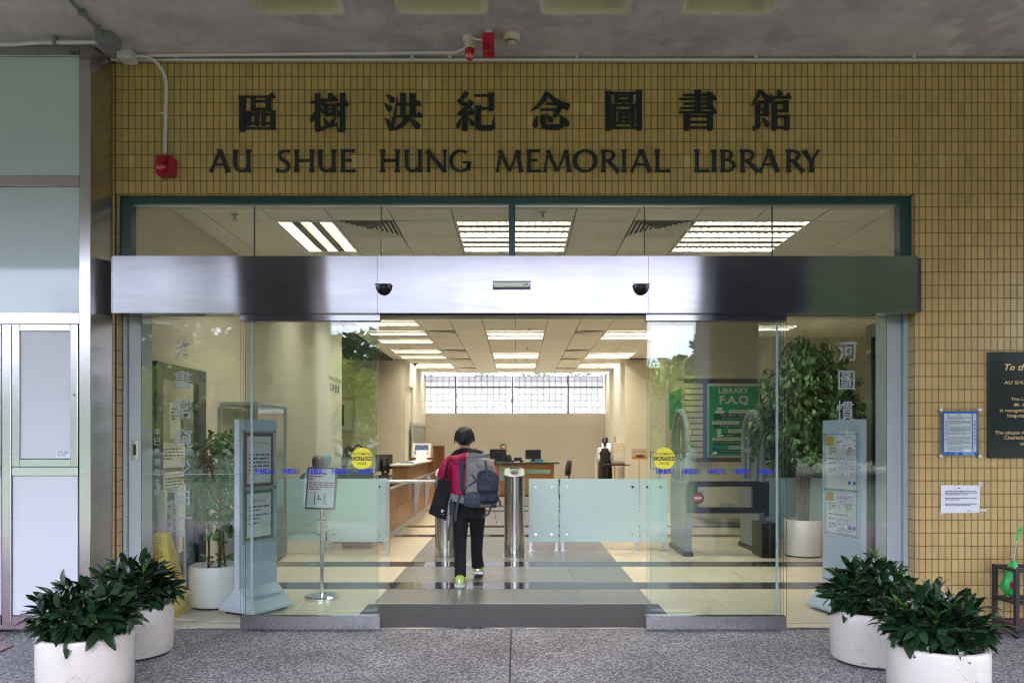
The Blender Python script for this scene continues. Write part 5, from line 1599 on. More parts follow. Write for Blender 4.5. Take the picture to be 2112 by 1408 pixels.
MB().box(WX + .002, WX + .07, 6.03, 6.19, 2.28, 2.52).build('case', M_red, t, bevel=.01)
mb = MB(); mb.ell((WX + .085, 6.11, 2.34), (.04, .045, .05), 12, 8); mb.build('lens', M_red_lens, t, smooth=True)
t = thing('display_cabinet', 'grey metal cabinet with a tall glass top behind the small tree', 'cabinet', (-3.05, 8.6, 0))
x0, x1, ya, yb = -3.28, -2.86, 8.12, 9.15
MB().box(x0, x1, ya, yb, .02, .62).build('base', mat('cool_grey_cabinet', (.30, .32, .33), .45), t, bevel=.006)
for a in (ya, yb - .03):
    for b in (x0, x1 - .03): MB().box(b, b + .03, a, a + .03, .622, 1.83).build('post', M_greyframe, t)
MB().box(x0, x1, ya, yb, 1.832, 1.87).build('top', M_greyframe, t, bevel=.004)
MB().box(x1 - .02, x1 - .014, ya + .031, yb - .031, .625, 1.83).build('pane', M_glass, t)
MB().box(x0 + .031, x1 - .031, ya + .014, ya + .02, .625, 1.83).build('pane', M_glass, t)
MB().box(x0 + .02, x1 - .03, ya + .05, yb - .05, 1.2, 1.212).build('shelf', M_glass, t)
g = random.Random(8)
for k in range(7):
    c = (M_paper, M_ink_red, M_cream_plastic, M_blue)[k % 4]
    y = ya + .12 + k * .12
    t2 = thing('leaflet', f'{("white", "dull red", "cream", "blue")[k % 4]} leaflet {"at the door end" if k < 2 else "midway" if k < 5 else "at the counter end"} on the shelf of the grey cabinet', 'leaflet', (-3.1, y, 1.213), 'leaflets in the grey glass topped cabinet')
    mb = MB(); mb.prism([(-3.16, y, 1.213), (-2.98, y + .05, 1.213), (-3.0, y + .06, 1.42), (-3.18, y + .01, 1.42)], (0, .006, 0)); mb.build('sheet', c, t2)
# wall lettering at the end of the side wall
t = thing('wall_lettering', 'dark blue counter name lettering on the side wall, English above Chinese', 'wall lettering', (WX, 13.4, 2.5))
mb = MB(); write(mb, 'Borrowing & Returning', (WX + .006, 13.35, 2.56), Vector((0, 1, 0)), UZ, w=.88, h=.13, offset=.012); mb.recalc = False; mb.build('english_line', M_ink, t)
mb = MB()
for k, c_ in enumerate('借還服務'): write(mb, c_, (WX + .006, 13.03 + .2 * k, 2.40), Vector((0, 1, 0)), UZ, w=.14, h=.14, offset=.03)
mb.recalc = False; mb.build('chinese_line', M_ink, t)
# framed picture beyond
t = thing('framed_picture', 'grey framed print of green leaves on the wall behind the counter', 'picture', (-4.85, 19.68, 2.14))
x0, x1, z0, z1, y = -5.35, -4.32, 1.67, 2.62, 19.66
for a, b, c, d in ((x0, x1, z0, z0 + .07), (x0, x1, z1 - .07, z1), (x0, x0 + .07, z0 + .071, z1 - .071), (x1 - .07, x1, z0 + .071, z1 - .071)):
    MB().box(a, b, y - .03, y + .03, c, d).build('frame', M_greyframe, t)
MB().box(x0 + .071, x1 - .071, y, y + .02, z0 + .071, z1 - .071).build('mount', M_paper, t)
MB().box(-5.1, -4.62, y - .004, y - .001, 1.87, 2.42).build('print', M_print_green, t)

# ================================================================== FROSTED SCREENS
def screen(lab, x0, x1, y, posts, studs=True, z0=.122, z1=.945):
    t = thing('frosted_screen', lab, 'glass screen', ((x0 + x1) / 2, y, 0), 'frosted glass screens across the lobby')
    MB().box(x0, x1, y, y + .012, z0, z1).build('pane', M_frost, t, bevel=.002)
    for px in posts:
        p = MB(); p.box(px - .022, px + .022, y + .014, y + .05, .008, z1); p.build('post', M_alu, t, bevel=.003)
        MB().box(px - .055, px + .055, y - .01, y + .07, 0, .008).build('foot', M_alu, t, bevel=.002)
    if studs:
        mb = MB()
        for px in (x0 + .09, x1 - .09):
            for z in (z1 - .105, z0 + .10): mb.cyl((px, y - .014, z), (px, y + .03, z), .016, 12)
        mb.build('stud', M_chrome, t, smooth=30)
    return t
screen('narrow frosted glass screen right beside the turnstile pillar', .155, .545, 9.6, (.18, .52))
screen('wide frosted glass screen between the turnstile and the detector gate', .565, 1.60, 9.6, (.6, 1.57))
screen('short frosted glass screen adjoining the detector gate', 1.612, 1.965, 9.6, (1.92,))
screen('frosted glass screen at the end of the wooden counter', -2.48, -1.70, 9.6, (-2.46, -1.73))
screen('frosted glass screen behind the notice on the pole', -3.26, -2.50, 9.6, (-3.2, -2.53))
screen('frosted glass screen behind the swing gate motor and the ficus pot', 3.18, 4.6, 9.9, (3.22, 4.5))

# ================================================================== TURNSTILE AND GATES
def pillar(lab, x, y):
    t = thing('turnstile_pillar', lab, 'turnstile', (x, y, 0), 'steel turnstile pillars')
    w, dp, H0, H1 = .128, .26, 1.0, 1.085
    def ring(z, s=1.0):
        out = []
        for j in range(28):
            a = 2 * math.pi * j / 28
            xx = w * s * math.cos(a); yy = w * s * math.sin(a) + (dp if math.sin(a) >= 0 else 0)
            out.append((x + xx, y + yy, z))
        return out
    top = [(px, py, H0 + (H1 - H0) * min(1, max(0, (py - y + w) / (dp + 2 * w)) * 1.5)) for px, py, _ in ring(0)]
    mb = MB(); mb.loft([ring(.004), ring(.5), top]); mb.build('column', M_steelv, t, smooth=35)
    mb = MB(); mb.loft([ring(0, 1.12), ring(.004, 1.12)]); mb.build('floor_plate', M_alu, t)
    mb = MB(); mb.face([mb.pt((a, b, c + .0015)) for a, b, c in top]); mb.recalc = False; mb.build('cap', M_greyframe, t)
    s = (H1 - H0) / (dp + 2 * w) * 1.5
    mb = MB(); mb.face([mb.pt((x + .055 * math.cos(a), y + .04 + .06 * math.sin(a), H0 + min(H1 - H0, s * (.04 + w + .06 * math.sin(a))) + .006)) for a in [k * math.pi / 12 for k in range(24)]]); mb.recalc = False
    mb.build('card_reader', M_black, t)
    MB().box(x - .06, x + .06, y + .20, y + .30, H1 + .002, H1 + .02).build('display', M_black, t, bevel=.004)
    return t
p1 = pillar('steel turnstile pillar hidden partly by the black tote bag', -.885, 9.1)
p2 = pillar('steel turnstile pillar standing beside the narrow frosted screen', -.03, 9.1)
t = thing('barrier_rail', 'short steel rail from the turnstile to the wooden counter', 'rail', (-1.3, 9.3, .93))
MB().cyl((-1.02, 9.25, .93), (-1.62, 9.25, .93), .022, 12).build('bar', M_alu, t, smooth=True)
MB().box(-1.64, -1.60, 9.23, 9.27, 0, .955).build('post', M_alu, t, bevel=.003)

def detector(lab, x, ya, yb):
    t = thing('detector_gate', lab, 'security gate', (x, (ya + yb) / 2, 0), 'grey book detector gates')
    mg = M_gate
    for y in (ya, yb): pass
    n = 10; H = 1.82; r = (yb - ya) / 2; ym = (ya + yb) / 2
    for k, s in enumerate((1.0, .45)):
        pts = [(x, ym - r * s, .9)] + [(x, ym - r * s * math.cos(math.pi * j / n), H - r * 1.0 + r * (1.0 if s == 1 else .8) * math.sin(math.pi * j / n)) for j in range(n + 1)] + [(x, ym + r * s, .9)]
        MB().tube(pts, .041 if k == 0 else .028, 12).build('arch' if k == 0 else 'inner_arch', mg, t, smooth=True)
    MB().box(x - .025, x + .025, ym - r * .95, ym + r * .95, 1.28, 1.34).build('cross_bar', mg, t, bevel=.008)
    mb = MB(); mb.prism([(x - .045, ya - .03, .06), (x - .045, yb + .03, .06), (x - .045, yb + .03, .86), (x - .045, yb - .02, .92), (x - .045, ya + .02, .92), (x - .045, ya - .03, .86)], (.09, 0, 0)); bd = mb.build('casing', mg, t, bevel=.012, seg=2)
    MB().box(x - .06, x + .06, ya - .06, yb + .06, 0, .06).build('base', M_black, t, bevel=.01)
    MB().box(x - .018, x + .012, ya - .034, ya - .0305, .55, .70).build('lock_panel', M_black, bd)
    return t
M_gate = mat('grey_gate_plastic', (.25, .285, .32), .4)
detector('grey arched detector gate beside the short frosted screen', 2.14, 9.2, 10.0)
detector('grey arched detector gate beside the swing gate motor', 3.12, 9.35, 10.1)
# swing gate
t = thing('swing_gate', 'black swing gate arm with a no entry disc', 'barrier gate', (3.19, 9.1, 0))
yg = 9.05
def rrect(x0, x1, z0, z1, r, n=5):
    out = []
    for cx_, cz_, a0 in ((x1 - r, z1 - r, 0), (x0 + r, z1 - r, 90), (x0 + r, z0 + r, 180), (x1 - r, z0 + r, 270)):
        for j in range(n + 1):
            a = R(a0 + 90 * j / n); out.append((cx_ + r * math.cos(a), cz_ + r * math.sin(a)))
    return out
o_ = rrect(X(1418, yg), X(1578, yg), Z(1058, yg), Z(992, yg), .07); i_ = rrect(X(1439, yg), X(1553, yg), Z(1046, yg), Z(1003, yg), .025)
mb = MB(); rr = []
for y, (oo, ii) in ((yg, (o_, i_)), (yg + .07, (o_, i_))):
    rr.append(([mb.pt((a, y, b)) for a, b in oo], [mb.pt((a, y, b)) for a, b in ii]))
n = len(o_)
for k in range(n):
    k2 = (k + 1) % n
    mb.face((rr[0][0][k], rr[0][0][k2], rr[0][1][k2], rr[0][1][k])); mb.face((rr[1][0][k2], rr[1][0][k], rr[1][1][k], rr[1][1][k2]))
    mb.face((rr[0][0][k2], rr[0][0][k], rr[1][0][k], rr[1][0][k2])); mb.face((rr[0][1][k], rr[0][1][k2], rr[1][1][k2], rr[1][1][k]))
mb.build('arm_frame', M_black, t, bevel=.008, smooth=40)
cxx, czz = X(1439.5, yg), Z(1026.5, yg)
mb = MB(); mb.cyl((cxx, yg - .006, czz), (cxx, yg + .05, czz), .072, 24); dk = mb.build('disc_holder', M_black, t, smooth=30)
mb = MB(); mb.cyl((cxx, yg - .009, czz), (cxx, yg - .0065, czz), .05, 28); mb.build('no_entry_disc', mat('no_entry_red', (.62, .015, .03), .4), dk)
MB().box(cxx - .045, cxx + .045, yg - .012, yg - .0095, czz - .013, czz + .013).build('white_bar', M_paper, dk)
MB().cyl((X(1582, 9.1), 9.12, .50), (X(1582, 9.1), 9.12, Z(992, 9.1)), .034, 14).build('pivot_post', M_black, t, smooth=30)
MB().box(X(1569, 9.05), X(1602, 9.05), 9.0, 9.4, .004, Z(1078, 9.05)).build('motor_box', M_black, t, bevel=.008)

# ================================================================== THE LONG COUNTER
t = thing('service_counter', 'long two level wooden service counter with steel edges on the entry side', 'counter', (-1.9, 13.4, 0))
fx_ = -1.86; y0, y1 = 10.42, 16.5
MB().box(-2.6, fx_ - .02, y0, y1, .0, .735).build('core', M_wood_dark, t)
n = 6; w = (y1 - y0) / n
for k in range(n):
    for (z0, z1) in ((.105, .42), (.426, .735)):
        MB().box(fx_ - .0195, fx_, y0 + k * w + .003, y0 + (k + 1) * w - .003, z0, z1).build('wood_panel', M_wood, t, bevel=.002)
MB().box(-2.58, fx_ + .0, y0 - .006, y0 - .001, .105, .735).build('end_panel', M_wood, t)
MB().box(fx_ - .019, fx_ + .003, y0, y1, .0, .10).build('kick_plate', M_alu, t)
MB().box(-2.62, fx_ + .045, y0 - .04, y1 + .02, .742, .775).build('work_top', M_greentop, t, bevel=.003)
MB().box(fx_ + .0455, fx_ + .065, y0 - .04, y1 + .02, .738, .778).build('steel_edge', M_alu, t, bevel=.004)
yl = 13.35
MB().box(-2.26, -1.99, yl, y1, .776, .985).build('ledge_body', M_wood, t)
MB().box(-2.30, -1.90, yl - .05, y1 + .06, .987, 1.025).build('ledge_top', M_whitetop, t, bevel=.006)
for yy_ in (13.2, 14.75):
    mb = MB(); mb.prism([(fx_ + .02, yy_, .70), (fx_ + .16, yy_, .742), (fx_ + .02, yy_, .742)], (0, .03, 0)) if False else mb.prism([(fx_ + .005, yy_, .74), (fx_ + .13, yy_, .737), (fx_ + .05, yy_, .08), (fx_ + .02, yy_, .08)], (0, .05, 0)); mb.build('steel_fin', M_alu, t, bevel=.003)
for k, yy_ in enumerate((15.3, 15.75)):
    MB().box(fx_ + .001, fx_ + .003, yy_, yy_ + .28, .50, .66).build('sticker', mat('pale_lime_paper', (.50, .55, .22), .7) if k == 0 else MATS['pale_lime_paper'], t)
# back desk of the counter staff
t = thing('staff_desk', 'dark topped staff desk behind the service counter', 'desk', (-3.3, 14.4, 0))
MB().box(-4.6, -2.75, 14.2, 14.9, .74, .77).build('top', M_greentop, t, bevel=.003)
MB().box(-4.6, -4.5, 14.22, 14.88, 0, .738).build('leg', M_wood_dark, t); MB().box(-2.86, -2.76, 14.22, 14.88, 0, .738).build('leg', M_wood_dark, t)
t = thing('drawer_pedestal', 'low wooden drawer pedestal under the counter side frosted screen', 'pedestal', (-2.2, 10.1, 0))
MB().box(-2.35, -1.95, 9.9, 10.38, .0, .50).build('body', M_wood, t, bevel=.004)
MB().box(-2.33, -1.97, 9.885, 9.899, .26, .48).build('drawer', M_wood, t, bevel=.003); MB().box(-2.33, -1.97, 9.885, 9.899, .03, .25).build('drawer', M_wood, t, bevel=.003)
def monitor(lab, x, y, z, rot, w=.46, h=.29, up=.13, mt=None):
    t = thing('monitor', lab, 'monitor', (x, y, z), 'black computer monitors')
    M_ = Matrix.Translation((x, y, z)) @ Matrix.Rotation(R(rot), 4, 'Z')
    MB(M_).box(-w / 2, w / 2, -.02, .02, up, up + h).build('housing', M_black, t, bevel=.008)
    MB(M_).box(-w / 2 + .015, w / 2 - .015, .0205, .022, up + .02, up + h - .015).build('screen', mt or M_dark_dome, t)
    MB(M_).box(-.04, .04, -.05, -.021, .05, up + h * .7).build('neck', M_black, t, bevel=.004)
    MB(M_).lathe([(.12, 0), (.12, .008), (.05, .02), (.035, .06)], n=20).build('base', M_black, t, smooth=30)
    return t
monitor('black monitor seen edge on, the nearer of two on the service counter', -2.42, 13.1, .776, 78, .42, .30)
monitor('black monitor seen edge on at the tall end of the service counter', -2.52, 14.2, .776, 70, .42, .28)
t = thing('keyboard', 'dark keyboard lying on the service counter by the monitors', 'keyboard', (-2.3, 12.7, .776)); MB().box(-2.42, -2.26, 12.4, 12.82, .776, .79).build('case', M_black, t, bevel=.004); MB().box(-2.41, -2.27, 12.42, 12.80, .7905, .794).build('keys', M_ink, t)
t = thing('book', 'thick navy book lying on the pale counter ledge', 'book', (-2.08, 13.9, 1.026))
MB().box(-2.2, -1.96, 13.75, 14.02, 1.026, 1.03).build('cover', M_hk_blue, t); MB().box(-2.19, -1.965, 13.755, 14.015, 1.0305, 1.054).build('pages', M_paper, t); MB().box(-2.2, -1.96, 13.75, 14.02, 1.0545, 1.059).build('cover', M_hk_blue, t)
t = thing('leaflet_holder', 'clear leaflet holder on the far end of the counter ledge', 'leaflet holder', (-2.05, 15.9, 1.026))
mb = MB(); mb.prism([(-2.2, 15.9, 1.026), (-1.93, 15.9, 1.026), (-1.93, 16.0, 1.25), (-2.2, 16.0, 1.25)], (0, .008, 0)); mb.build('back', M_glass, t)
mb = MB(); mb.prism([(-2.18, 15.88, 1.03), (-1.95, 15.88, 1.03), (-1.95, 15.96, 1.22), (-2.18, 15.96, 1.22)], (0, .006, 0)); mb.build('leaflet', M_paper, t)
# book rack and barrier beyond the counter
t = thing('leaflet_rack', 'small brown wooden rack with picture leaflets past the counter', 'rack', (-2.35, 17.5, 0))
MB().box(-2.55, -2.0, 17.5, 17.85, 0, 1.06).build('body', M_wood_dark, t, bevel=.004)
mb = MB(); mb.prism([(-2.5, 17.48, 1.062), (-2.06, 17.48, 1.062), (-2.06, 17.68, 1.40), (-2.5, 17.68, 1.40)], (0, .01, 0)); pg = mb.build('picture_card', M_paper, t)
mb = MB(); mb.prism([(-2.44, 17.515, 1.15), (-2.12, 17.515, 1.15), (-2.12, 17.64, 1.36), (-2.44, 17.64, 1.36)], (0, -.004, 0)); mb.build('printed_picture', mat('blue_grey_print', (.08, .14, .30), .6, var=.6, vscale=18), pg)
MB().box(-2.0 + .002, -1.98, 17.5, 17.85, 0, 1.3).build('side_board', M_wood_dark, t)
t = thing('wall_board', 'brown wooden shelf board standing by the side niche', 'shelf', (-2.0, 18.6, 0))
MB().box(-2.12, -1.84, 18.55, 18.8, 0, 1.34).build('panel', M_wood_dark, t, bevel=.004); MB().box(-2.10, -1.86, 18.53, 18.549, .7, .72).build('shelf_edge', M_wood, t)
t = thing('framed_window', 'grey framed interior window on the niche wall near the glass blocks', 'window', (-2.99, 22.0, 1.6))
ya, yb, z0, z1 = 20.9, 23.9, .9, 2.0
for a, b, c, d in ((ya, yb, z0, z0 + .08), (ya, yb, z1 - .08, z1), (ya, ya + .1, z0 + .081, z1 - .081), (yb - .1, yb, z0 + .081, z1 - .081)):
    MB().box(-2.998, -2.96, a, b, c, d).build('frame', M_greyframe, t)
MB().box(-2.998, -2.985, ya + .101, yb - .101, z0 + .081, z1 - .081).build('pane', mat('grey_pane', (.25, .27, .25), .2), t)

# ================================================================== INFORMATION DESK
yd = 19.2
t = thing('information_desk', 'wooden information desk with green glass top deep in the lobby', 'desk', (-.5, yd, 0))
xa, xb = X(895, yd), X(1143, yd)
n = 4; w = (xb - xa) / n
for k in range(n): MB().box(xa + k * w + .004, xa + (k + 1) * w - .004, yd, yd + .03, .06, .855).build('wood_panel', M_wood, t, bevel=.002)
MB().box(xa, xb, yd + .031, yd + .7, .0, .85).build('core', M_wood_dark, t)
MB().box(xa - .1, xb + .14, yd - .08, yd + .82, .862, .90).build('glass_top', M_greentop, t, bevel=.003)
mgp = mat('pale_green_glass', (.30, .52, .44), .2, coat=.5)
MB().box(X(1030, yd), X(1076, yd), yd - .02, yd - .004, Z(990, yd), Z(963, yd)).build('name_panel', mgp, t)
MB().box(X(1084, yd), X(1135, yd), yd - .02, yd - .004, Z(976, yd), Z(968, yd)).build('name_strip', mgp, t)
mb = MB(); write(mb, 'Information Desk', (X(1053, yd), yd - .022, Z(968, yd)), UX, UZ, w=.54, h=.06, offset=.01); mb.recalc = False; mb.build('lettering', M_green_dark, t)
monitor('black monitor with the staff member behind it on the information desk', X(1027, 19.3), 19.45, .90, 0, .44, .27, .08)
monitor('black monitor beside the blue chair back on the information desk', X(1100, 19.3), 19.45, .90, 0, .41, .25, .08)
t = thing('desk_phone', 'black desk phone and card reader between the two monitors', 'phone', (X(1068, 19.3), 19.4, .90))
MB().box(X(1056, 19.3), X(1080, 19.3), 19.3, 19.5, .901, .96).build('body', M_black, t, bevel=.01); MB().box(X(1060, 19.3), X(1076, 19.3), 19.29, 19.34, .962, 1.03).build('handset', M_black, t, bevel=.01)
MB().box(X(1060, 19.3), X(1072, 19.3), 19.22, 19.29, .901, .925).build('card_tray', M_paper, t)
t = thing('barrier_belt', 'dark green queue barrier belt beside the information desk', 'queue barrier', (-1.9, 18.9, 0))
MB().box(X(895, 18.8), X(940, 18.8), 18.8, 18.81, .95, 1.0).build('belt', mat('green_webbing', (.01, .05, .03), .7), t)
MB().cyl((X(896, 18.8), 18.83, .02), (X(896, 18.8), 18.83, 1.02), .03, 12).build('post', M_black, t); MB().lathe([(.16, 0), (.16, .02), (.04, .03)], (X(896, 18.8), 18.83, 0), 20).build('base', M_black, t)

def office_chair(lab, x, y, rot, mt, high=.42):
    t = thing('office_chair', lab, 'office chair', (x, y, 0), 'office chairs with castors')
    M_ = Matrix.Translation((x, y, 0)) @ Matrix.Rotation(R(rot), 4, 'Z')
    MB(M_).box(-.23, .23, -.22, .22, .44, .51).build('seat', mt, t, bevel=.025, seg=2)
    mb = MB(M_); rr = []
    for z, ww, yy_ in ((.60, .19, .22), (.66, .22, .235), (.80, .22, .25), (.92, .19, .27), (.98, .12, .28)): rr.append([(-ww, yy_ - .025, z), (ww, yy_ - .025, z), (ww, yy_ + .03, z), (-ww, yy_ + .03, z)])
    mb.loft(rr); mb.build('backrest', mt, t, bevel=.012, smooth=50)
    MB(M_).tube([(0, .1, .43), (0, .25, .45), (0, .28, .62)], .018, 8).build('back_bracket', M_black, t)
    MB(M_).cyl((0, 0, .09), (0, 0, .44), .025, 10).build('column', M_black, t)
    for k in range(5):
        a = R(72 * k + 15); c, s = math.cos(a), math.sin(a)
        l_ = MB(M_).tube([(0, 0, .10), (.27 * c, .27 * s, .07)], [.025, .016], 8).build('leg', M_black, t)
        MB(M_).cyl((.27 * c - .02 * s, .27 * s + .02 * c, .03), (.27 * c + .02 * s, .27 * s - .02 * c, .03), .03, 12).build('castor', M_rubber, l_)
    return t
mbl = mat('teal_blue_fabric', (.02, .14, .22), .8)
office_chair('black office chair standing at the open end of the information desk', X(1152, 18.2), 18.2, -80, M_black)
office_chair('blue backed office chair behind the second desk monitor', X(1112, 20.2), 20.3, 10, mbl)
office_chair('blue backed office chair of the brown haired staff member at the screens', -2.95, 10.75, 20, mbl)
office_chair('dark office chair behind the counter under its dark coat', -2.72, 11.9, 160, M_black)
t = thing('black_coat', 'rounded black coat slung over the chair behind the counter', 'coat', (-2.52, 12.05, .9))
mb = MB(); mb.rings([(-2.62, 12.0, .60, .2, .16), (-2.60, 12.0, .75, .25, .2), (-2.58, 12.0, .9, .24, .2), (-2.56, 12.0, .99, .16, .14), (-2.56, 12.0, 1.02, .04, .04)], 16); mb.build('cloth', M_fleece, t, smooth=True)

# ================================================================== POSTER KIOSK
kx, ky, kr = 3.82, 13.6, 1.0
t = thing('poster_kiosk', 'curved cream kiosk with slat wall boards and the green poster round a column', 'kiosk', (kx, ky, 0))
mk = mat('cream_laminate', (.66, .60, .46), .4)
def ngon(r, z, n=40, a0=0): return [(kx + r * math.cos(2 * math.pi * k / n + a0), ky + r * math.sin(2 * math.pi * k / n + a0), z) for k in range(n)]
MB().loft([ngon(.97, 0), ngon(.97, .12)]).build('kick_plate', M_steelv, t, smooth=30)
MB().loft([ngon(1.0, .122), ngon(1.0, 1.08)]).build('drum', mk, t, smooth=30)
yk = ky - .95
xa, xb = X(1412, yk), X(1571, yk)
zA, zB = Z(945, yk), Z(789, yk)
MB().box(xa, xb, yk + .03, yk + .9, zA - .06, zB + .07).build('board_core', M_gap, t)
n = 13; h = (zB - zA) / n
for k in range(n): MB().box(xa + .004, xb - .004, yk + .012, yk + .0295, zA + k * h + .010, zA + (k + 1) * h - .010).build('slat', mk, t, bevel=.002)
MB().box(xa - .06, xb + .03, yk - .04, yk + .95, zB + .072, zB + .11).build('cornice', mk, t, bevel=.005)
MB().box(X(1450, yk), X(1458, yk), yk - .01, yk + .0115, zA, zB + .07).build('upright', mat('steel_blue_paint', (.05, .12, .24), .4), t)
MB().box(X(1567, yk), X(1571, yk), yk - .01, yk + .0115, zA, zB + .07).build('upright', M_wood_dark, t)
mb = MB(); mb.prism([(xa - .002, yk + .03, zA), (xa - .20, yk + .35, zA), (xa - .20, yk + .35, zB + .07), (xa - .002, yk + .03, zB + .07)], (.01, .3, 0)); mb.build('angled_board', mk, t)
t = thing('side_poster', 'narrow pale green poster on the angled face of the kiosk', 'poster', (xa - .1, yk + .1, 2.0))
mb = MB(); mb.prism([(xa - .03, yk + .05, Z(885, yk)), (xa - .19, yk + .31, Z(885, yk)), (xa - .19, yk + .31, Z(808, yk)), (xa - .03, yk + .05, Z(800, yk))], (-.012, -.008, 0)); mb.build('sheet', M_green_poster, t)
t = thing('square_column', 'square cream column rising above the poster kiosk to the ceiling', 'column', (kx, ky, 2.7))
MB().box(X(1398, yk), X(1567, yk), yk + .05, yk + 1.6, zB + .112, CEIL - .001).build('shaft', M_wallin, t)
# the green poster
yp = yk - .012
t = thing('faq_poster', 'large green library question poster on the slatted kiosk', 'poster', (X(1513, yp), yp, 2.0))
x0, x1, z0, z1 = X(1460, yp), X(1566, yp), Z(940, yp), Z(794, yp)
MB().box(x0, x1, yp, yp + .006, z0, z1).build('sheet', M_paper, t)
MB().box(x0 + .012, x1 - .012, yp - .002, yp - .0003, z0 + .012, z1 - .015).build('green_field', M_green_poster, t)
def KP(px, py): return (X(px, yp), yp - .0045, Z(py, yp))
mb = MB(); o5 = dict(offset=.012)
sh_ = MB()
write(mb, 'LIBRARY', KP(1513, 805), UX, UZ, w=62 / F * yp, h=11 / F * yp, offset=.03)
write(mb, 'F.A.Q', KP(1514, 825.5), UX, UZ, w=60 / F * yp, h=21 / F * yp, offset=.04)
for s_, px, py, w_, al in (('Print Quota   Levels 3 & 5', 1520, 856, 66, 'C'), ('Octopus  Levels 2, 4 - 7', 1521, 862, 64, 'C'), ('Octopus  Levels 2, 4 - 7', 1516, 878, 62, 'C'), ('Level 5', 1505, 896.5, 18, 'C'), ('Yes! At Borrowing & Returning Counter', 1505, 913, 60, 'C'), ('Yes! At Borrowing & Returning Counter', 1511, 930, 56, 'C')):
    write(mb, s_, KP(px, py), UX, UZ, w=w_ / F * yp, h=4.2 / F * yp, offset=.006)
mb.recalc = False; mb.build('pale_lettering', mat('pale_print', (.66, .68, .55), .6), t)
mb = MB()
for a, b, c, d in ((1503, 1555, 845, 852), (1468, 1524, 868, 874.5), (1502, 1556, 885.5, 892.5), (1469, 1550, 902, 908.5), (1503, 1552, 919, 926)):
    mb.quad((X(a, yp), yp - .0035, Z(d, yp)), (X(b, yp), yp - .0035, Z(d, yp)), (X(b, yp), yp - .0035, Z(c, yp)), (X(a, yp), yp - .0035, Z(c, yp)))
mb.recalc = False; bn = mb.build('question_balloon', MATS['pale_print'], t)
mb = MB()
for s_, px, py, w_ in (('Where can I print?', 1527, 848.5, 40), ('Where can I photocopy?', 1496, 871, 48), ('Where can I scan?', 1528, 889, 40), ('Can I add value to my Octopus card?', 1510, 905, 74), ('Can I borrow a laptop?', 1527, 922.5, 42)):
    write(mb, s_, KP(px, py), UX, UZ, w=w_ / F * yp, h=3.4 / F * yp, offset=.006)
mb.recalc = False; mb.build('dark_lettering', M_green_dark, bn)
mb = MB()
for a, b, c, d in ((1472, 1562, 853, 865), (1472, 1562, 875.5, 882), (1480, 1562, 893, 900), (1472, 1562, 909, 917), (1480, 1562, 926.5, 934)):
    mb.quad((X(a, yp), yp - .0025, Z(d, yp)), (X(b, yp), yp - .0025, Z(d, yp)), (X(b, yp), yp - .0025, Z(c, yp)), (X(a, yp), yp - .0025, Z(c, yp)))
mb.recalc = False; mb.build('dark_band', M_green_dark, t)
mb = MB()
def pq(pts): mb.face([mb.pt((X(a, yp), yp - .005, Z(b, yp))) for a, b in pts])
pq([(1475, 846), (1494, 846), (1494, 852), (1475, 852)]); pq([(1479, 840), (1489, 840), (1489, 845.5), (1479, 845.5)])
pq([(1478, 886), (1486, 884), (1488, 894), (1480, 896)]); pq([(1478, 897), (1490, 895), (1493, 899), (1480, 901)]); pq([(1468, 934), (1477, 930), (1479, 935), (1470, 938)])
mb.recalc = False; mb.build('white_pictogram', M_paper, t)
mb = MB(); pq([(1470, 922), (1479, 920), (1480, 928), (1471, 930)]); mb.recalc = False; mb.build('blue_pictogram', M_blue, t)
# hanging exit sign
ye = 14.5
t = thing('exit_sign', 'small white exit sign with green runner and arrow hanging over the passage', 'exit sign', (X(1352, ye), ye, Z(751, ye)))
MB().box(X(1340, ye), X(1364, ye), ye, ye + .04, Z(758, ye), Z(748, ye)).build('panel', M_exit, t, bevel=.003)
for px in (1343, 1361): MB().cyl((X(px, ye), ye + .02, Z(748, ye)), (X(px, ye), ye + .02, CEIL), .005, 6).build('rod', M_alu, t)
mb = MB(); cx, cz = X(1355, ye), Z(753.2, ye); a = .045
mb.face([mb.pt((cx + p * a, ye - .001, cz + q * a)) for p, q in ((-1.2, 0), (-.4, .8), (-.1, .6), (-.5, .18), (1.1, .18), (1.1, -.18), (-.5, -.18), (-.1, -.6), (-.4, -.8))])
cx = X(1344, ye)
mb.face([mb.pt((cx + p * a, ye - .001, cz + q * a)) for p, q in ((-.2, .3), (.3, .35), (.35, -.1), (.7, -.8), (.4, -.85), (.05, -.2), (-.5, -.75), (-.7, -.55), (-.2, -.05))])
mb.face([mb.pt((cx + .05 * a * 4 + .013 * math.cos(k * .8), ye - .001, cz + .032 + .013 * math.sin(k * .8))) for k in range(8)])
mb.recalc = False; mb.build('green_symbol', mat('exit_green', (.01, .22, .12), .5), t)

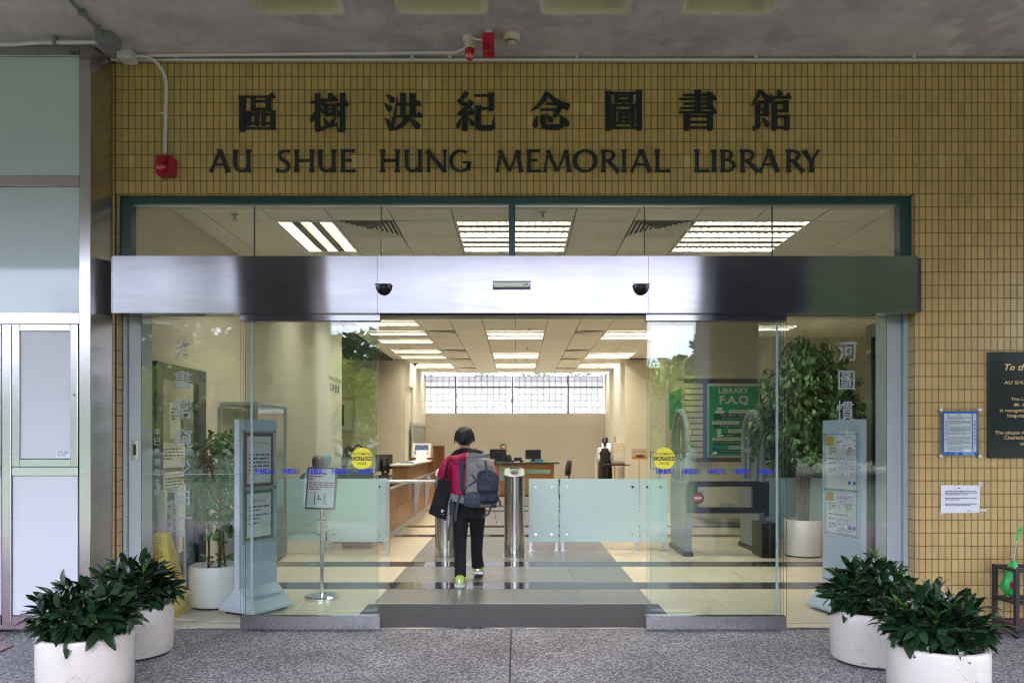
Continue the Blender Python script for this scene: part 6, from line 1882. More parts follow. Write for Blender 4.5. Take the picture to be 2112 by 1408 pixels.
# ================================================================== DEEP IN THE LOBBY, PAST THE TURNSTILE
t = thing('sign_on_pole', 'small orange and pink sign on a thin pole beside the end wall corner', 'sign stand', (X(1319, 17), 17, 0))
ys = 17.0
MB().box(X(1303, ys), X(1336, ys), ys, ys + .02, Z(947, ys), Z(924, ys)).build('panel', mat('cream_pink_print', (.62, .45, .36), .6), t, bevel=.003)
MB().box(X(1304.5, ys), X(1334.5, ys), ys - .002, ys - .0003, Z(946, ys), Z(941, ys)).build('orange_strip', mat('orange_print', (.55, .27, .03), .6, var=.5, vscale=20), t)
mb = MB(); mb.face([mb.pt((X(a, ys), ys - .003, Z(b, ys))) for a, b in ((1309, 942), (1313, 938), (1322, 936.5), (1329, 939), (1331, 942), (1320, 943.5))]); mb.recalc = False; mb.build('dark_picture', mat('brown_print', (.10, .05, .05), .6), t)
mb = MB(); write(mb, 'Share Our Space', (X(1319.5, ys), ys - .003, Z(931, ys)), UX, UZ, w=27 / F * ys, h=4.5 / F * ys, offset=.012); mb.recalc = False; mb.build('red_lettering', M_ink_red, t)
MB().cyl((X(1319, ys), ys + .03, .02), (X(1319, ys), ys + .03, Z(930, ys)), .012, 10).build('pole', M_greyframe, t)
MB().lathe([(.14, 0), (.14, .015), (.03, .03)], (X(1319, ys), ys + .03, 0), 20).build('base', M_greyframe, t)
yc = 20.0
t = thing('side_table', 'black side table carrying the beige machine by the end wall', 'table', (X(1272, yc), yc, 0))
MB().box(X(1246, yc), X(1297, yc), yc - .3, yc + .3, .80, .84).build('top', M_black, t, bevel=.005)
for px in (1250, 1292):
    for dy in (-.26, .26): MB().box(X(px, yc) - .02, X(px, yc) + .02, yc + dy - .02, yc + dy + .02, 0, .798).build('leg', M_black, t)
t = thing('beige_machine', 'upright beige machine with a white mast on the black side table', 'machine', (X(1278, yc), yc, .84))
MB().box(X(1262, yc), X(1292, yc), yc - .2, yc + .2, .842, Z(912, yc)).build('case', mk, t, bevel=.008)
MB().box(X(1264, yc), X(1285, yc), yc - .206, yc - .2005, .90, Z(935, yc)).build('front_panel', M_whitetop, t, bevel=.002)
MB().box(X(1274, yc), X(1278, yc), yc - .05, yc + .0, Z(911.5, yc), Z(896, yc)).build('mast', M_paper, t)
t = thing('wall_poster', 'dark poster with a yellow flower on the end wall', 'poster', (X(1276, 24), 24.19, 1.6))
yw = 24.18
MB().box(X(1263, yw), X(1284, yw), yw, yw + .01, Z(916, yw), Z(888, yw)).build('sheet', mat('dark_red_print', (.05, .02, .02), .5, var=.7, vscale=9), t)
mb = MB(); mb.face([mb.pt((X(1266.5, yw) + .045 * math.cos(k * .628) * (1 if k % 2 else .6), yw - .002, Z(891, yw) + .045 * math.sin(k * .628) * (1 if k % 2 else .6))) for k in range(10)]); mb.recalc = False; mb.build('yellow_flower', M_yellow, t)
monitor('lit blue screen in front of the standing woman in black', X(1252, 21), 21.0, .95, 180, .36, .45, .03, M_screen)
t = thing('standing_desk', 'pale standing desk where the woman in black works', 'desk', (X(1252, 21), 21.1, 0))
MB().box(X(1229, 21), X(1262, 21), 20.75, 21.3, .91, .948).build('top', mk, t, bevel=.004)
for px in (1231, 1260): MB().box(X(px, 21) - .025, X(px, 21) + .025, 20.8, 21.25, 0, .908).build('leg', mk, t)

# ================================================================== FICUS SIDE OF THE LOBBY
t = thing('dark_metal_door', 'tall dark bronze framed door standing open beside the pale jamb', 'door', (3.28, 6.4, 0))
for a, b, z0, z1 in ((6.02, 6.12, .02, 2.5), (6.72, 6.82, .02, 2.5), (6.121, 6.719, 2.38, 2.5), (6.121, 6.719, .02, .22)):
    MB().box(3.24, 3.30, a, b, z0, z1).build('frame', M_dkmetal, t, bevel=.003)
MB().box(3.26, 3.28, 6.121, 6.719, .221, 2.379).build('pane', mat('black_glass', (.01, .012, .012), .08, coat=.5), t)
# bulkhead with dark glazed opening
yq = 15.6
for b_ in ((4.9, 7.95, yq, yq + .3, 2.26, CEIL - .001),): struct('bulkhead_wall', MB().box(*b_), M_wallin)
t = thing('dark_glazing', 'dark glazed partition under the cream bulkhead behind the ficus', 'partition', (6.4, yq + .1, 0))
for k in range(3):
    a = 4.92 + k * 1.0
    MB().box(a, a + .06, yq + .1, yq + .18, 0, 2.255).build('post', M_dkmetal, t)
    MB().box(a + .061, a + .999, yq + .13, yq + .142, 0, 2.25).build('pane', MATS['black_glass'], t)

t = thing('tall_planter', 'slim dark grey tapered planter behind the swing gate motor', 'planter', (X(1601, 11), 11, 0))
MB().lathe([(.05, 0), (.05, .70), (.042, .74), (.085, 1.08), (.078, 1.08), (.04, .78)], (X(1601, 11), 11, 0), 24).build('body', M_grey_conduit, t, smooth=35)
MB().lathe([(.12, 0), (.12, .02), (.051, .03)], (X(1601, 11), 11, 0), 24).build('base', M_grey_conduit, t)
t = thing('framed_notice', 'small framed notice on a pole behind the yellow door sticker by the detector gate', 'notice', (X(1352, 11), 11, 0))
yn = 11.0
MB().box(X(1341, yn), X(1381, yn), yn, yn + .02, Z(967, yn), Z(931, yn)).build('frame', M_grey_conduit, t, bevel=.003)
MB().box(X(1343, yn), X(1379, yn), yn - .002, yn - .0003, Z(965, yn), Z(933, yn)).build('page', M_paper, t)
MB().cyl((X(1361, yn), yn + .03, .02), (X(1361, yn), yn + .03, Z(940, yn)), .014, 10).build('pole', M_greyframe, t)
MB().lathe([(.15, 0), (.15, .015), (.03, .03)], (X(1361, yn), yn + .03, 0), 20).build('base', M_greyframe, t)
t = thing('kiosk_plaque', 'small grey label strip low on the curved drum of the kiosk', 'label', (kx, ky - 1.0, .7))
for a_, b_ in ((1484, 1498), (1500, 1513)):
    MB().box(X(a_, 12.6), X(b_, 12.6), 12.585, 12.597, Z(1045, 12.6), Z(1037, 12.6)).build('strip', M_greyframe, t)
# ================================================================== UMBRELLA RACK
rx0, rx1, ry0, ry1 = 3.605, 4.25, 5.31, 5.58
t = thing('umbrella_rack', 'black metal umbrella rack on castors against the tiled pier', 'umbrella rack', (3.95, 5.4, 0))
mrk = mat('black_rack_paint', (.022, .018, .020), .5)
for x in (rx0, rx1 - .03):
    for y in (ry0, ry1 - .03):
        MB().box(x, x + .03, y, y + .03, .055, .50).build('post', mrk, t, bevel=.003)
        mb = MB(); mb.ell((x + .015, y + .015, .028), (.028, .028, .028), 12, 8); mb.build('castor', M_rubber, t, smooth=True)
for z in (.478, .245, .07):
    for (a, b, c, d) in ((rx0 + .031, rx1 - .031, ry0 + .004, ry0 + .024), (rx0 + .031, rx1 - .031, ry1 - .024, ry1 - .004), (rx0 + .004, rx0 + .024, ry0 + .031, ry1 - .031), (rx1 - .024, rx1 - .004, ry0 + .031, ry1 - .031)):
        MB().box(a, b, c, d, z, z + .02).build('rail', mrk, t)
for z in (.483, .25):
    for k in range(1, 7):
        x = rx0 + (rx1 - rx0) * k / 7; MB().box(x - .004, x + .004, ry0 + .025, ry1 - .025, z, z + .008).build('grid_bar', mrk, t)
    for k in range(1, 4):
        y = ry0 + (ry1 - ry0) * k / 4; MB().box(rx0 + .025, rx1 - .025, y - .004, y + .004, z + .0085, z + .015).build('grid_bar', mrk, t)
MB().box(rx0 + .032, rx1 - .032, ry0 + .026, ry1 - .026, .072, .08).build('drip_tray', mat('dull_red_tray', (.20, .06, .06), .6), t)
def umbrella(lab, foot, top, col, acc, hook):
    foot, top = Vector(foot), Vector(top); d = (top - foot)
    t = thing('umbrella', lab, 'umbrella', foot)
    g = random.Random(int(foot.x * 100))
    mb = MB(); mb.tube([foot.lerp(top, .0), foot.lerp(top, .88)], .005, 8); mb.build('shaft', M_chrome, t)
    ax = d.normalized(); s1 = ax.orthogonal().normalized(); s2 = ax.cross(s1)
    rr = []
    for k in range(9):
        q = k / 8; r = (.014, .040, .050, .050, .046, .042, .036, .026, .012)[k]
        rr.append([foot.lerp(top, .02 + .55 * q) + (s1 * math.cos(a) + s2 * math.sin(a)) * r * (1 + .22 * math.sin(4 * a + k) + g.uniform(-.1, .1)) for a in [j * math.pi / 8 for j in range(16)]])
    mb = MB(); mb.loft(rr); cp = mb.build('canopy', col, t, smooth=60)
    mb = MB(); mb.ell(foot.lerp(top, .2) + Vector((-.01, -.045, 0)), (.02, .014, .03), 10, 6); mb.build('pattern_patch', acc, cp, smooth=True)
    if hook:
        h0 = foot.lerp(top, .88)
        pts = [h0, h0 + ax * .06] + [h0 + ax * (.06 + .035 * math.sin(R(a))) + Vector((1, 0, 0)) * (.035 - .035 * math.cos(R(a))) for a in (40, 80, 120, 160, 180)]
        MB().tube(pts, .010, 10).build('hook_handle', col if col is not M_pinkfl else M_pink, t, smooth=True)
M_greenum = mat('bright_green_nylon', (.03, .50, .10), .45, var=.2, vscale=15)
M_pinkfl = mat('pink_floral_nylon', (.55, .28, .48), .6, var=.5, vscale=40)
umbrella('bright green child umbrella with hooked handle in the black rack', (3.655, 5.47, .272), (3.735, 5.47, .745), M_greenum, M_pink, True)
umbrella('pink floral folded umbrella lying on the black rack', (3.87, 5.43, .54), (3.75, 5.44, .72), M_pinkfl, M_paper, False)
# ================================================================== PEOPLE
def fuse(name, mb, mt, parent, voxel=.008, smooth_it=6, kind=None):
    """overlapping closed shapes fused into one continuous skin"""
    me = mb.mesh(name + '_source', mt, wl(parent))
    o = bpy.data.objects.new(name, me); COL.objects.link(o)
    r = o.modifiers.new('fuse', 'REMESH'); r.mode = 'VOXEL'; r.voxel_size = voxel
    s = o.modifiers.new('ease', 'SMOOTH'); s.factor = .5; s.iterations = smooth_it
    dg = bpy.context.evaluated_depsgraph_get(); dg.update()
    new = bpy.data.meshes.new_from_object(o.evaluated_get(dg))
    new.name = name
    o.modifiers.clear(); o.data = new; bpy.data.meshes.remove(me)
    new.materials.clear(); new.materials.append(mt)
    new.polygons.foreach_set('use_smooth', [True] * len(new.polygons))
    o.parent = parent; WL[o.name] = wl(parent)
    return o

def hand(mb, wrist, palm_dir, back, s=1.0, curl=.5):
    """palm, four unequal bent fingers and a thumb off the side"""
    w = Vector(wrist); d = Vector(palm_dir).normalized(); b = Vector(back).normalized(); sd = d.cross(b).normalized()
    p1 = w + d * .075 * s
    mb.limb([w, w + d * .04 * s, p1], [.022 * s, .030 * s, .027 * s], 8)
    for k, L in enumerate((.062, .070, .066, .052)):
        r0 = p1 + sd * (.027 - .018 * k) * s
        d1 = (d * math.cos(curl) - b * math.sin(curl)); d2 = (d * math.cos(curl * 2.2) - b * math.sin(curl * 2.2))
        mb.limb([r0 - d * .01 * s, r0 + d1 * L * .5 * s, r0 + d1 * L * .5 * s + d2 * L * .5 * s], [.0095 * s, .0085 * s, .007 * s], 6)
    t0 = w + d * .02 * s + sd * .024 * s
    mb.limb([t0, t0 + (sd * .7 + d * .6).normalized() * .035 * s, t0 + (sd * .45 + d * .9).normalized() * .062 * s], [.012 * s, .010 * s, .008 * s], 6)

def head(mb, c, s=1.0, yaw=0.0):
    """egg shaped head with brow, nose, lips, chin and ears; looks along +Y turned by yaw"""
    Rm = Matrix.Rotation(yaw, 3, 'Z'); c = Vector(c)
    def q(v): return c + Rm @ (Vector(v) * s)
    mb.ell(q((0, -.008, .02)), (.078 * s, .098 * s, .092 * s), 16, 12, Rm)
    mb.ell(q((0, .022, -.05)), (.056 * s, .070 * s, .068 * s), 14, 10, Rm)
    mb.limb([q((0, .088, .012)), q((0, .106, -.018))], [.010 * s, .015 * s], 8)
    mb.limb([q((-.03, .078, .022)), q((.03, .078, .022))], [.016 * s, .016 * s], 8)
    mb.limb([q((-.018, .088, -.056)), q((.018, .088, -.056))], [.009 * s, .009 * s], 8)
    mb.limb([q((0, .075, -.093)), q((0, .06, -.098))], [.018 * s, .02 * s], 8)
    for k in (-1, 1): mb.ell(q((.080 * k, -.008, -.012)), (.012 * s, .022 * s, .032 * s), 10, 8, Rm)

# ---- the visitor walking in
hx, hy = X(958, 7.4), 7.4
K = .001212
def A(cx, cz, y=0): return Vector((hx + (cx - 395) * K, hy + y, (1358 - cz) * K))
per = thing('person', 'person in a pink quilted jacket and black trousers walking in with a grey backpack', 'person', (hx, hy, 0))
mb = MB()
O = Vector((hx, hy, 0))
def L_(x, y, z): return O + Vector((x, y, z))
hd = L_(.0, .03, 1.455)
head(mb, hd)
mb.limb([L_(0, .01, 1.42), L_(.01, -.005, 1.27)], [.052, .056], 12)
mb.rings([(hx + .03, hy, .80, .14, .10), (hx + .03, hy, .95, .135, .10), (hx + .02, hy, 1.12, .145, .105), (hx + .01, hy, 1.24, .15, .09), (hx + .005, hy, 1.31, .08, .06)], 18)
LH, RH = L_(-.035, 0, .78), L_(.125, 0, .78)
mb.limb([LH, L_(-.040, -.02, .45), L_(-.035, -.085, .10)], [.075, .05, .036], 12)
mb.limb([RH, L_(.120, .17, .46), L_(.118, .27, .13)], [.075, .05, .036], 12)
mb.limb([L_(-.035, -.095, .07), L_(-.04, .04, .035)], [.034, .03], 10)
mb.limb([L_(.118, .24, .08), L_(.125, .37, .035)], [.034, .03], 10)
for s_, sh, el, wr in ((-1, (-.135, 0, 1.24), (-.225, .02, 1.08), (-.13, .24, 1.03)), (1, (.185, 0, 1.24), (.305, .02, 1.06), (.20, .24, 1.02))):
    mb.limb([L_(*sh), L_(*el)], [.042, .036], 10); mb.limb([L_(*el), L_(*wr)], [.036, .026], 10)
    hand(mb, L_(*wr), (-.25 * s_, .9, .05), (0, 0, 1), 1.0, .6)
body = fuse('body', mb, M_skin, per, .007, 4)
# hair: a short cap with uneven locks, ears and nape left bare
mb = MB(); g = random.Random(2); rr = []
from mathutils import noise
for i_ in range(19):
    th = math.pi * i_ / 18; ring = []
    for j in range(34):
        ph = 2 * math.pi * j / 34
        n_ = Vector((math.sin(th) * math.cos(ph), math.sin(th) * math.sin(ph), math.cos(th)))
        p = Vector((n_.x * .093, n_.y * .113, n_.z * (.100 if n_.z > 0 else .112)))
        if n_.y > .25 and n_.z < .45: p = Vector((p.x * .6, p.y * .45, p.z * .5))
        if n_.z < -.35: p.x *= 1 - .35 * (-.35 - n_.z)
        p *= 1 + .03 * noise.noise(Vector((n_.x * 9, n_.y * 9, n_.z * 3))) + .012 * math.sin(17 * ph)
        ring.append(hd + Vector((0, -.014, .026)) + p)
    rr.append(ring)
mb.loft(rr)
for k in range(70):                              # loose locks
    a = g.uniform(math.pi * 1.02, math.pi * 1.98); z0 = g.uniform(-.02, .085)
    q = math.sqrt(max(.02, 1 - (z0 / .10) ** 2)) if z0 > 0 else 1
    p0 = hd + Vector((.092 * q * math.cos(a), .113 * q * math.sin(a) - .014, z0 + .03))
    d_ = Vector((.10 * math.cos(a), .06 * math.sin(a), -1)).normalized()
    L0 = g.uniform(.035, .075)
    mb.tube([p0, p0 + d_ * L0 * .5 + Vector((.006 * math.cos(a), .006 * math.sin(a), 0)), p0 + d_ * L0 * g.uniform(.9, 1.1)], [.007, .006, .001], 5)
for k in (-1, 1): mb.limb([hd + Vector((.074 * k, .01, .03)), hd + Vector((.078 * k, .012, -.02))], [.016, .008], 6)
mb.build('hair', M_hair, per, smooth=70)
# trousers
mb = MB()
mb.rings([(hx + .045, hy, .66, .155, .095), (hx + .045, hy, .74, .168, .122), (hx + .042, hy, .82, .160, .118), (hx + .035, hy, .93, .150, .110)], 20)
mb.tube([L_(-.035, .0, .72), L_(-.038, -.01, .58), L_(-.042, -.02, .44), L_(-.038, -.05, .28), L_(-.034, -.085, .13), L_(-.033, -.09, .085)], [.088, .078, .066, .060, .058, .060], 16)
mb.tube([L_(.128, .0, .72), L_(.122, .09, .58), L_(.118, .16, .45), L_(.112, .19, .29), L_(.117, .245, .18), L_(.122, .255, .125)], [.088, .079, .067, .060, .062, .070], 16)
fuse('trousers', mb, M_trouser, per, .0075, 3)
# jacket
mb = MB()
mb.rings([(hx + .03, hy, .87, .160, .125), (hx + .03, hy, .92, .172, .138), (hx + .025, hy, 1.02, .172, .140), (hx + .02, hy, 1.13, .176, .138), (hx + .012, hy, 1.22, .180, .122), (hx + .006, hy, 1.28, .148, .10), (hx, hy, 1.33, .085, .075)], 22)
for s_, pts in ((-1, ((-.115, -.0, 1.235), (-.17, -.005, 1.19), (-.218, .01, 1.10))), (1, ((.15, 0, 1.235), (.235, -.005, 1.19), (.298, .01, 1.075)))):
    mb.limb([L_(*p) for p in pts], [.072, .068, .058], 14)
e1, e2 = L_(-.218, .01, 1.10), L_(-.14, .22, 1.035)
mb.limb([e1, e1.lerp(e2, .5), e2], [.058, .054, .045], 14)
e1, e2 = L_(.298, .01, 1.075), L_(.205, .22, 1.025)
mb.limb([e1, e1.lerp(e2, .5), e2], [.058, .054, .045], 14)
jk = fuse('jacket', mb, M_pink, per, .008, 3)
# hood and dark fleece collar lying on the shoulders
mb = MB(); mb.limb([L_(-.118, -.03, 1.275), L_(-.075, -.065, 1.312), L_(.0, -.078, 1.332), L_(.07, -.065, 1.325), L_(.105, -.02, 1.31)], [.030, .035, .038, .035, .030], 12)
mb.limb([L_(-.06, -.01, 1.325), L_(.0, -.03, 1.34), L_(.06, -.01, 1.335)], [.03, .032, .03], 10)
fuse('fleece_collar', mb, M_fleece, per, .008, 3)
mb = MB(); mb.limb([L_(-.155, -.03, 1.262), L_(-.09, -.10, 1.255), L_(.0, -.118, 1.268), L_(.07, -.11, 1.298), L_(.125, -.08, 1.325)], [.024, .040, .046, .036, .020], 12); mb.limb([L_(-.06, -.10, 1.235), L_(.03, -.105, 1.215)], [.045, .04], 12); fuse('hood', mb, M_pink, per, .008, 2)
# shoes
for dx, dy, tilt_ in ((-.035, -.105, 0), (.122, .29, -14)):
    T_ = Matrix.Translation(L_(dx, dy + .15, .01)) @ Matrix.Rotation(R(tilt_), 4, 'X') @ Matrix.Translation(-L_(dx, dy + .15, .01))
    mb = MB(T_); rr = []
    for y, w, z1 in ((-.088, .026, .06), (-.075, .045, .105), (-.04, .050, .118), (.02, .05, .11), (.08, .05, .07), (.14, .048, .05), (.18, .03, .035)):
        rr.append([L_(dx + w * c, dy + y, .024 + (z1 - .024) * (.5 + .5 * s)) for c, s in [(math.cos(a) , math.sin(a)) for a in [k * math.pi / 6 for k in range(12)]]])
    mb.loft(rr); up = mb.build('shoe', M_neon, per, smooth=True)
    mb = MB(T_); rr = []
    for y, w in ((-.096, .030), (-.08, .050), (-.03, .053), (.03, .05), (.09, .052), (.15, .05), (.19, .028)): rr.append([L_(dx - w, dy + y, .003), L_(dx + w, dy + y, .003), L_(dx + w, dy + y, .028), L_(dx - w, dy + y, .028)])
    mb.loft(rr); mb.build('sole', M_sole, up, smooth=40)
    mb = MB(T_); mb.box(hx + dx - .012, hx + dx + .012, hy + dy - .094, hy + dy - .086, .04, .085); mb.build('heel_tab', M_chrome, up, bevel=.003)

# ---- backpack, worn over one side
bp_ = thing('backpack', 'large grey hiking backpack with navy pockets on the walking person', 'backpack', (hx + .16, hy - .25, .8))
def ringbag(rows, p=3.2, n=22): 
    m_ = MB(); m_.rings([(hx + a + .036, hy + b, z, c * .96, d) for a, b, z, c, d in rows], n, p); return m_
def rumple(o, amp, sc_, seed):
    from mathutils import noise
    for v in o.data.vertices:
        q = v.co * sc_ + Vector((seed, seed, seed))
        v.co += Vector(noise.noise_vector(q)) * amp
m_ = ringbag([(.14, -.25, .79, .10, .07), (.15, -.26, .82, .155, .11), (.16, -.265, .92, .172, .125), (.155, -.265, 1.05, .165, .125), (.14, -.26, 1.17, .150, .118), (.125, -.25, 1.25, .128, .10), (.115, -.24, 1.29, .10, .075), (.11, -.23, 1.31, .05, .04)])
o = fuse('main_bag', m_, M_pack, bp_, .010, 2); rumple(o, .008, 11, 3)
m_ = ringbag([(.11, -.235, 1.255, .10, .08), (.11, -.24, 1.285, .122, .105), (.12, -.245, 1.315, .11, .09), (.12, -.24, 1.33, .06, .05)], 2.6)
o = fuse('top_lid', m_, M_pack, bp_, .009, 2); rumple(o, .006, 14, 5)
m_ = ringbag([(.215, -.375, .94, .10, .03), (.215, -.385, .97, .108, .04), (.215, -.385, 1.08, .110, .040), (.205, -.375, 1.13, .095, .03), (.20, -.37, 1.15, .06, .02)])
o = fuse('navy_panel', m_, M_navy, bp_, .008, 2); rumple(o, .006, 13, 7)
m_ = ringbag([(.19, -.36, 1.16, .07, .03), (.185, -.365, 1.20, .09, .035), (.17, -.35, 1.25, .07, .03), (.165, -.34, 1.27, .03, .02)], 2.4)
o = fuse('upper_pocket', m_, M_pack, bp_, .008, 2); rumple(o, .005, 14, 8)
m_ = ringbag([(.065, -.36, .80, .06, .03), (.07, -.37, .83, .095, .04), (.08, -.375, .89, .098, .042), (.085, -.37, .935, .08, .035), (.085, -.36, .95, .04, .02)], 2.7); o = fuse('side_pocket', m_, mat('slate_nylon', (.055, .065, .095), .6, bump=.5, bscale=16, bdist=.02), bp_, .008, 2); rumple(o, .006, 14, 9)
m_ = ringbag([(.22, -.36, .83, .06, .03), (.225, -.38, .86, .095, .042), (.225, -.385, .91, .10, .044), (.22, -.375, .95, .09, .035), (.215, -.36, .965, .05, .02)], 2.6); o = fuse('side_pocket', m_, mat('dark_navy_nylon', (.016, .018, .04), .55, bump=.5, bscale=16, bdist=.02), bp_, .008, 2); rumple(o, .006, 14, 10)
mb = MB(); write(mb, 'mountain', L_(.27, -.4215, .905), UX, UZ, w=.05, h=.008, offset=.01); mb.recalc = False
def strap(name, pts, w, mt=M_strap, th=.006):
    m_ = MB(); pts = [Vector(p) for p in pts]; rr = []
    for k, p in enumerate(pts):
        d = (pts[min(k + 1, len(pts) - 1)] - pts[max(k - 1, 0)]).normalized(); s_ = d.cross(Vector((0, 1, 0)))
        s_ = s_.normalized() if s_.length > 1e-3 else Vector((1, 0, 0)); n_ = s_.cross(d).normalized() * th
        rr.append([p - s_ * w / 2, p + s_ * w / 2, p + s_ * w / 2 + n_, p - s_ * w / 2 + n_])
    m_.loft(rr); return m_.build(name, mt, bp_, smooth=30)
strap('shoulder_strap', [L_(.03, -.02, 1.375), L_(.0, -.13, 1.305), L_(-.02, -.155, 1.22), L_(-.018, -.165, 1.08), L_(-.012, -.165, .97), L_(.02, -.155, .88)], .042, M_navy, .012)
strap('side_strap', [L_(.04, -.33, 1.17), L_(.10, -.385, 1.11), L_(.13, -.41, 1.07)], .018)
strap('side_strap', [L_(.03, -.34, .97), L_(.10, -.40, 1.03), L_(.16, -.43, 1.07)], .020)
strap('front_strap', [L_(.225, -.385, 1.25), L_(.24, -.415, 1.16), L_(.25, -.43, 1.08)], .022)
strap('compression_strap', [L_(.20, -.435, .985), L_(.27, -.435, .99), L_(.33, -.33, 1.0)], .022)
strap('hip_belt', [L_(-.135, -.10, .885), L_(-.06, -.15, .865), L_(.04, -.17, .85)], .07, M_pack, .02)
strap('hanging_strap', [L_(-.125, -.13, .86), L_(-.115, -.14, .76), L_(-.125, -.14, .65), L_(-.145, -.135, .54), L_(-.15, -.13, .45)], .022)
strap('hanging_strap', [L_(-.03, -.16, .90), L_(-.06, -.165, .80), L_(-.075, -.165, .70), L_(-.08, -.16, .645)], .025)
strap('hanging_strap', [L_(.30, -.36, .83), L_(.275, -.36, .79), L_(.255, -.36, .735), L_(.20, -.34, .705)], .025, M_strap)
strap('hanging_cord', [L_(.31, -.35, .80), L_(.325, -.36, .70), L_(.335, -.36, .645)], .004)
mb = MB(); mb.box(hx + .285, hx + .335, hy - .375, hy - .355, .795, .825); mb.build('buckle', M_black, bp_, bevel=.005)
mb = MB(); mb.box(hx - .14, hx - .085, hy - .17, hy - .145, .70, .84); mb.build('belt_pocket', M_navy, bp_, bevel=.01, seg=2)
strap('side_cord', [L_(.33, -.32, .92), L_(.365, -.32, .85), L_(.375, -.32, .80), L_(.36, -.31, .82)], .018)
mb = MB(); mb.limb([L_(.07, -.30, 1.335), L_(.12, -.32, 1.345), L_(.19, -.31, 1.325)], [.014, .018, .014], 10); mb.build('grab_loop', M_black, bp_, smooth=True)
# ---- tote bag on the arm
tb = thing('tote_bag', 'black cloth tote bag hanging from the arm of the walking person', 'bag', (hx - .2, hy - .06, .65))
def tq(u, w, y):          # u across 0..1, w down 0..1
    tl, tr__, br_, bl = Vector((188, 0, 485)), Vector((290, 0, 512)), Vector((246, 0, 826)), Vector((104, 0, 772))
    p = tl.lerp(tr__, u).lerp(bl.lerp(br_, u), w)
    return A(p.x, p.z, y)
mb = MB(); rr = []
for k in range(13):
    w = k / 12; dp = .012 + .045 * math.sin(math.pi * min(1, w * .75 + .05)) * (1 if w < .95 else .7)
    fr_ = [tq(j / 6, w, -.06 - dp * (.6 + .4 * math.sin(math.pi * j / 6)) + .006 * math.sin(5 * j + 7 * w)) for j in range(7)]
    bk_ = [tq(j / 6, w, -.05 + dp * .6) for j in range(6, -1, -1)]
    rr.append(fr_ + bk_)
mb.loft(rr); o = mb.build('cloth', M_tote, tb, smooth=50); rumple(o, .006, 12, 2)
for cx_a, cx_b, y in ((228, 240, -.105), (262, 262, -.075)):
    mb = MB(); pts = [A(cx_a, 492, y), A(248, 430, y - .01), A(258, 380, y), A(264, 345, y + .02), A(262, 325, y + .08)]
    rr = []
    for p in pts: rr.append([p + Vector((-.009, 0, 0)), p + Vector((.009, 0, 0)), p + Vector((.009, .004, 0)), p + Vector((-.009, .004, 0))])
    mb.loft(rr); mb.build('handle', M_tote, tb)
mb = MB(); a_ = A(222, 745, -.12)
mb.quad(a_ + Vector((-.012, 0, -.014)), a_ + Vector((.008, 0, -.014)), a_ + Vector((.008, 0, .014)), a_ + Vector((-.012, 0, .014)))
greek(mb, a_ + Vector((.012, 0, 0)), UX, UZ, .04, 1, .008, random.Random(1)); greek(mb, a_ + Vector((-.01, 0, -.033)), UX, UZ, .055, 1, .006, random.Random(1))
mb.recalc = False; mb.build('printed_badge', M_paper, tb)

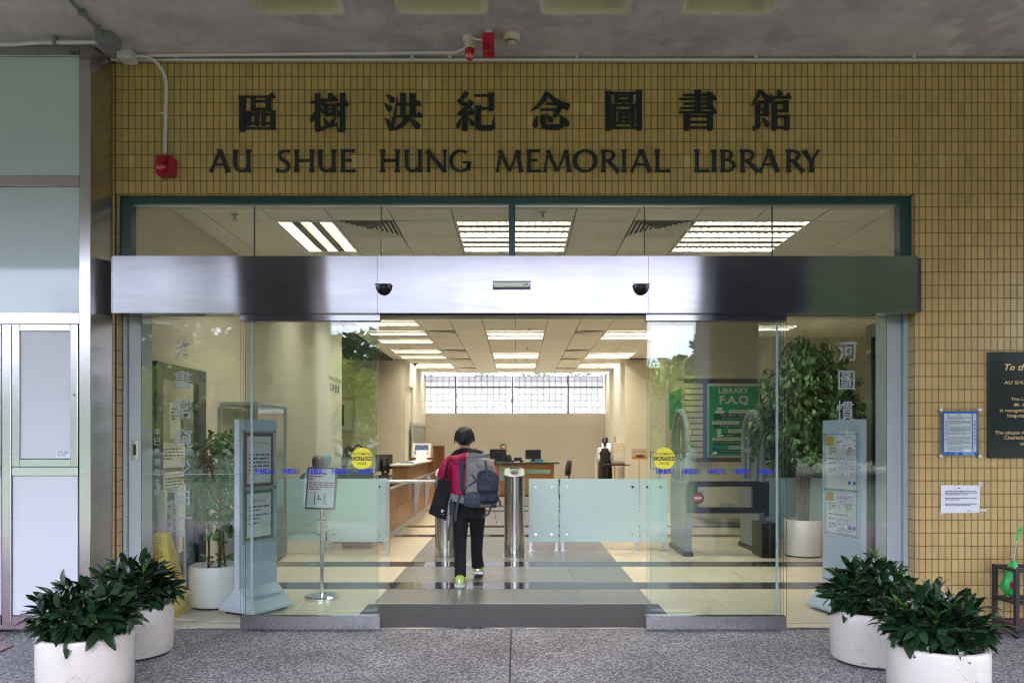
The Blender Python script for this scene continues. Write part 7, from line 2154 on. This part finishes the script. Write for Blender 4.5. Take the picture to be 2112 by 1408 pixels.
# ---- library staff
def staff(lab, x, y, top, yaw, cloth, hair, long=False, seated=True, arms='desk', vest=None, hairk=1.0, mats_=None):
    t = thing('person', lab, 'person', (x, y, 0))
    Rm = Matrix.Rotation(yaw, 3, 'Z')
    def q(a, b, z): return Vector((x, y, 0)) + Rm @ Vector((a, b, z))
    hc = top - .125
    mb = MB(); head(mb, q(0, .02, hc), .98, yaw)
    sh = hc - .215
    def tors(ex, lo):
        m_ = MB(); rows = []
        for z, rx, ry in ((lo, .145, .105), (lo + .12, .14, .10), (sh - .18, .155, .11), (sh - .03, .165, .095), (sh + .03, .11, .07), (sh + .065, .06, .055)):
            ring = []
            for j in range(16):
                a = 2 * math.pi * j / 16; ring.append(q((rx + ex) * math.cos(a), (ry + ex) * math.sin(a), z))
            rows.append(ring)
        m_.loft(rows); return m_
    lo = .50 if seated else .80
    base = tors(-.012, lo); k0 = len(mb.v); mb.v += base.v; mb.f += [tuple(i_ + k0 for i_ in f) for f in base.f]; mb.mi += base.mi
    mb.limb([q(0, 0, hc - .06), q(0, -.005, sh + .02)], [.046, .05], 10)
    armp = []
    for s_ in (-1, 1):
        s0 = q(.165 * s_, 0, sh - .02); e = q(.215 * s_, .04 if arms != 'up' else .10, sh - .27); w = q(.15 * s_, .27, max(.80, sh - .30) if seated else sh - .34)
        armp.append((s0, e, w))
        mb.limb([s0, e], [.042, .034], 8); mb.limb([e, w], [.034, .025], 8); hand(mb, w, Rm @ Vector((-.15 * s_, 1, -.1)), (0, 0, 1), .9, .4)
        if seated:
            mb.limb([q(.08 * s_, .0, .52), q(.10 * s_, .40, .50)], [.075, .055], 10); mb.limb([q(.10 * s_, .40, .50), q(.10 * s_, .42, .10)], [.052, .036], 10); mb.limb([q(.10 * s_, .40, .06), q(.10 * s_, .54, .035)], [.034, .028], 8)
        else:
            mb.limb([q(.075 * s_, 0, .84), q(.07 * s_, .01, .46), q(.07 * s_, -.02, .10)], [.078, .05, .034], 10); mb.limb([q(.07 * s_, -.03, .06), q(.075 * s_, .12, .035)], [.033, .026], 8)
    fuse('body', mb, M_skin, t, .011, 3)
    m_ = tors(.012, lo - .02)
    for s0, e, w in armp:
        m_.limb([s0, e], [.058, .05], 10); m_.limb([e, e.lerp(w, .8)], [.05, .042], 10)
    fuse('top', m_, cloth, t, .011, 3)
    if seated:
        m_ = MB()
        for s_ in (-1, 1): m_.limb([q(.08 * s_, .0, .52), q(.10 * s_, .41, .50)], [.09, .068], 10); m_.limb([q(.10 * s_, .41, .50), q(.10 * s_, .42, .12)], [.066, .052], 10)
        fuse('trousers', m_, M_trouser, t, .013, 2)
    if vest:
        m_ = MB(); rows = []
        for z, rx, ry in ((.42, .19, .15), (.60, .195, .155), (.80, .175, .14), (.95, .15, .125), (sh - .12, .17, .13), (sh - .01, .14, .115), (sh + .02, .10, .09)):
            rows.append([q(rx * math.cos(2 * math.pi * j / 20), ry * math.sin(2 * math.pi * j / 20), z) for j in range(20)])
        m_.loft(rows); m_.build('black_dress', vest, t, smooth=True)
        m_ = MB()
        for s_ in (-1, 1): m_.limb([q(.07 * s_, .01, .46), q(.07 * s_, -.02, .09)], [.056, .040], 10); m_.limb([q(.07 * s_, -.04, .04), q(.075 * s_, .13, .035)], [.042, .034], 8)
        fuse('tights', m_, M_trouser, t, .012, 2)
    m_ = MB(); c = q(0, .008, hc + .028); rr = []
    for i_ in range(11):
        th = math.pi * i_ / 10; ring = []
        for j in range(20):
            ph = 2 * math.pi * j / 20; n_ = Vector((math.sin(th) * math.cos(ph), math.sin(th) * math.sin(ph), math.cos(th)))
            p = Vector((n_.x * .094, n_.y * .112, n_.z * (.10 if n_.z > 0 else .12)))
            if n_.y > .3 and n_.z < .42: p = Vector((p.x * .6, p.y * .4, p.z * .5))
            ring.append(c + Rm @ p)
        rr.append(ring)
    m_.loft(rr)
    if long:
        m_.limb([q(0, -.06, hc), q(-.0, -.09, hc - .14), q(.0, -.105, hc - .30)], [.088, .095, .07], 12)
    elif vest: m_.limb([q(0, -.095, hc + .01), q(0, -.13, hc - .06), q(0, -.125, hc - .16)], [.03, .034, .018], 10)
    fuse('hair', m_, hair, t, .009, 2)
    return t
M_pattern = mat('black_white_floral_cloth', (.30, .29, .27), .8, var=.9, vscale=22)
M_sky_cloth = mat('pale_blue_cloth', (.22, .40, .55), .8)
M_dkcloth = mat('charcoal_cloth', (.02, .02, .026), .85)
staff('person with brown hair bent over the desk behind the pole notice', X(658, 10.9), 10.85, 1.23, R(30), M_sky_cloth, M_hair_br)
staff('person with long dark hair and a black and white floral top at the counter', X(724, 13.7), 13.7, 1.375, R(-60), M_pattern, M_hair_br, long=True)
staff('person with short black hair sitting beyond the floral top at the counter', X(739, 14.9), 15.0, 1.39, R(150), M_dkcloth, M_hair)
staff('person hidden mostly by a black monitor at the information desk', X(1038, 20), 20.0, 1.395, R(190), M_dkcloth, M_hair)
staff('person in a black dress standing at the lit blue screen', X(1248, 20.4), 20.4, 1.585, R(-8), M_paper, M_hair, seated=False, vest=M_dkcloth)
staff('person in dark clothes half hidden behind the beige machine', X(1273, 21.6), 21.6, 1.60, R(120), M_dkcloth, M_hair, seated=False)
for s_ in (1,):
    t = thing('blue_cushion', 'pale blue headrest cushion beside the brown haired person', 'cushion', (X(672, 11.0), 11.0, 1.1))
    mb = MB(); mb.ell((X(671, 11.02), 11.05, 1.14), (.075, .05, .115), 14, 10, Matrix.Rotation(R(18), 3, 'Y')); mb.build('pad', M_sky_cloth, t, smooth=True)

# ================================================================== TREES MIRRORED IN THE GLASS
def outdoor_tree(lab, x, y, h, r, mt, n, seed, trunk=.25, low=.25, grp='trees across the lawn', leaf=1.0):
    g = random.Random(seed); t = thing('tree', lab, 'tree', (x, y, -.06), grp)
    mb = MB(); mb.tube([(x, y, -.06), (x + g.uniform(-.2, .2), y, h * .3), (x + g.uniform(-.3, .3), y, h * .6)], [trunk, trunk * .75, trunk * .4], 8)
    for k in range(6):
        a = k * 1.1; mb.tube([(x, y, h * (.25 + .05 * k)), (x + math.cos(a) * r * .6, y + math.sin(a) * r * .6, h * (.45 + .07 * k))], [trunk * .45, trunk * .12], 6)
    mb.build('trunk', M_bark, t, smooth=True)
    mb = MB(); mb.recalc = False
    clumps = []
    for k in range(max(14, n // 160)):
        u = g.random(); z = h * (low + (1 - low) * u); rr = r * math.sin(math.pi * (.12 + .83 * u)) ** .7 * g.uniform(.5, 1.0); a = g.uniform(0, 6.283)
        clumps.append((Vector((x + rr * math.cos(a), y + rr * math.sin(a), z)), r * g.uniform(.18, .34)))
    for i in range(n):
        c, cr = g.choice(clumps)
        d = Vector((g.gauss(0, 1), g.gauss(0, 1), g.gauss(0, .75))); d.normalize()
        p = c + d * cr * g.random() ** .4
        s_ = g.uniform(.09, .20) * (h / 9) ** .5 * leaf
        u = Vector((g.gauss(0, 1), g.gauss(0, 1), g.gauss(0, .6))).normalized(); v = u.orthogonal().normalized()
        mb.face([mb.pt(p - u * s_), mb.pt(p + v * s_ * .5), mb.pt(p + u * s_), mb.pt(p - v * s_ * .5)])
    mb.build('crown', mt, t)
TR = [('yellow green tree mirrored beside the frosted verse', -13.2, -20, 5.3, 3.6, M_tree_y, 5000), ('broad yellow green tree mirrored in the fixed glass pane', -8.9, -22, 4.8, 3.0, M_tree_y, 4000),
      ('tall dark tree mirrored above the yellow green trees', -19.5, -34, 8.0, 5.0, M_tree_d, 6000), ('tall dark tree mirrored behind the broad yellow tree', -12, -36, 7.8, 4.6, M_tree_d, 6000),
      ('light green tree mirrored in the sliding leaf near the wall picture', -5.9, -24, 4.6, 2.6, M_tree_y, 3200), ('dark green tree mirrored in the sliding leaf above the framed picture', -6.6, -30, 6.6, 3.0, M_tree, 3600),
      ('spreading green tree mirrored in the leaf by the swing gate', 7.4, -26, 5.2, 3.2, M_tree_y, 3600), ('mid green tree mirrored near the exit sign', 4.6, -40, 6.0, 3.0, M_tree, 2600),
      ('tall dense dark tree mirrored at the end of the steel band', 13.5, -19, 13.0, 5.5, M_tree, 15000), ('dense dark tree mirrored beside the pale jamb', 19, -23, 12.0, 5.5, M_tree, 12000), 
      ('far round tree in the white glass of the partition', -30, -42, 11, 6, M_tree_d, 3200), ('far bushy tree in the white glass of the partition', -42, -44, 11.5, 7, M_tree_d, 3200), ('far feathery tree in the white glass of the partition', -24, -46, 12.6, 4, M_tree_d, 2600)]
for k, (lab, x, y, h, r, mt, n) in enumerate(TR): outdoor_tree(lab, x, y, h, r, mt, n, 50 + k, leaf=1.5 if n > 9000 else 1.0, low=.12 if n > 9000 else .25)
for k, (x, y, h, r) in enumerate(((-4.5, 38, 6, 3.2), (3.2, 40, 6.5, 3.4), (-.6, 44, 7, 3.6))):
    outdoor_tree(('green tree glimpsed through the glass blocks at the niche side', 'green tree glimpsed through the glass blocks at the poster side', 'green tree glimpsed through the middle glass blocks')[k], x, y, h, r, M_tree, 2200, 80 + k, grp='trees behind the glass blocks')
# far wood beyond the lawn, added to block low sky light from the wall
g = random.Random(77); mb = MB(); mb.recalc = False
for i in range(26000):
    az_ = g.uniform(-1.35, 1.35); x = 70 * math.tan(az_ * .62) if abs(az_) < 1 else 70 * math.tan(az_ * .62)
    x = 72 * math.sin(az_) / max(.30, math.cos(az_))
    top = 10.6 + (2.6 if -45 < x < -6 else 0) + 1.2 * math.sin(x * .11) + .9 * math.sin(x * .37 + 1) - (2.4 if -2 < x < 22 else 0) + abs(x) * .02
    z = top * g.random() ** .75; y = -66 - g.uniform(0, 7) * (1 - z / top * .6)
    s_ = g.uniform(.35, .85)
    u = Vector((g.gauss(0, 1), g.gauss(0, .5), g.gauss(0, .8))).normalized(); v = u.orthogonal().normalized()
    p = Vector((x, y, z)); mb.face([mb.pt(p - u * s_), mb.pt(p + v * s_ * .6), mb.pt(p + u * s_), mb.pt(p - v * s_ * .6)])
mb.build('sky_blocking_wood', M_tree, kind='stuff')
